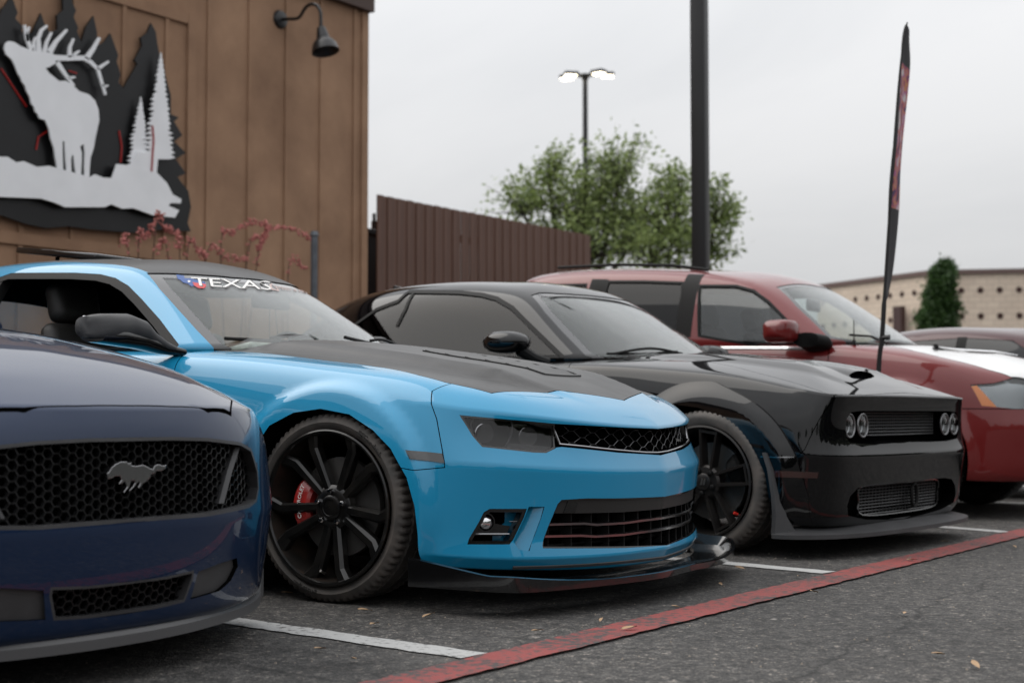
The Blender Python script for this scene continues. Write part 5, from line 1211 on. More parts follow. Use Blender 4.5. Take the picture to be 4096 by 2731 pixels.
        v, f = loft(rings); MB().add([(p.x, p.y * s, p.z) for p in v], f).build('lamp_lens', 'chrome', fo)
        for zz in ([(445, 968), (490, 968)], [(650, 968), (700, 968)], [(400, 1050), (650, 1050)]):
            q = [CB.ray(*p) - dv * .016 for p in zm(*Z3, zz)]; MB().tube([(p.x, p.y * s, p.z) for p in q], .0022, 5).build('trim_bar', 'dark_chrome', fo)
    # side markers
    for s in (1, -1):
        sm = CB.trace(zm(*Z2, [(1055, 468), (1285, 490), (1300, 550), (1080, 524)]))
        k = shell(CB, -.003, .01, prism_mesh(sm, Y, -1.3, -.3)); part('side_marker', k if s == 1 else mirror_y(k), 'frit', root)
    # splitter: a curved lip standing proud of the chin
    edge = [(.38, .95), (.60, .945), (.765, .925), (.84, .86), (.92, .68), (1.0, .42), (1.03, .25), (1.025, .08), (1.02, 0)]
    ins = [(.38, .905), (.60, .86), (.66, .80), (.70, .72), (.78, .58), (.86, .36), (.88, .2), (.89, .06), (.89, 0)]
    E_ = spl([(x, -y, 0) for x, y in edge], 5); I_ = spl([(x, -y, 0) for x, y in ins], 5)
    E_ = E_ + [Vector((p.x, -p.y, 0)) for p in reversed(E_[:-1])]; I_ = I_ + [Vector((p.x, -p.y, 0)) for p in reversed(I_[:-1])]; rings = []
    for i, (e, n_) in enumerate(zip(E_, I_)):
        w1 = min(1, max(0, (abs(e.y) - .5) / .42)); side = 1 if abs(e.y) > .94 and e.x < .7 else 0
        lift = .030 * (w1 ** 2) + (.045 * min(1, max(0, (.70 - e.x) / .3)) if e.x < .72 else 0)
        t = (n_ - e).normalized()
        rings.append([Vector((e.x, e.y, .088)), Vector((e.x, e.y, .088 + .022 + lift)) - t * .002, Vector((e.x, e.y, .112 + lift)) + t * .012, Vector((e.x, e.y, .104)) + t * .045, Vector((n_.x, n_.y, .108)), Vector((n_.x, n_.y, .090))])
    v, f = loft(rings); spz = MB().add(v, f).build('front_splitter', 'gloss_black', root, smooth=25.0); spz['label'] = 'glossy black lip under the bumper'
    # strip between chin and splitter
    MB().tube([h_ + Vector((-.006, 0, 0)) for h_ in (CB.hit((2, yy, .136 + .02 * abs(yy)), (-1, 0, 0)) for yy in np.linspace(-.72, .72, 25)) if h_], .010, 6).build('lip_strip', 'plastic_grey', root)
    # hood vent
    xf, xr, yf, yr = .47, -.08, .150, .205
    out4 = [(xf, -yf), (xr, -yr), (xr, yr), (xf, yf)]
    p4 = [(x, y, 0) for x, y in out4]
    vent = bpy.data.objects.new('hood_vent', None); COL.objects.link(vent); vent.parent = hood
    rim_ = boolean(shell(CB, -.006, .004, grow_prism(p4, Zv, .5, 1.4, 0)), grow_prism(p4, Zv, .5, 1.4, .012)); part('vent_frame', rim_, 'satin_black', vent)
    part('vent_floor', shell(CB, -.0012, .002, grow_prism(p4, Zv, .5, 1.4, .011)), 'void_black', vent)
    for i in range(6):
        t0 = (i + .15) / 6; t1 = (i + .95) / 6; xs0 = xf + (xr - xf) * t0; xs1 = xf + (xr - xf) * t1; y0_ = yf + (yr - yf) * t0 - .013; y1_ = yf + (yr - yf) * t1 - .013; rings = []
        for q in np.linspace(-1, 1, 7):
            pa = CB.hit((xs0, q * y0_, 2), (0, 0, -1)); pb = CB.hit((xs1, q * y1_, 2), (0, 0, -1))
            rings.append([pa + Vector((0, 0, .001)), pb + Vector((0, 0, .009)), pb + Vector((0, 0, .005)), pa + Vector((0, 0, -.003))])
        v, f = loft(rings); MB().add(v, f).build('louver', 'satin_black', vent, smooth=20.0)
    # wipers
    for (piv, tip) in (((-.70, -.05), (-.80, -.62)), ((-.70, .52), (-.66, -.02))):
        a = CB.hit((piv[0], piv[1], 2), (0, 0, -1)) + Vector((0, 0, .02)); g_ = CC.near((tip[0], tip[1], .99))[0] + Vector((.02, 0, .012)); 
        wv = MB(); m_ = a.lerp(g_, .45) + Vector((.02, 0, .025)); wv.tube(spl([a, a.lerp(m_, .5) + Vector((0, 0, .012)), m_, g_.lerp(a, .42) + Vector((0, 0, .012))], 4), [.010] * 4 + [.007] * 9, 6)
        wv.tube(spl([g_, g_.lerp(a, .3), a.lerp(g_, .35) + Vector((.012, 0, -.002)), a + Vector((.03, .0, -.004))], 4), .008, 6); wv.build('wiper', 'plastic_black', root)
camaro_front()

# ------------------------------------------------------------------ windscreen lettering
def camaro_decals():
    h = CC.offhull(.0024); d = bpy.data.objects.new('windshield_banner', None); COL.objects.link(d); d.parent = CAMARO
    def put(name, pts2, faces, mt):
        v = []
        for q in zm(*Z4, pts2):
            p = h.ray(*q); v.append(p if p and p.x > -1.6 and p.z > .98 else (v[-1] if v else Vector((-1.2, 0, 1.3))))
        me = me_from(v, faces); return link(name, me, mt, d)
    def poly(name, pts, mt): 
        me = MB().prism([(x, y, 0) for x, y in pts], (0, 0, 1)).mesh(); bm = bmesh.new(); vs = [bm.verts.new((x, y, 0)) for x, y in pts]; bm.faces.new(vs); bmesh.ops.triangulate(bm, faces=bm.faces); bm.verts.index_update()
        f = [[v.index for v in q.verts] for q in bm.faces]; bm.free(); return put(name, pts, f, mt)
    def text(txt, name, tl, tr_, bl, br, mt, sp=1.0):
        me = text_mesh(txt, 1.0, 0, 0, 2, sp); c = coords(me); x0, x1, y0, y1 = c[:, 0].min(), c[:, 0].max(), c[:, 1].min(), c[:, 1].max(); pts = []
        for p in c:
            u, v = (p[0] - x0) / (x1 - x0), (p[1] - y0) / (y1 - y0); pts.append(tuple((bl[i] + (br[i] - bl[i]) * u) * (1 - v) + (tl[i] + (tr_[i] - tl[i]) * u) * v for i in (0, 1)))
        return put(name, pts, [tuple(q.vertices) for q in me.polygons], mt)
    poly('state_outline', [(948, 198), (990, 205), (992, 218), (1030, 220), (1062, 228), (1100, 238), (1110, 262), (1096, 274), (1076, 262), (1066, 272), (1040, 258), (1030, 264), (1008, 247), (985, 242), (970, 228), (955, 222)], 'decal_blue')
    h = CC.offhull(.0018)
    poly('state_red', [(1035, 240), (1106, 250), (1108, 263), (1096, 273), (1076, 261), (1066, 271), (1044, 258)], 'decal_red')
    st = [(1016 + (11 if k % 2 == 0 else 4.5) * math.sin(k * math.pi / 5), 235 - (9 if k % 2 == 0 else 3.8) * math.cos(k * math.pi / 5)) for k in range(10)]; poly('star', st, 'decal_white')
    text('TEXAS', 'shadow_letters', (1030, 212), (1462, 234), (1040, 261), (1476, 288), 'decal_grey', .95); h = CC.offhull(.0012)
    text('TEXAS', 'letters', (1026, 213), (1452, 234), (1036, 256), (1464, 282), 'decal_white', .95)
    o = [(1448, 252), (1462, 247), (1840, 316), (1852, 326), (1846, 332), (1500, 288), (1462, 280), (1452, 268)]; i_ = [(1460, 255), (1468, 252), (1832, 318), (1838, 324), (1836, 326), (1502, 283), (1468, 275), (1462, 267)]
    n = len(o); put('plate_outline', o + i_, [(k, (k + 1) % n, n + (k + 1) % n, n + k) for k in range(n)], 'decal_pink')
    text('SPEED & PERFORMANCE', 'small_letters', (1480, 258), (1828, 316), (1484, 274), (1830, 324), 'decal_pink')
mat('decal_pink', (.48, .36, .33), .5)
camaro_decals()
# ================================================================== black muscle coupe with wide fenders
BLK = empty('muscle_coupe', (-3.2185, 7.2274, 0), R(-3.5), 'glossy black muscle coupe with round headlights and wide fender flares', 'car')
ZC = ((2600, 1350, 4000, 2250), 2352)
def seg_cols(C, specs):
    """side columns from (x, width at bottom, at waist, shoulder w/z, hood edge w/z, inner w/z, centre z)"""
    for x, wb, ww, sw, sz, hw, hz, iw, iz, cz, dx in specs:
        C.append([(x, 0, .16), (x, wb * .8, .15), (x, wb - .02, .17), (x, wb, .22), (x, ww, .38), (x, ww + .003, .55), (x, ww - .003, .55 + (sz - .55) * .35), (x, ww - .02, .55 + (sz - .55) * .70), (x, sw, sz), (x + dx, hw, hz), (x + dx * 3, iw, iz), (x + dx * 4, 0, cz)])
def blk_cols():
    C = []
    def col(*p): C.append(list(p))
    col((.3, 0, .16), (.5, 0, .15), (.63, 0, .14), (.655, 0, .19), (.657, 0, .33), (.670, 0, .48), (.655, 0, .54), (.655, 0, .70), (.672, 0, .775), (.60, 0, .815), (.45, 0, .86), (.3, 0, .89))
    col((.25, 0, .16), (.45, .28, .15), (.62, .37, .14), (.648, .38, .19), (.652, .38, .33), (.666, .39, .48), (.650, .38, .54), (.650, .38, .70), (.668, .38, .775), (.59, .34, .812), (.40, .2, .87), (.2, 0, .92))
    col((0.192, 0.000, .16), (0.392, 0.500, .15), (0.602, 0.660, .145), (0.632, 0.680, .19), (0.642, 0.680, .33), (0.660, 0.690, .482), (0.644, 0.680, .545), (0.646, 0.680, .70), (0.664, 0.675, .772), (0.572, 0.600, .805), (0.312, 0.330, .90), (0.092, 0.000, .95))
    col((0.160, 0.000, .16), (0.340, 0.660, .15), (0.560, 0.840, .15), (0.600, 0.855, .20), (0.615, 0.860, .34), (0.640, 0.870, .485), (0.625, 0.860, .55), (0.630, 0.855, .69), (0.645, 0.830, .768), (0.530, 0.710, .818), (0.260, 0.370, .93), (0.010, 0.000, .97))
    col((0.045, 0.000, .16), (0.195, 0.725, .15), (0.405, 0.905, .16), (0.445, 0.920, .21), (0.455, 0.925, .35), (0.465, 0.930, .50), (0.465, 0.925, .57), (0.465, 0.915, .69), (0.465, 0.873, .805), (0.365, 0.725, .85), (0.125, 0.380, .945), (-0.135, 0.000, .985))
    col((-.1, 0, .16), (-.05, .75, .15), (.18, .91, .17), (.2, .925, .22), (.2, .93, .37), (.2, .932, .53), (.2, .928, .63), (.19, .91, .75), (.17, .865, .868), (.1, .72, .907), (-.1, .39, .97), (-.32, 0, 1.0))
    col((-.3, 0, .16), (-.25, .75, .15), (-.08, .91, .17), (-.08, .925, .23), (-.08, .93, .38), (-.08, .932, .55), (-.08, .928, .66), (-.09, .91, .79), (-.1, .867, .895), (-.15, .73, .937), (-.28, .4, .985), (-.45, 0, 1.012))
    seg_cols(C, ((-.45, .915, .93, .87, .925, .74, .962, .42, .995, 1.012, -.04), (-.95, .91, .93, .875, .958, .74, .985, .42, .995, 1.0, .05), (-1.9, .91, .93, .88, .985, .7, .995, .35, 1.0, 1.0, 0), (-2.5, .92, .95, .90, 1.03, .7, 1.04, .35, 1.045, 1.045, 0), (-2.95, .92, .955, .90, 1.055, .7, 1.065, .35, 1.07, 1.07, 0), (-3.5, .91, .94, .885, 1.065, .68, 1.075, .34, 1.08, 1.08, 0)))
    col((-3.6, 0, .22), (-3.7, .65, .22), (-3.85, .80, .28), (-3.9, .83, .33), (-3.92, .84, .47), (-3.92, .85, .64), (-3.9, .85, .80), (-3.88, .84, .95), (-3.85, .80, 1.05), (-3.78, .64, 1.07), (-3.7, .33, 1.08), (-3.66, 0, 1.08))
    col((-3.7, 0, .22), (-3.8, .4, .22), (-3.97, .5, .29), (-4.0, .52, .35), (-4.02, .52, .49), (-4.02, .53, .66), (-4.0, .53, .82), (-3.98, .52, .97), (-3.95, .5, 1.06), (-3.87, .4, 1.07), (-3.8, .2, 1.08), (-3.75, 0, 1.08))
    col(*[(x, 0, z) for x, z in ((-3.75, .22), (-3.85, .22), (-4.0, .29), (-4.03, .35), (-4.05, .49), (-4.05, .66), (-4.03, .82), (-4.01, .97), (-3.98, 1.06), (-3.9, 1.07), (-3.83, 1.08), (-3.8, 1.08))])
    return C
def cabin_cols(rows, zb):
    return [[(b[0] + (-.05 if i < len(rows) / 2 else .05), 0, zb), (b[0] + (-.05 if i < len(rows) / 2 else .05), b[1] * .97, zb), b, m, t, rm, c] for i, (b, m, t, rm, c) in enumerate(rows)]
BLK_CAB = [((-.58, 0, 1.0), (-.95, 0, 1.22), (-1.33, 0, 1.425), (-1.5, 0, 1.47), (-1.68, 0, 1.495)), ((-.66, .45, 1.0), (-1.0, .40, 1.215), (-1.35, .36, 1.42), (-1.55, .3, 1.475), (-1.8, 0, 1.51)), ((-.85, .735, .99), (-1.12, .66, 1.18), (-1.37, .575, 1.375), (-1.6, .43, 1.46), (-1.95, 0, 1.525)), ((-.98, .80, .99), (-1.24, .72, 1.18), (-1.50, .62, 1.385), (-1.75, .46, 1.475), (-2.1, 0, 1.53)), ((-1.45, .83, .99), (-1.6, .745, 1.20), (-1.78, .635, 1.415), (-1.98, .47, 1.495), (-2.3, 0, 1.535)), ((-2.0, .84, 1.0), (-2.08, .75, 1.22), (-2.18, .635, 1.43), (-2.3, .47, 1.50), (-2.5, 0, 1.535)), ((-2.55, .84, 1.02), (-2.58, .74, 1.23), (-2.6, .615, 1.425), (-2.65, .46, 1.49), (-2.75, 0, 1.52)), ((-3.05, .80, 1.05), (-3.0, .69, 1.22), (-2.95, .56, 1.38), (-2.95, .42, 1.445), (-2.98, 0, 1.485)), ((-3.5, .7, 1.07), (-3.35, .6, 1.2), (-3.2, .47, 1.33), (-3.15, .35, 1.40), (-3.12, 0, 1.435)), ((-3.65, .4, 1.07), (-3.45, .33, 1.2), (-3.25, .27, 1.33), (-3.2, .2, 1.38), (-3.18, 0, 1.405)), ((-3.7, 0, 1.07), (-3.5, 0, 1.2), (-3.28, 0, 1.34), (-3.24, 0, 1.37), (-3.22, 0, 1.39))]
KB = body_hull(blk_cols(), [('row', 5, 0, 4, .5), ('row', 8, 0, 4, .85), ('row', 8, 4, 8, .35), ('row', 2, 0, 15, .6), ('row', 3, 0, 4, .3)], 3, BLK)
_c = coords(KB.me); _e = np.interp(_c[:, 0], [-.7, 0, .5], [.50, .46, .40]); _t = np.clip((_e + .05 - np.abs(_c[:, 1])) / .09, 0, 1); _t = _t * _t * (3 - 2 * _t)
_c[:, 2] += np.where((_c[:, 2] > .78) & (_c[:, 0] > -.8), .022 * _t * np.interp(_c[:, 0], [-.8, -.5, .3, .58], [0, 1, 1, 0]), 0)
set_coords(KB.me, _c); KB = Hull(KB.me, BLK)
KC = Hull(cage(cabin_cols(BLK_CAB, .86), [('row', 2, 0, 10, 1.0), ('row', 1, 0, 10, 1.0)], 3), BLK)
_m = KB.me.copy(); _c = coords(_m)
for ax_ in (0, -2.95):
    _d = np.hypot(_c[:, 0] - ax_, _c[:, 2] - .35); _t = np.clip((.54 - _d) / .13, 0, 1); _t = _t * _t * (3 - 2 * _t); _k = np.clip((np.abs(_c[:, 1]) - .70) / .15, 0, 1); _c[:, 1] += np.sign(_c[:, 1]) * (.004 + .034 * _t) * _k * (_d < .8)
set_coords(_m, _c); KL = Hull(_m, BLK)      # the swollen skin the bolted flares are cut from
def rnd(h, pts): return [q for q in (h.ray(*p) for p in pts) if q is not None]
def disc_cut(cx_, cz, r_, y0, y1, n=48):
    m = MB().lathe([(r_, y0), (r_, y1)], n, at=(cx_, 0, cz)); m.f += [tuple(range(n)), tuple(range(n, 2 * n))]; m.m += [0, 0]; return m.mesh()
def cabin_build(hull, root, tr, wl_px, wt_px, low, sw_px, back, zsill, dw, paint, roof_paint=None, glass='glass_clear', sglass='glass_tint', rear=None, border=.04, dividers=(), trimw=.022, thick=.035):
    """pillars, roof, glass and trim cut from a cabin hull; pixel outlines of the windscreen edge and the side window on the near side"""
    wl = tr(wl_px); wt = [p for p in tr(wt_px) if p.y < -.05]
    pc = Vector((wt[-1].x + .01, 0, wt[-1].z + .004)) if wt else Vector((wl[0].x + .03, 0, wl[0].z + .05))
    half = [pc] + wt[::-1] + wl + [Vector((a, wl[-1].y * k, z)) for a, k, z in low[:-1]] + [Vector((low[-1][0], 0, low[-1][2]))]
    full = half + [Vector((p.x, -p.y, p.z)) for p in reversed(half[1:-1])]
    pw = grow_prism(full, dw, -3, 3, 0)
    so = tr(sw_px); sx = [Vector((a, -1, z)) for a, z in back] + [Vector((p.x, -1, p.z)) for p in so] + [Vector((so[-1].x + .01, -1, zsill)), Vector((back[0][0], -1, zsill))]
    ps = grow_prism(sx, Y, -1.4, -.2, 0); psr = grow_prism(sx, Y, .2, 1.4, 0)
    base = prism_mesh([(-7, -2, 0), (2, -2, 0), (2, 2, 0), (-7, 2, 0)], Zv, zsill - .04, 3)
    F = boolean(hull.me, hull.off(thick)); F = boolean(F, base, 'INTERSECT'); cut = [pw, ps, psr]
    if rear: pr = prism_mesh(rear, (-.6, 0, .8), .2, 4.5); cut.append(pr)
    F = boolean(F, cut)
    part('cabin_frame', F, [paint, 'void_black'], root, hull)
    h1 = hull.offhull(.004); inner = grow_prism(full, dw, -3, 3, border)
    ws = part('windshield', shell(hull, .004, .009, inner), glass, root, [h1]); part('border', boolean(shell(hull, .004, .010, pw), inner), ['frit', 'frit'], ws, [h1])
    h2 = hull.offhull(.008)
    t_ = boolean(shell(hull, .001, .022, ps), grow_prism(sx, Y, -1.4, -.2, trimw)); part('window_trim', t_, 'plastic_black', root); part('window_trim', mirror_y(t_), 'plastic_black', root)
    g_ = shell(hull, .008, .013, ps); part('side_window', g_, sglass, root, [h2]); part('side_window', mirror_y(g_), sglass, root, [h2])
    for dpts in dividers:
        q = tr(dpts); d_ = shell(hull, .002, .02, ribbon(hull, [Vector((p.x, -1, p.z)) for p in q], .022, Y, -1.4, -.2)); part('window_divider', d_, 'plastic_black', root); part('window_divider', mirror_y(d_), 'plastic_black', root)
    if rear: part('rear_window', shell(hull, .004, .009, pr), 'glass_tint', root)
    return full
def rim_loop_spoke(w_, Rr, W, spin):
    h = W / 2
    MB().lathe([(Rr, -h + .004), (Rr + .001, -h - .001), (Rr - .008, -h - .004), (Rr - .014, -h + .004), (Rr - .018, -h + .02), (Rr - .03, -h + .09), (Rr - .04, 0), (Rr - .04, h * .8), (Rr - .004, h * .95)], 80).build('rim', 'rim_satin_grey', w_)
    for k in range(5):
        a = R(spin + 72 * k); mb = MB(); c, s = math.cos(a), math.sin(a)
        def pt(r_, o): return (r_ * c - o * s, r_ * s + o * c)
        for o in (1, -1):
            spoke_bar(mb, pt(.060, o * .026), pt(Rr - .030, o * .046), .020, .017, -h + .030, -h + .010, .055, .6, None)
        q0, q1 = pt(Rr - .030, .052), pt(Rr - .030, -.052); spoke_bar(mb, q0, q1, .018, .018, -h + .010, -h + .010, .04, .6)
        for o in (1, -1):
            q0, q1 = pt(Rr - .030, o * .04), pt(Rr - .006, o * .05); spoke_bar(mb, q0, q1, .026, .03, -h + .012, -h + .006, .04, .6)
        mb.build('spoke', 'rim_satin_grey', w_, smooth=25.0)
    MB().lathe([(.085, -h + .08), (.083, -h + .040), (.072, -h + .030), (.042, -h + .026), (.0405, -h + .018), (.034, -h + .014), (.001, -h + .013)], 40).build('hub', 'rim_satin_grey', w_)
    for o in (-.009, .006):
        MB().prism([(o - .004, -h + .0135, -.016), (o + .006, -h + .0135, -.016), (o + .014, -h + .0135, .016), (o + .004, -h + .0135, .016)], (0, -.0015, 0)).build('hub_emblem', 'steel', w_, smooth=False)
    for k in range(5):
        a = R(spin + 36 + 72 * k); MB().lathe([(.013, -h + .05), (.0125, -h + .014), (.008, -h + .008), (.001, -h + .007)], 16, at=(.058 * math.cos(a), 0, .058 * math.sin(a))).build('lug_nut', 'plastic_black', w_)
    brake(w_, .19, -h + .11, 20, 'plastic_black', None, 50)
    a = R(320); p0, p1 = Vector((.252 * math.cos(a), -h + .05, .252 * math.sin(a))), Vector((.225 * math.cos(a), -h + .02, .225 * math.sin(a)))
    MB().tube([p0, p0.lerp(p1, .5)], .006).build('valve_stem', 'steel', w_); MB().tube([p0.lerp(p1, .5), p1], .0075).build('valve_cap', 'red_cap', w_)
def blk_body():
    root = BLK
    def tr(p): return rnd(KB, zm(*ZC, p))
    g = tr([(1740, 492), (1600, 492), (1420, 492), (1352, 500), (1322, 545), (1316, 620), (1325, 680), (1345, 705), (1450, 716), (1585, 712), (1740, 700)]); g[0].y = g[-1].y = .004
    k1 = plug(KB, .085, prism_mesh(g, X, .2, 1.2))
    lo = tr([(1745, 972), (1600, 976), (1470, 988), (1395, 1010), (1345, 1065), (1325, 1130), (1330, 1195), (1450, 1222), (1600, 1222), (1740, 1212)]); lo[0].y = lo[-1].y = .004
    k2 = plug(KB, .075, prism_mesh(lo, X, .2, 1.2))
    ar = tr([(200, 450), (350, 470), (500, 530), (650, 660), (740, 780), (800, 920), (830, 1100)]); ap = [(-.42, -1.4, 0), (-.415, -1.4, .40), (-.36, -1.4, .56), (-.25, -1.4, .68)] + [(p.x, -1.4, p.z) for p in ar] + [(ar[-1].x, -1.4, 0)]
    ap = [q for i, q in enumerate(ap) if i == 0 or q[0] > ap[i - 1][0] - 1e-4 or q[2] == 0]
    arch = MB().prism(ap, (0, .85, 0)).mesh(); rar = disc_cut(-2.95, .35, .40, -1.4, -.55)
    fo = rnd(KL, zm(*ZC, [(500, 330), (700, 440), (850, 580), (960, 760), (1005, 880)])); fq = [(-.50, 0, .0), (-.50, 0, .42), (-.45, 0, .60), (-.34, 0, .74), (-.18, 0, .83), (0, 0, .845)] + [(p.x, 0, p.z) for p in fo if p.x > .06] + [(fo[-1].x + .03, 0, .30), (fo[-1].x + .035, 0, .0)]
    fq = [tuple(p) for p in spl(fq[1:-1], 5)]; fq = [(fq[0][0], 0, 0)] + fq + [(fq[-1][0], 0, 0)]
    for s_ in (1, -1):
        y0_, y1_ = (-1.4, -.6) if s_ == 1 else (.6, 1.4)
        for dx_ in (0, -2.95):
            pq = prism_mesh([(x_ + dx_, 0, z_) for x_, _, z_ in fq], Y, y0_, y1_); ac = arch.copy() if dx_ == 0 else disc_cut(-2.95, .35, .40, -1.4, -.55); ac = ac if s_ == 1 else mirror_y(ac)
            fk = boolean(boolean(boolean(KL.me, pq, 'INTERSECT'), KB.off(.012)), ac); part('fender_flare', fk, ['paint_black', 'paint_black'], root, KL)
    B = boolean(KB.me, [k1, mirror_y(k1), k2, mirror_y(k2), arch, mirror_y(arch), rar, mirror_y(rar)])
    well = prism_mesh([(-.72, -.60, 0), (-.85, -.76, 0), (-1.9, -.78, 0), (-2.6, -.76, 0), (-2.6, .76, 0), (-1.9, .78, 0), (-.85, .76, 0), (-.72, .60, 0)], Zv, .5, 1.3); B = boolean(B, well)
    # hood
    he = tr([(300, 150), (700, 232), (1000, 312), (1190, 377), (1245, 405), (1450, 384), (1700, 371)]); hp = [(p.x, p.y) for p in he]; hp[-1] = (hp[-1][0], 0); hp = [(-.60, -.40), (-.78, -.70), (-.6, -.715)] + [q for q in hp if q[0] > -.35]
    hq = [(x, y, 0) for x, y in hp] + [(x, -y, 0) for x, y in reversed(hp[:-1])]
    hood = boolean(boolean(KB.me, grow_prism(hq, Zv, .778, 1.4, .002), 'INTERSECT'), KB.off(.022)); B = boolean(B, plug(KB, .022, grow_prism(hq, Zv, .776, 1.4, -.002)))
    # bumper seam
    sm = tr([(1235, 415), (1150, 530), (1090, 640), (1040, 750), (990, 800)]); pb = [(sm[0].x + .02, 0, 1.1)] + [(p.x, 0, p.z) for p in sm] + [(sm[-1].x - .10, 0, sm[-1].z), (.30, 0, .46), (.25, 0, 0), (1.6, 0, 0), (1.6, 0, 1.1)]
    bump = boolean(B, grow_prism(pb, Y, -1.4, 1.4, .0018), 'INTERSECT'); B = boolean(B, grow_prism(pb, Y, -1.4, 1.4, -.0018))
    dz = [(-.90, 0, .97), (-.88, 0, .93), (-.84, 0, .60), (-.86, 0, .30), (-.92, 0, .22), (-2.08, 0, .22), (-2.18, 0, .45), (-2.18, 0, 1.3), (-.92, 0, 1.3)]
    for y0, y1 in ((-1.4, -.78), (.78, 1.4)):
        B = boolean(B, plug(KB, .03, grow_prism(dz, Y, y0, y1, -.002))); part('door', boolean(boolean(KB.me, grow_prism(dz, Y, y0, y1, .002), 'INTERSECT'), KB.off(.029)), ['paint_black', 'void_black'], root, KB)
    part('body', B, ['paint_black', 'void_black'], root, KB); part('front_bumper', bump, ['paint_black', 'void_black'], root, KB)
    hd = part('hood', hood, ['paint_black', 'void_black'], root, KB)
    for sy in (0.0,):
        sc_ = bpy.data.objects.new('hood_scoop', None); COL.objects.link(sc_); sc_.parent = hd
        p = KB.hit((.40, sy, 2), (0, 0, -1)); q = KB.hit((-.10, sy, 2), (0, 0, -1)); r1 = []
        for t, hh, ww in ((0, .030, .165), (.12, .033, .165), (.5, .024, .14), (1, -.004, .11)):
            c_ = p.lerp(q, t); r1.append([c_ + Vector((0, yy * ww, hh * (1 - abs(yy) ** 3) - .004)) for yy in np.linspace(-1, 1, 11)] + [c_ + Vector((0, yy * ww * .92, (hh - .008) * (1 - abs(yy) ** 3) - .008)) for yy in np.linspace(1, -1, 11)])
        v, f = loft(r1, cap=True); f = f[:-2]; MB().add(v, f).build('scoop_shell', 'paint_black', sc_, smooth=40.0)
        n_ = [p + Vector((-.012, yy * .158, .027 * (1 - abs(yy) ** 3) - .004)) for yy in np.linspace(-1, 1, 11)]; MB().add([Vector(a) for a in n_] + [p + Vector((-.012, -.158, -.02)), p + Vector((-.012, .158, -.02))], [tuple(range(11)) + (12, 11)]).build('scoop_mouth', 'void_black', sc_, smooth=False)
    for s_ in (-1, 1):
        ov = [(.02 + .15 * math.cos(t), s_ * (.30 + .055 * math.sin(t)), 0) for t in [math.tau * i / 24 for i in range(24)]]
        part('heat_extractor', shell(KB, -.0015, .004, prism_mesh(ov, Zv, .5, 1.4)), 'gloss_black', hd)
    return g, lo
KF = blk_body()
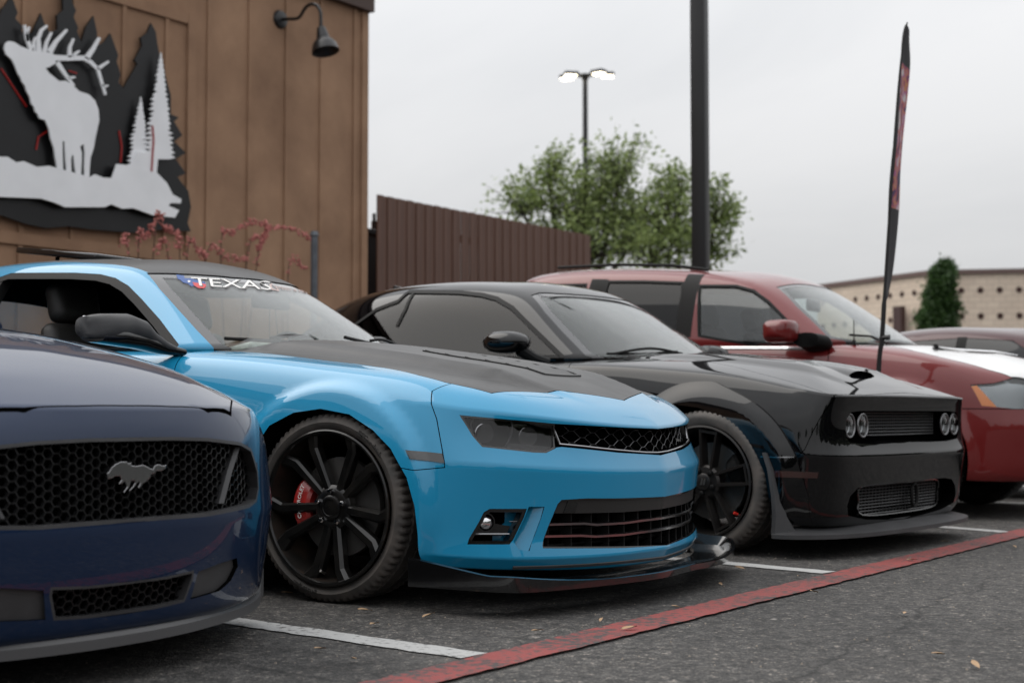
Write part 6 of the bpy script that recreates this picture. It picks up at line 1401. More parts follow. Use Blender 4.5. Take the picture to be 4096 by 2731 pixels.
def blk_parts():
    root = BLK; g, lo = KF
    def tr5(p): return rnd(KC, zm(*Z5, p))
    cabin_build(KC, root, tr5, [(1210, 192), (1290, 290), (1390, 400), (1470, 482), (1532, 546)], [(1260, 176), (1360, 180), (1470, 186), (1580, 194)], [(-.62, .85, .93), (-.5, .4, .93), (-.45, 0, .93)],
                [(500, 160), (800, 164), (930, 178), (1020, 202), (1110, 256), (1250, 396), (1405, 545)], [(-2.72, 1.17), (-2.66, 1.25), (-2.52, 1.34), (-2.36, 1.385)], .985, (.78, 0, .62), 'paint_black', rear=[(-3.15, -.42, 1.34), (-3.45, -.58, 1.13), (-3.45, .58, 1.13), (-3.15, .42, 1.34)], dividers=([(515, 180), (470, 275), (420, 375)],))
    for x_, y_ in ((-1.75, -.40), (-1.75, .40)): seat(root, x_, y_, .58, 'leather_black')
    v, f = loft([[(-.62, y, .75), (-.62, y, .95), (-1.0, y, .96 - .02 * abs(y)), (-1.16, y, .92), (-1.2, y, .8)] for y in (-.74, -.4, 0, .4, .74)]); MB().add(v, f).build('dashboard', 'dash_black', root)
    mb = MB(); c = Vector((-1.24, .40, .93)); u_ = Vector((0, 1, 0)); w2 = Vector((-.35, 0, .93)).normalized()
    mb.tube([c + u_ * (.185 * math.cos(t)) + w2 * (.185 * math.sin(t)) for t in [math.tau * i / 28 for i in range(28)]], .016, 8, closed=True); mb.tube([c - u_ * .18, c + u_ * .18], .02, 6); mb.tube([c, c + Vector((.2, 0, -.08))], .04, 8); mb.build('steering_wheel', 'leather_black', root)
    # wheels
    for (x, s, hid) in ((0, -1, False), (-2.95, -1, True), (0, 1, True), (-2.95, 1, True)):
        wheel(root, (x, s * (.975 - .15), .352), .352, .276, .30, 10, rim_loop_spoke, s, 'rubber_dusty', hidden=hid)
    # mirrors
    for s in (-1, 1):
        m = bpy.data.objects.new('door_mirror', None); COL.objects.link(m); m.parent = root
        def fl(v): return [(p[0], p[1] * -s, p[2]) for p in v]
        rings = [sring((-1.16, -1.16 + t, 1.068), (1, 0, 0), Zv, .125 * k, .062 * k, 20, 2.3) for t, k in ((0, .25), (.01, .6), (.04, .9), (.09, 1.0), (.14, .98), (.18, .85), (.21, .55), (.22, .2))]
        v, f = loft(rings); MB().add(fl(v), f).build('mirror_cap', 'paint_black', m, smooth=60.0)
        MB().tube(fl([(-1.10, -1.02, 1.03), (-1.06, -.95, .985), (-1.02, -.88, .955)]), [.035, .03, .035], 10).build('mirror_arm', 'plastic_black', m)
    # headlights and grille
    fl = KB.offhull(.075); fm = KB.offhull(.045)
    for px_ in ((1352, 590), (1440, 590)):
        p = KB.ray(*zm(*ZC, [px_])[0])
        for s in (1, -1):
            lamp = bpy.data.objects.new('headlight', None); COL.objects.link(lamp); lamp.parent = root
            _h = KB.offhull(.020).hit((2, p.y, .63), (-1, 0, 0)); c_ = Vector((_h.x if _h else .60, p.y * s, .628)); r_ = .056
            def rg(lst): return [[c_ + Vector((a, rr * math.cos(t), rr * math.sin(t))) for t in [math.tau * i / 32 for i in range(32)]] for rr, a in lst]
            MB().tube([c_ + Vector((.012, r_ * math.cos(t), r_ * math.sin(t))) for t in [math.tau * i / 36 for i in range(36)]], .0048, 8, closed=True).build('bezel', 'ring_grey', lamp)
            v, f = loft(rg(((r_, .010), (r_ * .86, -.012), (r_ * .62, -.030), (r_ * .40, -.034))), False); MB().add(v, f).build('reflector', 'gloss_black', lamp)
            v, f = loft(rg(((r_ * .40, -.036), (r_ * .40, -.020), (r_ * .30, -.012), (.003, -.008)))); MB().add(v, f).build('projector', 'chrome', lamp)
            v, f = loft(rg(((r_ * .78, -.012), (r_ * .74, -.008), (r_ * .68, -.012))), False); MB().add(v, f).build('halo_ring', 'lamp_inner', lamp)
            v, f = loft(rg(((r_ - .003, .010), (r_ * .6, .014), (.003, .016))), False); MB().add(v, f).build('lens', 'lens_clear', lamp)
    gr = bpy.data.objects.new('upper_grille', None); COL.objects.link(gr); gr.parent = root
    yl = abs(KB.ray(*zm(*ZC, [(1490, 590)])[0]).y)
    def hitx(h, y, z):
        p = h.hit((2, y, z), (-1, 0, 0)); return p if p else Vector((.58, y, z))
    for z_ in np.linspace(.578, .690, 8):
        MB().tube([hitx(fm, y, z_) for y in np.linspace(-yl, yl, 15)], .0034, 5).build('bar', 'bar_grey', gr)
    for y in np.linspace(-yl, yl, 34):
        MB().tube([hitx(fm, y, z_) - Vector((.002, 0, 0)) for z_ in (.575, .632, .692)], .0026, 4).build('bar', 'bar_grey', gr)
    # ledge under the lamps
    led = [KB.ray(*q) for q in zm(*ZC, [(1360, 705), (1450, 722), (1585, 718), (1612, 700), (1740, 694)])]; led = [p - Vector((.03, 0, .004)) for p in led if p]; led[-1].y = 0; full = led + [Vector((p.x, -p.y, p.z)) for p in reversed(led[:-1])]
    rings = [[p, p + Vector((-.05, 0, .012)), p + Vector((-.05, 0, -.03)), p + Vector((.012, 0, -.03)), p + Vector((.014, 0, -.004))] for p in full]; v, f = loft(rings); MB().add(v, f).build('ledge', 'gloss_black', root, smooth=20.0)
    gr = bpy.data.objects.new('lower_grille', None); COL.objects.link(gr); gr.parent = root; fm2 = KB.offhull(.05)
    a = [KB.ray(*q) for q in zm(*ZC, [(1468, 1020), (1480, 1192)])]; yl = abs(a[0].y); zt, zb_ = a[0].z + .012, a[1].z + .0
    for z_ in np.linspace(zb_, zt, 10): MB().tube([hitx(fm2, y, z_) for y in np.linspace(-yl, yl, 13)], .0034, 5).build('bar', 'bar_grey', gr)
    for y in np.linspace(-yl, yl, 26): MB().tube([hitx(fm2, y, z_) - Vector((.002, 0, 0)) for z_ in (zb_, (zb_ + zt) / 2, zt)], .0026, 4).build('bar', 'bar_grey', gr)
    fr_ = [hitx(fm2, y, z_) + Vector((.006, 0, 0)) for y, z_ in ((-yl, zt), (-yl * .5, zt + .008), (0, zt + .008), (yl * .5, zt + .008), (yl, zt), (yl + .01, (zt + zb_) / 2), (yl - .03, zb_), (0, zb_ - .012), (-yl + .03, zb_), (-yl - .01, (zt + zb_) / 2))]
    MB().tube(spl(fr_, 4, True), .006, 6, closed=True).build('mesh_frame', 'gloss_black', gr)
    th = KB.ray(*zm(*ZC, [(1805, 1080)])[0]); c_ = Vector((.63, th.y if th else .12, .262))
    MB().tube([c_ + Vector((0, .032 * math.copysign(abs(math.cos(t)) ** .7, math.cos(t)), .058 * math.copysign(abs(math.sin(t)) ** .7, math.sin(t)))) for t in [math.tau * i / 24 for i in range(24)]], .009, 6, closed=True).build('tow_eye', 'plastic_black', gr)
    # splitter with upturned rear ends
    edge = [(.39, .985), (.44, .99), (.52, .965), (.62, .86), (.70, .66), (.735, .4), (.745, .2), (.745, 0)]; ins = [(.36, .90), (.38, .88), (.44, .84), (.50, .74), (.56, .55), (.59, .35), (.60, .2), (.60, 0)]
    E_ = spl([(x, -y, 0) for x, y in edge], 5); I_ = spl([(x, -y, 0) for x, y in ins], 5); E_ = E_ + [Vector((p.x, -p.y, 0)) for p in reversed(E_[:-1])]; I_ = I_ + [Vector((p.x, -p.y, 0)) for p in reversed(I_[:-1])]
    rings = [[Vector((e.x, e.y, .098)), Vector((e.x, e.y, .118)), Vector((n_.x, n_.y, .150)), Vector((n_.x, n_.y, .10))] for e, n_ in zip(E_, I_)]
    v, f = loft(rings); sp = MB().add(v, f).build('front_splitter', 'plastic_grey', root, smooth=25.0)
    for s in (-1, 1):      # upright leading edge of the flare behind the bumper
        e = [(.40, .968, .115), (.41, .972, .20), (.405, .974, .30), (.385, .972, .42), (.355, .966, .50)]; rings = []
        for i, (x, y, z) in enumerate(e):
            t = i / 4; wd = .08 * (1 - t) ** 4 + .008; rings.append([Vector((x - .022, s * y, z)), Vector((x - .016, s * (y + .012), z)), Vector((x + .004, s * (y + .012), z)), Vector((x + wd, s * (y - .03 - .3 * wd), z)), Vector((x - .022, s * (y - .07), z))])
        v, f = loft(rings); MB().add(v, f).build('flare_lip', 'plastic_grey', root, smooth=25.0)
    for s in (1, -1):
        sm = [KB.ray(*q) for q in zm(*ZC, [(862, 890), (1135, 905), (1128, 945), (865, 933)])]; k = boolean(shell(KL, -.002, .02, prism_mesh(sm, Y, -1.4, -.3)), KB.off(.03)); part('side_marker', k if s == 1 else mirror_y(k), 'marker_red', root)
    # flare seams, door line
    for a, b in (([(768, 798), (870, 802), (978, 801)], .003), ):
        q = rnd(KB, zm(*ZC, a)); part('seam_strip', shell(KL, -.0012, .003, ribbon(KL, q, .005, Y, -1.4, -.3)), 'dark_chrome', root)
    # wipers and fin
    for (p0, p1) in (((-.66, -.08), (-.76, -.62)), ((-.66, .50), (-.60, -.06))):
        a = KB.hit((p0[0], p0[1], 2), (0, 0, -1)) + Vector((0, 0, .012)); b = KC.near((p1[0], p1[1], 1.04))[0] + Vector((.015, 0, .01))
        MB().tube(spl([a, a.lerp(b, .5) + Vector((.01, 0, .03)), b], 5), .008, 6).tube(spl([b + (b - a) * .1, b.lerp(a, .4), a.lerp(b, .1) + Vector((.01, 0, .012))], 5), .007, 5).build('wiper', 'plastic_black', root)
    MB().prism([(-3.0, -.012, 1.49), (-2.86, -.012, 1.50), (-2.92, -.012, 1.535), (-2.99, -.012, 1.55)], (0, .024, 0)).build('roof_antenna', 'paint_black', root)
mat('bar_grey', (0.042, 0.042, 0.043), 0.35, 0.2)
mat('marker_red', (0.035, 0.012, 0.010), 0.15, coat=1.0)
blk_parts()
# ================================================================== dark blue coupe with honeycomb grille
NAV = empty('pony_coupe', (-3.81, 2.42, 0), 0, 'dark navy blue coupe with honeycomb grille and running horse emblem', 'car')
ZM = ((0, 1200, 1100, 2731), 1127); ZH = ((400, 1750, 750, 2050), 1829)
def nav_cols():
    C = []
    def col(*p): C.append(list(p))
    col((.5, 0, .13), (.7, 0, .12), (.86, 0, .115), (.895, 0, .15), (.922, 0, .28), (.930, 0, .395), (.926, 0, .50), (.922, 0, .635), (.905, 0, .70), (.80, 0, .775), (.65, 0, .83), (.5, 0, .865))
    col((.45, 0, .13), (.65, .22, .12), (.835, .31, .115), (.872, .32, .15), (.902, .32, .28), (.910, .33, .395), (.905, .33, .50), (.902, .33, .635), (.882, .32, .703), (.76, .28, .785), (.58, .17, .845), (.4, 0, .885))
    col((.38, 0, .13), (.56, .4, .12), (.735, .56, .12), (.772, .58, .15), (.797, .59, .28), (.805, .605, .40), (.80, .60, .50), (.79, .60, .628), (.765, .575, .70), (.65, .5, .785), (.45, .28, .865), (.25, 0, .915))
    col((.28, 0, .13), (.42, .55, .12), (.60, .74, .125), (.63, .755, .16), (.648, .765, .29), (.655, .775, .41), (.645, .77, .51), (.625, .765, .62), (.60, .735, .70), (.47, .63, .79), (.28, .34, .885), (.08, 0, .935))
    col((.18, 0, .13), (.28, .65, .12), (.45, .855, .14), (.47, .865, .18), (.48, .87, .31), (.49, .88, .43), (.48, .88, .53), (.46, .865, .635), (.43, .82, .72), (.30, .69, .805), (.12, .37, .90), (-.1, 0, .95))
    col((0, 0, .13), (.1, .7, .13), (.30, .90, .16), (.32, .915, .2), (.32, .92, .34), (.31, .925, .48), (.30, .92, .58), (.28, .895, .69), (.25, .84, .79), (.13, .71, .855), (-.05, .38, .925), (-.25, 0, .965))
    seg_cols(C, ((-.08, .92, .93, .86, .86, .72, .905, .40, .95, .975, -.05), (-.45, .92, .93, .865, .90, .73, .945, .42, .975, .985, -.03), (-.95, .91, .93, .87, .935, .74, .965, .42, .98, .985, .04), (-1.9, .91, .93, .87, .96, .7, .97, .35, .975, .975, 0), (-2.72, .92, .955, .89, 1.02, .7, 1.03, .35, 1.035, 1.035, 0), (-3.25, .91, .94, .875, 1.035, .68, 1.045, .34, 1.05, 1.05, 0)))
    col((-3.35, 0, .22), (-3.45, .65, .22), (-3.6, .80, .28), (-3.65, .83, .33), (-3.67, .84, .47), (-3.67, .85, .64), (-3.65, .85, .80), (-3.63, .84, .95), (-3.6, .80, 1.03), (-3.53, .64, 1.045), (-3.45, .33, 1.05), (-3.41, 0, 1.05))
    col(*[(x, 0, z) for x, z in ((-3.5, .22), (-3.6, .22), (-3.75, .29), (-3.8, .35), (-3.82, .49), (-3.82, .66), (-3.8, .82), (-3.78, .97), (-3.73, 1.04), (-3.65, 1.05), (-3.58, 1.055), (-3.55, 1.055))])
    return C
NB = body_hull(nav_cols(), [('row', 5, 0, 4, .85), ('row', 8, 0, 4, .55), ('row', 2, 0, 13, .6), ('row', 3, 0, 4, .4)], 3, NAV, arches=((0, .34, .40, .50, .02, .80), (-2.72, .34, .40, .50, .02, .80)))
_c = coords(NB.me); _e = np.interp(_c[:, 0], [-.7, .2, .7], [.60, .56, .46]); _t = np.clip((_e + .03 - np.abs(_c[:, 1])) / .07, 0, 1); _t = _t * _t * (3 - 2 * _t)
_c[:, 2] += np.where((_c[:, 2] > .72) & (_c[:, 0] > -.85), .022 * _t * np.interp(_c[:, 0], [-.85, -.5, .3, .78], [0, 1, 1, 0]), 0); set_coords(NB.me, _c); NB = Hull(NB.me, NAV)
NCAB = [((b[0] + .03, b[1] * .99, b[2] - .005), (m[0] + .03, m[1], m[2] - .045), (t[0] + .03, t[1], t[2] - .09), (r_[0] + .03, r_[1], r_[2] - .11), (c[0] + .03, c[1], c[2] - .125)) for b, m, t, r_, c in BLK_CAB]
NCAB = [tuple((p[0] if p[0] > -2.2 else -2.2 + (p[0] + 2.2) * .86, p[1], p[2]) for p in row) for row in NCAB]
NC = Hull(cage(cabin_cols(NCAB, .84), [('row', 2, 0, 10, 1.0), ('row', 1, 0, 10, 1.0)], 3), NAV)
def nav_build():
    root = NAV
    def tr(p): return rnd(NB, zm(*ZM, p))
    g = tr([(552, 562), (700, 560), (850, 564), (985, 582), (1030, 608), (1058, 700), (1062, 770), (1052, 826), (1020, 851), (850, 886), (700, 898), (552, 906)]); g[0].y = g[-1].y = -.004
    k1 = plug(NB, .07, prism_mesh(g, X, .2, 1.4))
    lo = tr([(552, 1152), (680, 1132), (796, 1106), (792, 1140), (756, 1236), (650, 1262), (552, 1280)]); lo[0].y = lo[-1].y = -.004
    k2 = plug(NB, .05, prism_mesh(lo, X, .2, 1.4))
    cn = [p for p in tr([(812, 1112), (900, 1078), (970, 1056), (975, 1090), (945, 1150), (900, 1190), (780, 1225)])]; dc = (.8, .6, 0); k3 = plug(NB, .03, prism_mesh(cn, dc, .4, 2))
    a1 = disc_cut(0, .345, .375, -1.3, -.55); a2 = disc_cut(-2.72, .345, .385, -1.3, -.55)
    B = boolean(NB.me, [k1, mirror_y(k1), k2, mirror_y(k2), k3, mirror_y(k3), a1, mirror_y(a1), a2, mirror_y(a2)])
    hs = tr([(552, 433), (700, 436), (850, 450), (945, 466)]); hp = [(p.x, -abs(p.y)) for p in hs]; hp[0] = (hp[0][0], 0); hp = hp + [(hp[-1][0] - .10, hp[-1][1] - .10), (.15, -.745), (-.3, -.755), (-.8, -.745), (-.62, -.40)]
    hq = [(x, y, 0) for x, y in hp] + [(x, -y, 0) for x, y in reversed(hp[1:])]
    hood = boolean(boolean(NB.me, grow_prism(hq, Zv, .67, 1.3, .0025), 'INTERSECT'), NB.off(.022)); B = boolean(B, plug(NB, .022, grow_prism(hq, Zv, .668, 1.3, -.0025)))
    pb = [(.30, 0, 1.1), (.36, 0, .72), (.32, 0, .5), (.28, 0, 0), (1.6, 0, 0), (1.6, 0, 1.1)]
    bump = boolean(B, grow_prism(pb, Y, -1.4, 1.4, .002), 'INTERSECT'); B = boolean(B, grow_prism(pb, Y, -1.4, 1.4, -.002))
    part('body', B, ['paint_navy', 'void_black'], root, NB); part('front_bumper', bump, ['paint_navy', 'void_black'], root, NB); part('hood', hood, ['paint_navy', 'void_black'], root, NB)
    for s in (1, -1):
        fl = (lambda m: m) if s == 1 else mirror_y
        part('corner_trim', fl(shell(NB, .012, .03, prism_mesh(cn, dc, .4, 2))), 'plastic_grey', root)
        hl = [(.44, .80, .70), (.60, .70, .675), (.62, .74, .64), (.50, .86, .645), (.36, .905, .68)]; part('headlight', fl(shell(NB, -.001, .01, prism_mesh([Vector(p) for p in hl], (.6, .75, .2), .3, 2))), 'lens_dark', root)
    for q, nm, dp, th in ((g, 'grille_surround', .05, .009), (lo, 'intake_surround', .04, .007)):
        fq = q[1:-1] + [Vector((p.x, -p.y, p.z)) for p in reversed(q[1:-1])]; part(nm, boolean(shell(NB, .0, dp, grow_prism(fq, X, .2, 1.4, 0)), grow_prism(fq, X, .2, 1.4, th)), 'plastic_grey', root)
    # honeycomb
    def inpoly(poly, y, z):
        y = abs(y); n = len(poly); r_ = False
        for i in range(n):
            a, b = poly[i], poly[i - 1]
            if (a.z > z) != (b.z > z) and y < (b.y - a.y) * (z - a.z) / (b.z - a.z) + a.y: r_ = not r_
        return r_
    def honey(poly, name, depth, s_, thick, ymax):
        fm = NB.offhull(depth); mb = MB(); seen = set(); z0 = sum(p.z for p in poly) / len(poly)
        for ci in range(-int(ymax / (1.5 * s_)) - 1, int(ymax / (1.5 * s_)) + 2):
            for ri in range(-9, 10):
                cy = ci * 1.5 * s_; cz = z0 + (ri + (.5 if ci % 2 else 0)) * math.sqrt(3) * s_
                if not inpoly(poly, cy, cz): continue
                pt = [(cy + s_ * math.cos(R(60 * k)), cz + s_ * math.sin(R(60 * k))) for k in range(6)]
                for k in range(6):
                    a, b = pt[k], pt[(k + 1) % 6]; key = tuple(sorted(((round(a[0] * 500), round(a[1] * 500)), (round(b[0] * 500), round(b[1] * 500)))))
                    if key in seen: continue
                    seen.add(key); A = fm.hit((2, *a), (-1, 0, 0)); Bq = fm.hit((2, *b), (-1, 0, 0))
                    if A is None or Bq is None: continue
                    n = Vector((0, -(Bq.z - A.z), Bq.y - A.y)).normalized() * thick
                    bk = Vector((-.012, 0, 0)); mb.add([A + n, A - n, Bq - n, Bq + n, A + n * 1.6 + bk, A - n * 1.6 + bk, Bq - n * 1.6 + bk, Bq + n * 1.6 + bk], [(0, 1, 2, 3), (0, 3, 7, 4), (1, 5, 6, 2)])
        o = mb.build(name, 'honeycomb', root, smooth=False); o['kind'] = 'stuff'
    honey(g, 'honeycomb_grille', .030, .0150, .0014, .70); honey(lo, 'honeycomb_intake', .022, .0150, .0014, .45)
    # running horse
    hs_ = [(100, 742), (150, 690), (200, 610), (280, 545), (380, 500), (500, 495), (545, 540), (612, 515), (600, 575), (700, 592), (850, 562), (930, 600), (1000, 640), (1062, 650), (1092, 580), (1170, 552), (1260, 585), (1335, 560), (1325, 640), (1250, 682), (1130, 690), (1085, 745), (1010, 760), (1000, 830), (940, 885), (850, 960), (770, 1060), (740, 1040), (790, 950), (765, 900), (720, 960), (590, 1100), (555, 1105), (640, 1010), (700, 900), (600, 890), (560, 1030), (445, 1152), (440, 1130), (520, 1020), (470, 900), (420, 950), (350, 972), (345, 945), (400, 880), (380, 800), (260, 800), (180, 852), (110, 862)]
    fm = NB.offhull(.014); P3 = []
    for q in zm(*ZH, hs_):
        p = fm.ray(*q)
        if p: P3.append(p)
    bm = bmesh.new(); a = [bm.verts.new(p + Vector((0, 0, 0))) for p in P3]; fc = bm.faces.new(a); bmesh.ops.triangulate(bm, faces=[fc]); r_ = bmesh.ops.extrude_face_region(bm, geom=list(bm.faces)); vs = [e for e in r_['geom'] if isinstance(e, bmesh.types.BMVert)]
    bmesh.ops.translate(bm, verts=vs, vec=(.010, 0, 0)); bmesh.ops.recalc_face_normals(bm, faces=bm.faces); me = bpy.data.meshes.new('horse'); bm.to_mesh(me); bm.free()
    o = link('horse_emblem', me, 'emblem_chrome', root, None); o['label'] = 'chrome running horse emblem'
    bv = o.modifiers.new('b', 'BEVEL'); bv.width = .004; bv.segments = 2; bv.limit_method = 'ANGLE'; bv.angle_limit = R(50)
    # slanted end bars in the grille
    for s in (1, -1):
        a = [NB.offhull(.02).ray(*p) for p in zm(*ZM, [(972, 600), (940, 700), (905, 832)])]; q = [Vector((p.x, p.y * s, p.z)) for p in a]
        rings = [[p + Vector((0, .012 * s, 0)), p + Vector((.010, .002 * s, 0)), p + Vector((.004, -.012 * s, 0)), p + Vector((-.03, -.01 * s, 0)), p + Vector((-.03, .012 * s, 0))] for p in q]; v, f = loft(rings); MB().add(v, f).build('grille_end_bar', 'plastic_grey', root, smooth=25.0)
    # splitter
    edge = [(.34, .945), (.455, .925), (.50, .875), (.635, .73), (.755, .55), (.85, .30), (.885, .12), (.89, 0)]; ins = [(.30, .84), (.38, .83), (.46, .80), (.56, .68), (.68, .50), (.78, .28), (.80, .12), (.80, 0)]
    E_ = spl([(x, -y, 0) for x, y in edge], 5); I_ = spl([(x, -y, 0) for x, y in ins], 5); E_ = E_ + [Vector((p.x, -p.y, 0)) for p in reversed(E_[:-1])]; I_ = I_ + [Vector((p.x, -p.y, 0)) for p in reversed(I_[:-1])]; rings = []
    for e, n_ in zip(E_, I_):
        up = .060 * min(1, max(0, (.58 - e.x) / .06)); rings.append([Vector((e.x, e.y, .098)), Vector((e.x, e.y, .124 + up)), Vector((e.x, e.y, .134 + up)) + (n_ - e) * .10, Vector((n_.x, n_.y, .150 + up)), Vector((n_.x, n_.y, .10))])
    v, f = loft(rings); MB().add(v, f).build('front_splitter', 'plastic_satin', root, smooth=25.0)
    # cabin as dark glass with painted pillars
    cb = boolean(NC.me, prism_mesh([(-7, -2, 0), (2, -2, 0), (2, 2, 0), (-7, 2, 0)], Zv, .90, 3), 'INTERSECT')
    wsp = prism_mesh([(-.45, 0, .98), (-.70, -.64, .97), (-1.30, -.50, 1.27), (-1.28, 0, 1.33), (-1.30, .50, 1.27), (-.70, .64, .97)], (.78, 0, .62), -3, 3)
    ssp = prism_mesh([(-1.02, 0, .99), (-1.5, 0, 1.25), (-1.9, 0, 1.30), (-2.5, 0, 1.27), (-2.75, 0, 1.05), (-2.4, 0, 1.0)], Y, -1.4, 1.4)
    part('cabin_frame', boolean(cb, [plug(NC, .03, wsp), plug(NC, .03, ssp)]), ['paint_navy', 'void_black'], root, NC)
    part('windshield', shell(NC, .004, .028, wsp), 'glass_dark', root, [NC.offhull(.004)])
    for y0, y1 in ((-1.4, -.3), (.3, 1.4)): part('side_window', boolean(shell(NC, .004, .028, ssp), prism_mesh([(-9, y0, 0), (9, y0, 0), (9, y1, 0), (-9, y1, 0)], Zv, 0, 3), 'INTERSECT'), 'glass_dark', root)
    for s in (-1, 1):
        rings = [sring((-1.25, s * (1.10 - t), 1.02), (1, 0, 0), Zv, .11 * k, .06 * k) for t, k in ((0, .3), (.03, .8), (.1, 1), (.17, .9), (.2, .4))]; v, f = loft(rings); MB().add(v, f).tube([(-1.2, s * .95, .99), (-1.15, s * .86, .96)], .03).build('door_mirror', 'paint_navy', root, smooth=50.0)
    for (x, s) in ((0, -1), (-2.72, -1), (0, 1), (-2.72, 1)): wheel(root, (x, s * (.915 - .13), .345), .345, .26, .26, 0, None, s, 'rubber', hidden=True)
mat('honeycomb', (0.011, 0.011, 0.0115), 0.3, spec=0.4)
mat('lens_dark', (0.01, 0.01, 0.011), 0.08, coat=1.0)
mat('plastic_satin', (0.075, 0.075, 0.077), 0.42)
mat('glass_dark', (0.004, 0.0045, 0.005), 0.03, spec=0.3, coat=0.3)
nav_build()
# ================================================================== red sport utility vehicle with white hood
SUV = empty('utility_vehicle', (-3.35, 10.1, 0), 0, 'red sport utility vehicle with white hood and chrome belt strip', 'car')
def suv_cols():
    C = []
    def col(*p): C.append(list(p))
    rows = lambda dx, k: [(.5 + dx * .3, .0 if k == 0 else .0, .25), (.7 + dx * .6, k * .7, .24), (.88 + dx, k, .25), (.93 + dx, k, .30), (.94 + dx, k, .45), (.95 + dx, k, .60), (.925 + dx, k, .70), (.92 + dx, k * .99, .82), (.90 + dx, k * .98, .93), (.74 + dx, k * .9, 1.02), (.52 + dx, k * .5, 1.08), (.35 + dx, 0, 1.115)]
    col(*rows(0, 0)); col(*rows(-.02, .42)); col(*rows(-.08, .68))
    col((.3, 0, .25), (.4, .65, .24), (.70, .80, .25), (.75, .82, .30), (.76, .83, .45), (.77, .84, .60), (.75, .83, .70), (.74, .82, .82), (.72, .80, .915), (.60, .71, .99), (.33, .36, 1.085), (.12, 0, 1.13))
    col((.2, 0, .25), (.3, .7, .24), (.58, .89, .25), (.60, .91, .30), (.60, .915, .45), (.60, .92, .60), (.59, .91, .71), (.58, .90, .84), (.55, .86, .955), (.43, .76, 1.025), (.2, .38, 1.105), (-.02, 0, 1.145))
    col((.1, 0, .25), (.15, .75, .24), (.38, .92, .26), (.40, .935, .31), (.40, .94, .46), (.40, .94, .62), (.40, .935, .75), (.39, .92, .88), (.36, .875, 1.0), (.26, .79, 1.055), (.05, .40, 1.125), (-.14, 0, 1.16))
    def sg(x, sz, hz, cz):
        C.append([(x, 0, .25), (x, .78, .24), (x, .915, .27), (x, .93, .32), (x, .945, .48), (x, .95, .66), (x, .945, .80), (x, .93, .94), (x, .885, sz), (x, .80, hz), (x, .42, cz - .02), (x, 0, cz)])
    for x, sz, hz, cz in ((.08, 1.055, 1.105, 1.17), (-.35, 1.115, 1.17, 1.19), (-.9, 1.15, 1.19, 1.2), (-1.9, 1.18, 1.21, 1.21), (-2.9, 1.19, 1.21, 1.21)): sg(x, sz, hz, cz)
    col((-3.3, 0, .28), (-3.4, .7, .28), (-3.55, .84, .3), (-3.6, .86, .35), (-3.62, .87, .5), (-3.62, .88, .66), (-3.61, .88, .8), (-3.6, .87, .94), (-3.57, .83, 1.17), (-3.52, .72, 1.19), (-3.46, .36, 1.2), (-3.42, 0, 1.2))
    col(*[(x, 0, z) for x, z in ((-3.4, .28), (-3.5, .28), (-3.68, .3), (-3.74, .35), (-3.76, .5), (-3.76, .66), (-3.75, .8), (-3.73, .94), (-3.70, 1.17), (-3.64, 1.19), (-3.56, 1.2), (-3.52, 1.2))])
    return C
SB = body_hull(suv_cols(), [('row', 2, 0, 12, .6), ('row', 5, 0, 4, .3), ('row', 8, 4, 10, .2)], 3, SUV, arches=((-.02, .39, .46, .55, .025, .8), (-2.95, .39, .46, .55, .025, .8)))
SUVCAB = [((-.25, 0, 1.20), (-.58, 0, 1.43), (-.93, 0, 1.655), (-1.1, 0, 1.72), (-1.3, 0, 1.765)), ((-.30, .45, 1.20), (-.62, .42, 1.43), (-.95, .38, 1.65), (-1.15, .32, 1.72), (-1.5, 0, 1.80)), ((-.48, .78, 1.185), (-.76, .71, 1.40), (-1.04, .63, 1.61), (-1.3, .5, 1.715), (-1.8, 0, 1.835)), ((-.60, .84, 1.185), (-.88, .77, 1.40), (-1.16, .69, 1.635), (-1.45, .54, 1.74), (-2.0, 0, 1.85)), ((-1.3, .87, 1.20), (-1.4, .81, 1.45), (-1.55, .71, 1.70), (-1.8, .56, 1.785), (-2.2, 0, 1.86)), ((-2.2, .88, 1.22), (-2.2, .82, 1.48), (-2.2, .72, 1.75), (-2.3, .56, 1.825), (-2.5, 0, 1.865)), ((-2.9, .87, 1.22), (-2.88, .81, 1.50), (-2.85, .72, 1.775), (-2.8, .56, 1.84), (-2.8, 0, 1.87)), ((-3.45, .84, 1.2), (-3.38, .78, 1.48), (-3.22, .68, 1.755), (-3.12, .53, 1.825), (-3.05, 0, 1.86)), ((-3.62, .6, 1.18), (-3.52, .56, 1.48), (-3.36, .5, 1.735), (-3.25, .4, 1.81), (-3.15, 0, 1.85)), ((-3.68, 0, 1.18), (-3.58, 0, 1.48), (-3.42, 0, 1.735), (-3.32, 0, 1.80), (-3.22, 0, 1.84))]
SCB = Hull(cage(cabin_cols(SUVCAB, 1.02), [('row', 2, 0, 9, 1.0), ('row', 1, 0, 9, 1.0)], 3), SUV)
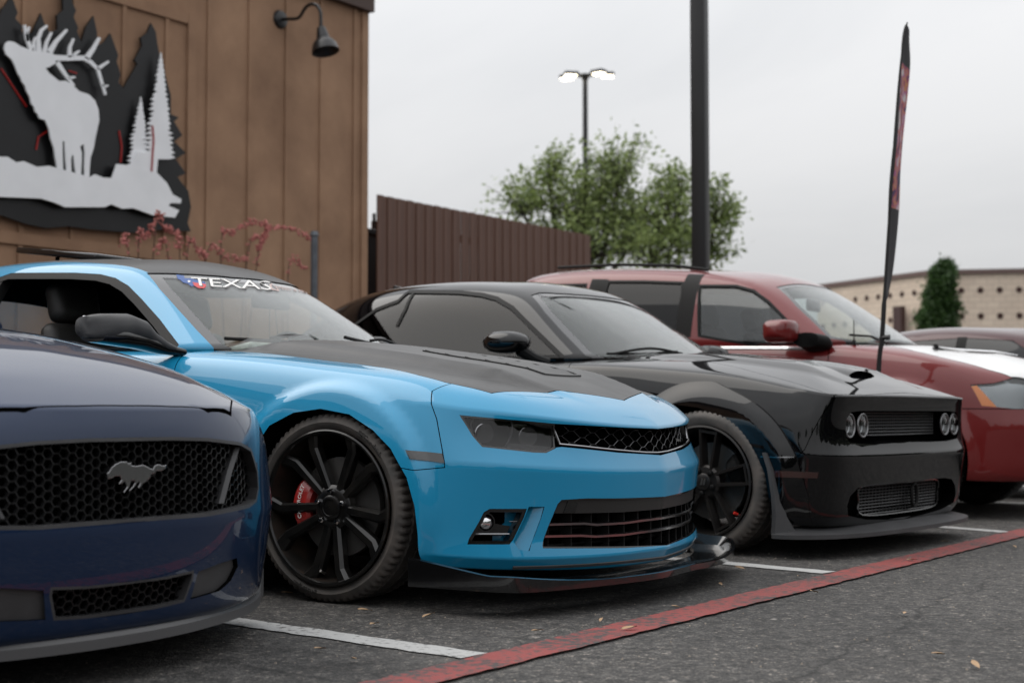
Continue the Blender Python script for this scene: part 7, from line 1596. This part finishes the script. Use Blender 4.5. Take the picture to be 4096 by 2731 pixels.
def suv_build():
    root = SUV
    a1 = disc_cut(.0, .39, .47, -1.4, -.55); a2 = disc_cut(-2.95, .39, .46, -1.4, -.55)
    well = prism_mesh([(-.35, -.60, 0), (-.55, -.80, 0), (-3.0, -.82, 0), (-3.0, .82, 0), (-.55, .80, 0), (-.35, .60, 0)], Zv, .6, 1.5)
    B = boolean(SB.me, [a1, mirror_y(a1), a2, mirror_y(a2), well])
    he = rnd(SB, [(1960, 785), (2030, 793), (2100, 806), (2200, 829), (2270, 849), (2322, 866)]); hp = [(p.x, p.y) for p in he if p.y < -.5]; 
    hp = [(-.20, -.40), (-.40, -.78)] + [q for q in hp if q[0] > -.38] + [(.78, -.70), (.84, -.62), (.87, -.30), (.88, 0)]
    hq = [(x, y, 0) for x, y in hp] + [(x, -y, 0) for x, y in reversed(hp[:-1])]
    hood = boolean(boolean(SB.me, grow_prism(hq, Zv, .88, 1.5, .003), 'INTERSECT'), SB.off(.03)); B = boolean(B, plug(SB, .03, boolean(grow_prism(hq, Zv, .5, 1.5, -.003), prism_mesh([(-9, -9, 0), (9, -9, 0), (9, 9, 0), (-9, 9, 0)], Zv, .88, 3), 'INTERSECT')))
    hl = [(.50, -.93, .87), (.56, -.92, .735), (.75, -.85, .715), (.90, -.60, .715), (.92, -.52, .80), (.90, -.55, .905), (.72, -.78, .915), (.62, -.86, .88)]
    ph = prism_mesh([Vector(p) for p in hl], (.62, -.78, 0), .3, 2); kh = plug(SB, .05, ph)
    am = prism_mesh([Vector(p) for p in ((.50, -.93, .86), (.56, -.92, .735), (.66, -.90, .72), (.60, -.90, .78), (.53, -.91, .865))], (.62, -.78, 0), .3, 2)
    gr = [(.9, .004, .90), (.9, -.46, .90), (.9, -.42, .70), (.9, .004, .70)]; kg = plug(SB, .06, prism_mesh([Vector(p) for p in gr], X, .3, 1.5))
    B = boolean(B, [kh, mirror_y(kh), kg, mirror_y(kg)])
    dz = [(-.50, 0, 1.19), (-.46, 0, .60), (-.50, 0, .36), (-1.58, 0, .36), (-1.60, 0, 1.5), (-.52, 0, 1.5)]; dz2 = [(-1.62, 0, 1.5), (-1.60, 0, .36), (-2.40, 0, .36), (-2.5, 0, .8), (-2.5, 0, 1.5)]
    for y0, y1 in ((-1.4, -.8), (.8, 1.4)):
        for dd in (dz, dz2):
            B = boolean(B, plug(SB, .03, grow_prism(dd, Y, y0, y1, -.003))); part('door', boolean(boolean(SB.me, grow_prism(dd, Y, y0, y1, .003), 'INTERSECT'), SB.off(.029)), ['paint_red', 'void_black'], root, SB)
    pb = [(.40, 0, .715), (.43, 0, .25), (1.6, 0, .2), (1.6, 0, .712)]
    bump = boolean(B, grow_prism(pb, Y, -1.4, 1.4, .003), 'INTERSECT'); B = boolean(B, grow_prism(pb, Y, -1.4, 1.4, -.003))
    part('body', B, ['paint_red', 'void_black'], root, SB); part('front_bumper', bump, ['paint_red', 'void_black'], root, SB); hd = part('hood', hood, ['paint_white', 'void_black'], root, SB); hd['label'] = 'white hood'
    for s in (1, -1):
        fl = (lambda m: m) if s == 1 else mirror_y
        lp = bpy.data.objects.new('headlight', None); COL.objects.link(lp); lp.parent = root
        part('lens', fl(boolean(shell(SB, .004, .012, ph), am)), 'lens_clear', lp, None); part('amber_lens', fl(shell(SB, .003, .03, ph, am)), 'lens_amber', lp)
        part('reflector', fl(boolean(shell(SB, .03, .045, ph), am)), 'lamp_inner', lp)
    # cabin with three side windows
    def tr(p): return rnd(SCB, p)
    wl = tr([(1783, 659), (1830, 705), (1870, 742), (1905, 778)]); wt = [p for p in tr([(1800, 652), (1840, 655)]) if p.y < -.05]
    half = [Vector((-.92, 0, 1.665)), Vector((-.95, -.35, 1.66))] + wl + [Vector((-.35, -.6, 1.14)), Vector((-.2, -.3, 1.14)), Vector((-.15, 0, 1.14))]; full = half + [Vector((p.x, -p.y, p.z)) for p in reversed(half[1:-1])]
    pw = grow_prism(full, (.72, 0, .69), -3, 3, 0)
    W3 = []
    for pts in ([(1608, 657), (1690, 657), (1730, 668), (1765, 694), (1810, 740), (1862, 795), (1750, 795), (1606, 770)], [(1398, 647), (1480, 647), (1568, 650), (1566, 768), (1480, 762), (1440, 758)], [(1243, 641), (1300, 640), (1366, 643), (1350, 700), (1290, 700)]):
        q = tr(pts); W3.append([Vector((p.x, -1, p.z)) for p in q])
    x1 = W3[1][0].x; W3[1] = [Vector((x1, -1, W3[1][0].z)), W3[1][1], W3[1][2], W3[1][3], Vector((x1 - .02, -1, 1.27))]
    W3[2] = [Vector((-2.98, -1, 1.70)), Vector((-2.55, -1, 1.685)), Vector((-2.50, -1, 1.27)), Vector((-3.10, -1, 1.29))]
    F = boolean(SCB.me, SCB.off(.035)); F = boolean(F, prism_mesh([(-7, -2, 0), (2, -2, 0), (2, 2, 0), (-7, 2, 0)], Zv, 1.15, 3), 'INTERSECT'); cut = [pw]
    for q in W3: cut += [grow_prism(q, Y, -1.4, -.2, 0), grow_prism(q, Y, .2, 1.4, 0)]
    F = boolean(F, cut); part('cabin_frame', F, ['paint_red', 'void_black'], root, SCB)
    inner = grow_prism(full, (.72, 0, .69), -3, 3, .035); h1 = SCB.offhull(.004)
    ws = part('windshield', shell(SCB, .004, .009, inner), 'glass_clear', root, [h1]); part('border', boolean(shell(SCB, .004, .010, pw), inner), ['frit', 'frit'], ws, [h1])
    for i, q in enumerate(W3):
        g_ = shell(SCB, .008, .013, grow_prism(q, Y, -1.4, -.2, 0)); gm = ('glass_side', 'glass_tint', 'glass_tint')[i]
        part('side_window', g_, gm, root, [SCB.offhull(.008)]); part('side_window', mirror_y(g_), gm, root, [SCB.offhull(.008)])
        t_ = boolean(shell(SCB, -.002, .02, grow_prism(q, Y, -1.4, -.2, -.012)), grow_prism(q, Y, -1.4, -.2, .006)); part('window_trim', t_, 'plastic_black', root)
    for xa, xb in ((W3[0][0].x, W3[1][2].x), (W3[1][0].x, -2.52)):
        k = shell(SCB, -.0015, .02, prism_mesh([(xa - .01, -1, 1.24), (xa - .01, -1, 1.72), (xb + .01, -1, 1.73), (xb + .01, -1, 1.24)], Y, -1.4, -.3)); part('pillar_cover', k, 'plastic_black', root)
    for x0, x1 in ((-.58, -3.2),):
        q = [SB.hit((x_, -3, z_), (0, 1, 0)) for x_, z_ in ((-.66, 1.135), (-1.2, 1.15), (-1.9, 1.168), (-3.2, 1.175))]; MB().tube([p for p in q if p], .014, 6, flat=1.0).build('belt_strip', 'chrome', root)
    for x_, y_ in ((-1.45, -.42), (-1.45, .42)): seat(root, x_, y_, .80, 'dash_black', h=.60)
    v, f = rbox((.2, 1.3, .6), .08, 3, (-2.4, 0, 1.15)); MB().add(v, f).build('rear_seat', 'dash_black', root)
    v, f = loft([[(-.35, y, .9), (-.35, y, 1.16), (-.75, y, 1.17), (-.9, y, 1.1), (-.95, y, .9)] for y in (-.76, -.4, 0, .4, .76)]); MB().add(v, f).build('dashboard', 'dash_black', root)
    MB().box((-.62, -.45, 1.185), (-.40, -.05, 1.192)).build('paper_sheet', 'decal_white', root, smooth=False)
    v, f = rbox((.03, .24, .09), .02, 2, (-.98, 0, 1.50)); MB().add(v, f).build('rear_view_mirror', 'plastic_black', root)
    for s in (-1, 1):
        m = bpy.data.objects.new('door_mirror', None); COL.objects.link(m); m.parent = root
        rings = [sring((-.79 + t * .1, s * (1.15 - t), 1.25), (1, .0, 0), Zv, .100 * k, .078 * k, 24, 4.5) for t, k in ((0, .35), (.02, .8), (.07, 1), (.16, 1.0), (.21, .85), (.22, .4))]; v, f = loft(rings); MB().add(v, f).build('mirror_cap', 'paint_red', m, smooth=50.0)
        v, f = loft([sring((-.62, s * .97, 1.19), (1, 0, 0), Zv, .09, .05), sring((-.58, s * .90, 1.17), (1, 0, 0), Zv, .11, .06), sring((-.56, s * .84, 1.16), (1, 0, 0), Zv, .08, .04)]); MB().add(v, f).build('mirror_base', 'plastic_black', m, smooth=50.0)
    MB().lathe([(.014, 1.15), (.014, 1.18), (.008, 1.19), (.004, 1.20), (.003, 1.33), (.001, 1.332)], 10, 'z', at=(-.36, -.76, 0)).build('antenna', 'plastic_black', root)
    for q in (-.5, .5): MB().tube([(-1.6, q * 1.02, 1.765), (-1.9, q * 1.04, 1.815), (-2.4, q * 1.05, 1.85), (-2.95, q * 1.04, 1.86)], .012, 8).build('roof_rail', 'plastic_black', root)
    for (x, s) in ((0, -1), (-2.95, -1), (0, 1), (-2.95, 1)): wheel(root, (x, s * (.945 - .13), .39), .39, .25, .26, 0, None, s, 'rubber', hidden=True)
    a = SB.hit((-.30, -.3, 3), (0, 0, -1)); b_ = SCB.near((-.45, -.65, 1.23))[0]
    if a and b_: MB().tube([a + Vector((0, 0, .01)), a.lerp(b_, .5) + Vector((.03, 0, .03)), b_ + Vector((.02, 0, .01))], .009, 6).build('wiper', 'plastic_black', root)
    # bug deflector strip across the hood front
    q = [SB.hit((x_, y_, 3), (0, 0, -1)) for x_, y_ in ((.05, -.20), (.22, -.16), (.40, -.12), (.55, -.08))]; q = [p + Vector((0, 0, .018)) for p in q if p]
    MB().tube(q, [.004, .012, .010, .003], 6, flat=.6).build('hood_deflector', 'chrome', root); MB().lathe([(.016, 0), (.02, .02), (.016, .035), (.001, .04)], 10, 'z', at=tuple(q[0] - Vector((.03, 0, .012)))).build('washer_nozzle', 'plastic_black', root)
suv_build()
# ================================================================== maroon saloon beyond it
SED = empty('saloon_car', (-1.80, 12.5, 0), 0, 'maroon saloon car with dark windows beyond the white hood', 'car')
def sedan_build():
    root = SED
    C = []
    prof = lambda x, k, top: C.append([(x * .9 if False else x, 0, .2), (x, k * .7, .19), (x, k * .97, .22), (x, k, .27), (x, k * 1.0, .42), (x, k * 1.01, .58), (x, k, .7), (x, k * .98, top - .10), (x, k * .93, top - .03), (x, k * .8, top), (x, k * .4, top + .02), (x, 0, top + .025)])
    nose = [(.5, .2), (.7, .19), (.88, .22), (.9, .27), (.92, .42), (.93, .55), (.9, .62), (.86, .68), (.78, .74), (.6, .80), (.45, .84), (.3, .87)]
    C.append([(x, 0, z) for x, z in nose]); C.append([(x - .08 - .03, .5 * (0 if i == 0 else .8 if i == 1 else 1 if i < 9 else .8 if i == 9 else .4 if i == 10 else 0), z) for i, (x, z) in enumerate(nose)]); C.append([(x - .3, .80 * (0 if i == 0 else .8 if i == 1 else 1 if i < 9 else .85 if i == 9 else .42 if i == 10 else 0), z + .01) for i, (x, z) in enumerate(nose)])
    for x, k, t in ((.3, .88, .86), (-.1, .89, .92), (-.8, .89, .97), (-1.8, .89, .99), (-2.7, .89, 1.02), (-3.3, .87, 1.04)): prof(x, k, t)
    C.append([(-3.62 - .0 * i, .70 * (0 if i == 0 else .8 if i == 1 else 1 if i < 9 else .8 if i == 9 else .4 if i == 10 else 0), z) for i, z in enumerate((.22, .22, .26, .3, .44, .6, .72, .9, 1.0, 1.03, 1.04, 1.04))]); C.append([(-3.72, 0, z) for z in (.22, .22, .26, .3, .44, .6, .72, .9, 1.0, 1.03, 1.04, 1.04)])
    C[-1] = [(-3.70 - (.03 if 2 < i < 9 else 0) + .02 * max(0, i - 8), 0, z) for i, (x, y, z) in enumerate(C[-1])]
    H = body_hull(C, [('row', 2, 0, 10, .6)], 2, root, arches=((0, .33, .38, .46, .02, .7), (-2.7, .33, .38, .46, .02, .7)))
    a1 = disc_cut(0, .33, .37, -1.4, -.5, 32); a2 = disc_cut(-2.7, .33, .37, -1.4, -.5, 32)
    hl = prism_mesh([Vector(p) for p in ((.62, -.75, .68), (.86, -.50, .66), (.90, -.45, .58), (.70, -.74, .58), (.48, -.86, .64))], (.7, -.7, 0), .2, 2); kh = plug(H, .02, hl)
    gp_ = prism_mesh([Vector(p) for p in ((.9, -.40, .60), (.9, .40, .60), (.9, .34, .46), (.9, -.34, .46))], X, .3, 1.5); kg = plug(H, .04, gp_); lg = prism_mesh([Vector(p) for p in ((.9, -.55, .38), (.9, .55, .38), (.9, .48, .28), (.9, -.48, .28))], X, .3, 1.5)
    Bs = boolean(H.me, [a1, mirror_y(a1), a2, mirror_y(a2), kh, mirror_y(kh), kg, plug(H, .04, lg)])
    for dd in ([(-.95, 0, 1.2), (-.90, 0, .30), (-1.93, 0, .30), (-1.93, 0, 1.2)], [(-1.95, 0, 1.2), (-1.95, 0, .30), (-2.35, 0, .30), (-2.55, 0, .6), (-2.85, 0, 1.2)]):
        for y0, y1 in ((-1.4, -.7), (.7, 1.4)):
            Bs = boolean(Bs, plug(H, .02, grow_prism(dd, Y, y0, y1, -.003))); part('door', boolean(boolean(H.me, grow_prism(dd, Y, y0, y1, .003), 'INTERSECT'), H.off(.019)), ['paint_maroon', 'void_black'], root, H)
    part('body', Bs, ['paint_maroon', 'void_black'], root, H)
    for s in (1, -1): k_ = shell(H, .003, .012, hl); part('headlight', k_ if s == 1 else mirror_y(k_), 'lamp_inner', root)
    for z_ in (.49, .53, .57): MB().tube([p - Vector((.012, 0, 0)) for p in (H.hit((2, y_, z_), (-1, 0, 0)) for y_ in np.linspace(-.36, .36, 9)) if p], .006, 6).build('grille_bar', 'plastic_grey', root)
    for s in (-1, 1):
        rings = [sring((-1.05, s * (1.05 - t), 1.0), (1, 0, 0), Zv, .10 * k, .065 * k) for t, k in ((0, .3), (.03, .8), (.1, 1), (.17, .9), (.2, .4))]; v, f = loft(rings); MB().add(v, f).tube([(-1.02, s * .9, .97), (-.98, s * .83, .95)], .03).build('door_mirror', 'paint_maroon', root, smooth=50.0)
    rows = [((-.62, 0, .97), (-.95, 0, 1.17), (-1.25, 0, 1.35), (-1.45, 0, 1.395), (-1.6, 0, 1.41)), ((-.68, .42, .97), (-1.0, .4, 1.165), (-1.28, .36, 1.345), (-1.5, .3, 1.395), (-1.75, 0, 1.425)), ((-.85, .72, .96), (-1.1, .65, 1.14), (-1.36, .57, 1.31), (-1.6, .43, 1.385), (-1.9, 0, 1.435)), ((-1.0, .79, .96), (-1.25, .71, 1.15), (-1.5, .62, 1.33), (-1.8, .46, 1.40), (-2.05, 0, 1.44)), ((-1.7, .82, .98), (-1.8, .74, 1.19), (-1.95, .64, 1.37), (-2.1, .48, 1.42), (-2.2, 0, 1.445)), ((-2.3, .82, .99), (-2.35, .74, 1.19), (-2.4, .63, 1.36), (-2.45, .48, 1.41), (-2.45, 0, 1.44)), ((-2.9, .79, 1.0), (-2.85, .69, 1.17), (-2.78, .58, 1.31), (-2.75, .44, 1.37), (-2.7, 0, 1.41)), ((-3.3, .62, 1.02), (-3.15, .54, 1.16), (-2.95, .45, 1.28), (-2.9, .34, 1.34), (-2.85, 0, 1.37)), ((-3.4, 0, 1.02), (-3.22, 0, 1.17), (-3.02, 0, 1.29), (-2.96, 0, 1.325), (-2.92, 0, 1.35))]
    K = Hull(cage(cabin_cols(rows, .85), [('row', 2, 0, 8, 1.0), ('row', 1, 0, 8, 1.0)], 3), root)
    cb = boolean(K.me, prism_mesh([(-7, -2, 0), (2, -2, 0), (2, 2, 0), (-7, 2, 0)], Zv, .92, 3), 'INTERSECT')
    ws = prism_mesh([(-.5, 0, .99), (-.75, -.62, .98), (-1.32, -.52, 1.28), (-1.3, 0, 1.33), (-1.32, .52, 1.28), (-.75, .62, .98)], (.75, 0, .66), -3, 3)
    w1 = prism_mesh([(-1.12, 0, .995), (-1.55, 0, 1.28), (-1.92, 0, 1.31), (-1.92, 0, 1.0)], Y, -1.4, 1.4); w2 = prism_mesh([(-2.0, 0, 1.0), (-2.0, 0, 1.31), (-2.45, 0, 1.295), (-2.78, 0, 1.19), (-2.86, 0, 1.04)], Y, -1.4, 1.4)
    part('cabin_frame', boolean(cb, [plug(K, .02, q) for q in (ws, w1, w2)]), ['paint_maroon', 'void_black'], root, K)
    part('windshield', shell(K, .004, .018, ws), 'glass_dark', root, [K.offhull(.004)])
    for q in (w1, w2):
        for y0, y1 in ((-1.4, -.3), (.3, 1.4)): part('side_window', boolean(shell(K, .004, .018, q), prism_mesh([(-9, y0, 0), (9, y0, 0), (9, y1, 0), (-9, y1, 0)], Zv, 0, 3), 'INTERSECT'), 'glass_dark', root, [K.offhull(.004)])
    part('pillar_cover', shell(K, -.001, .01, prism_mesh([(-1.92, 0, .97), (-1.92, 0, 1.32), (-2.0, 0, 1.32), (-2.0, 0, .97)], Y, -1.4, -.3)), 'plastic_black', root)
    for (x, s) in ((0, -1), (-2.7, -1), (0, 1), (-2.7, 1)): wheel(root, (x, s * (.90 - .11), .33), .33, .23, .22, 0, None, s, 'rubber', hidden=True)
sedan_build()
# ------------------------------------------------------------------ tidy up
bpy.data.scenes.remove(WORK)
for _m in list(bpy.data.meshes):
    if _m.users == 0: bpy.data.meshes.remove(_m)
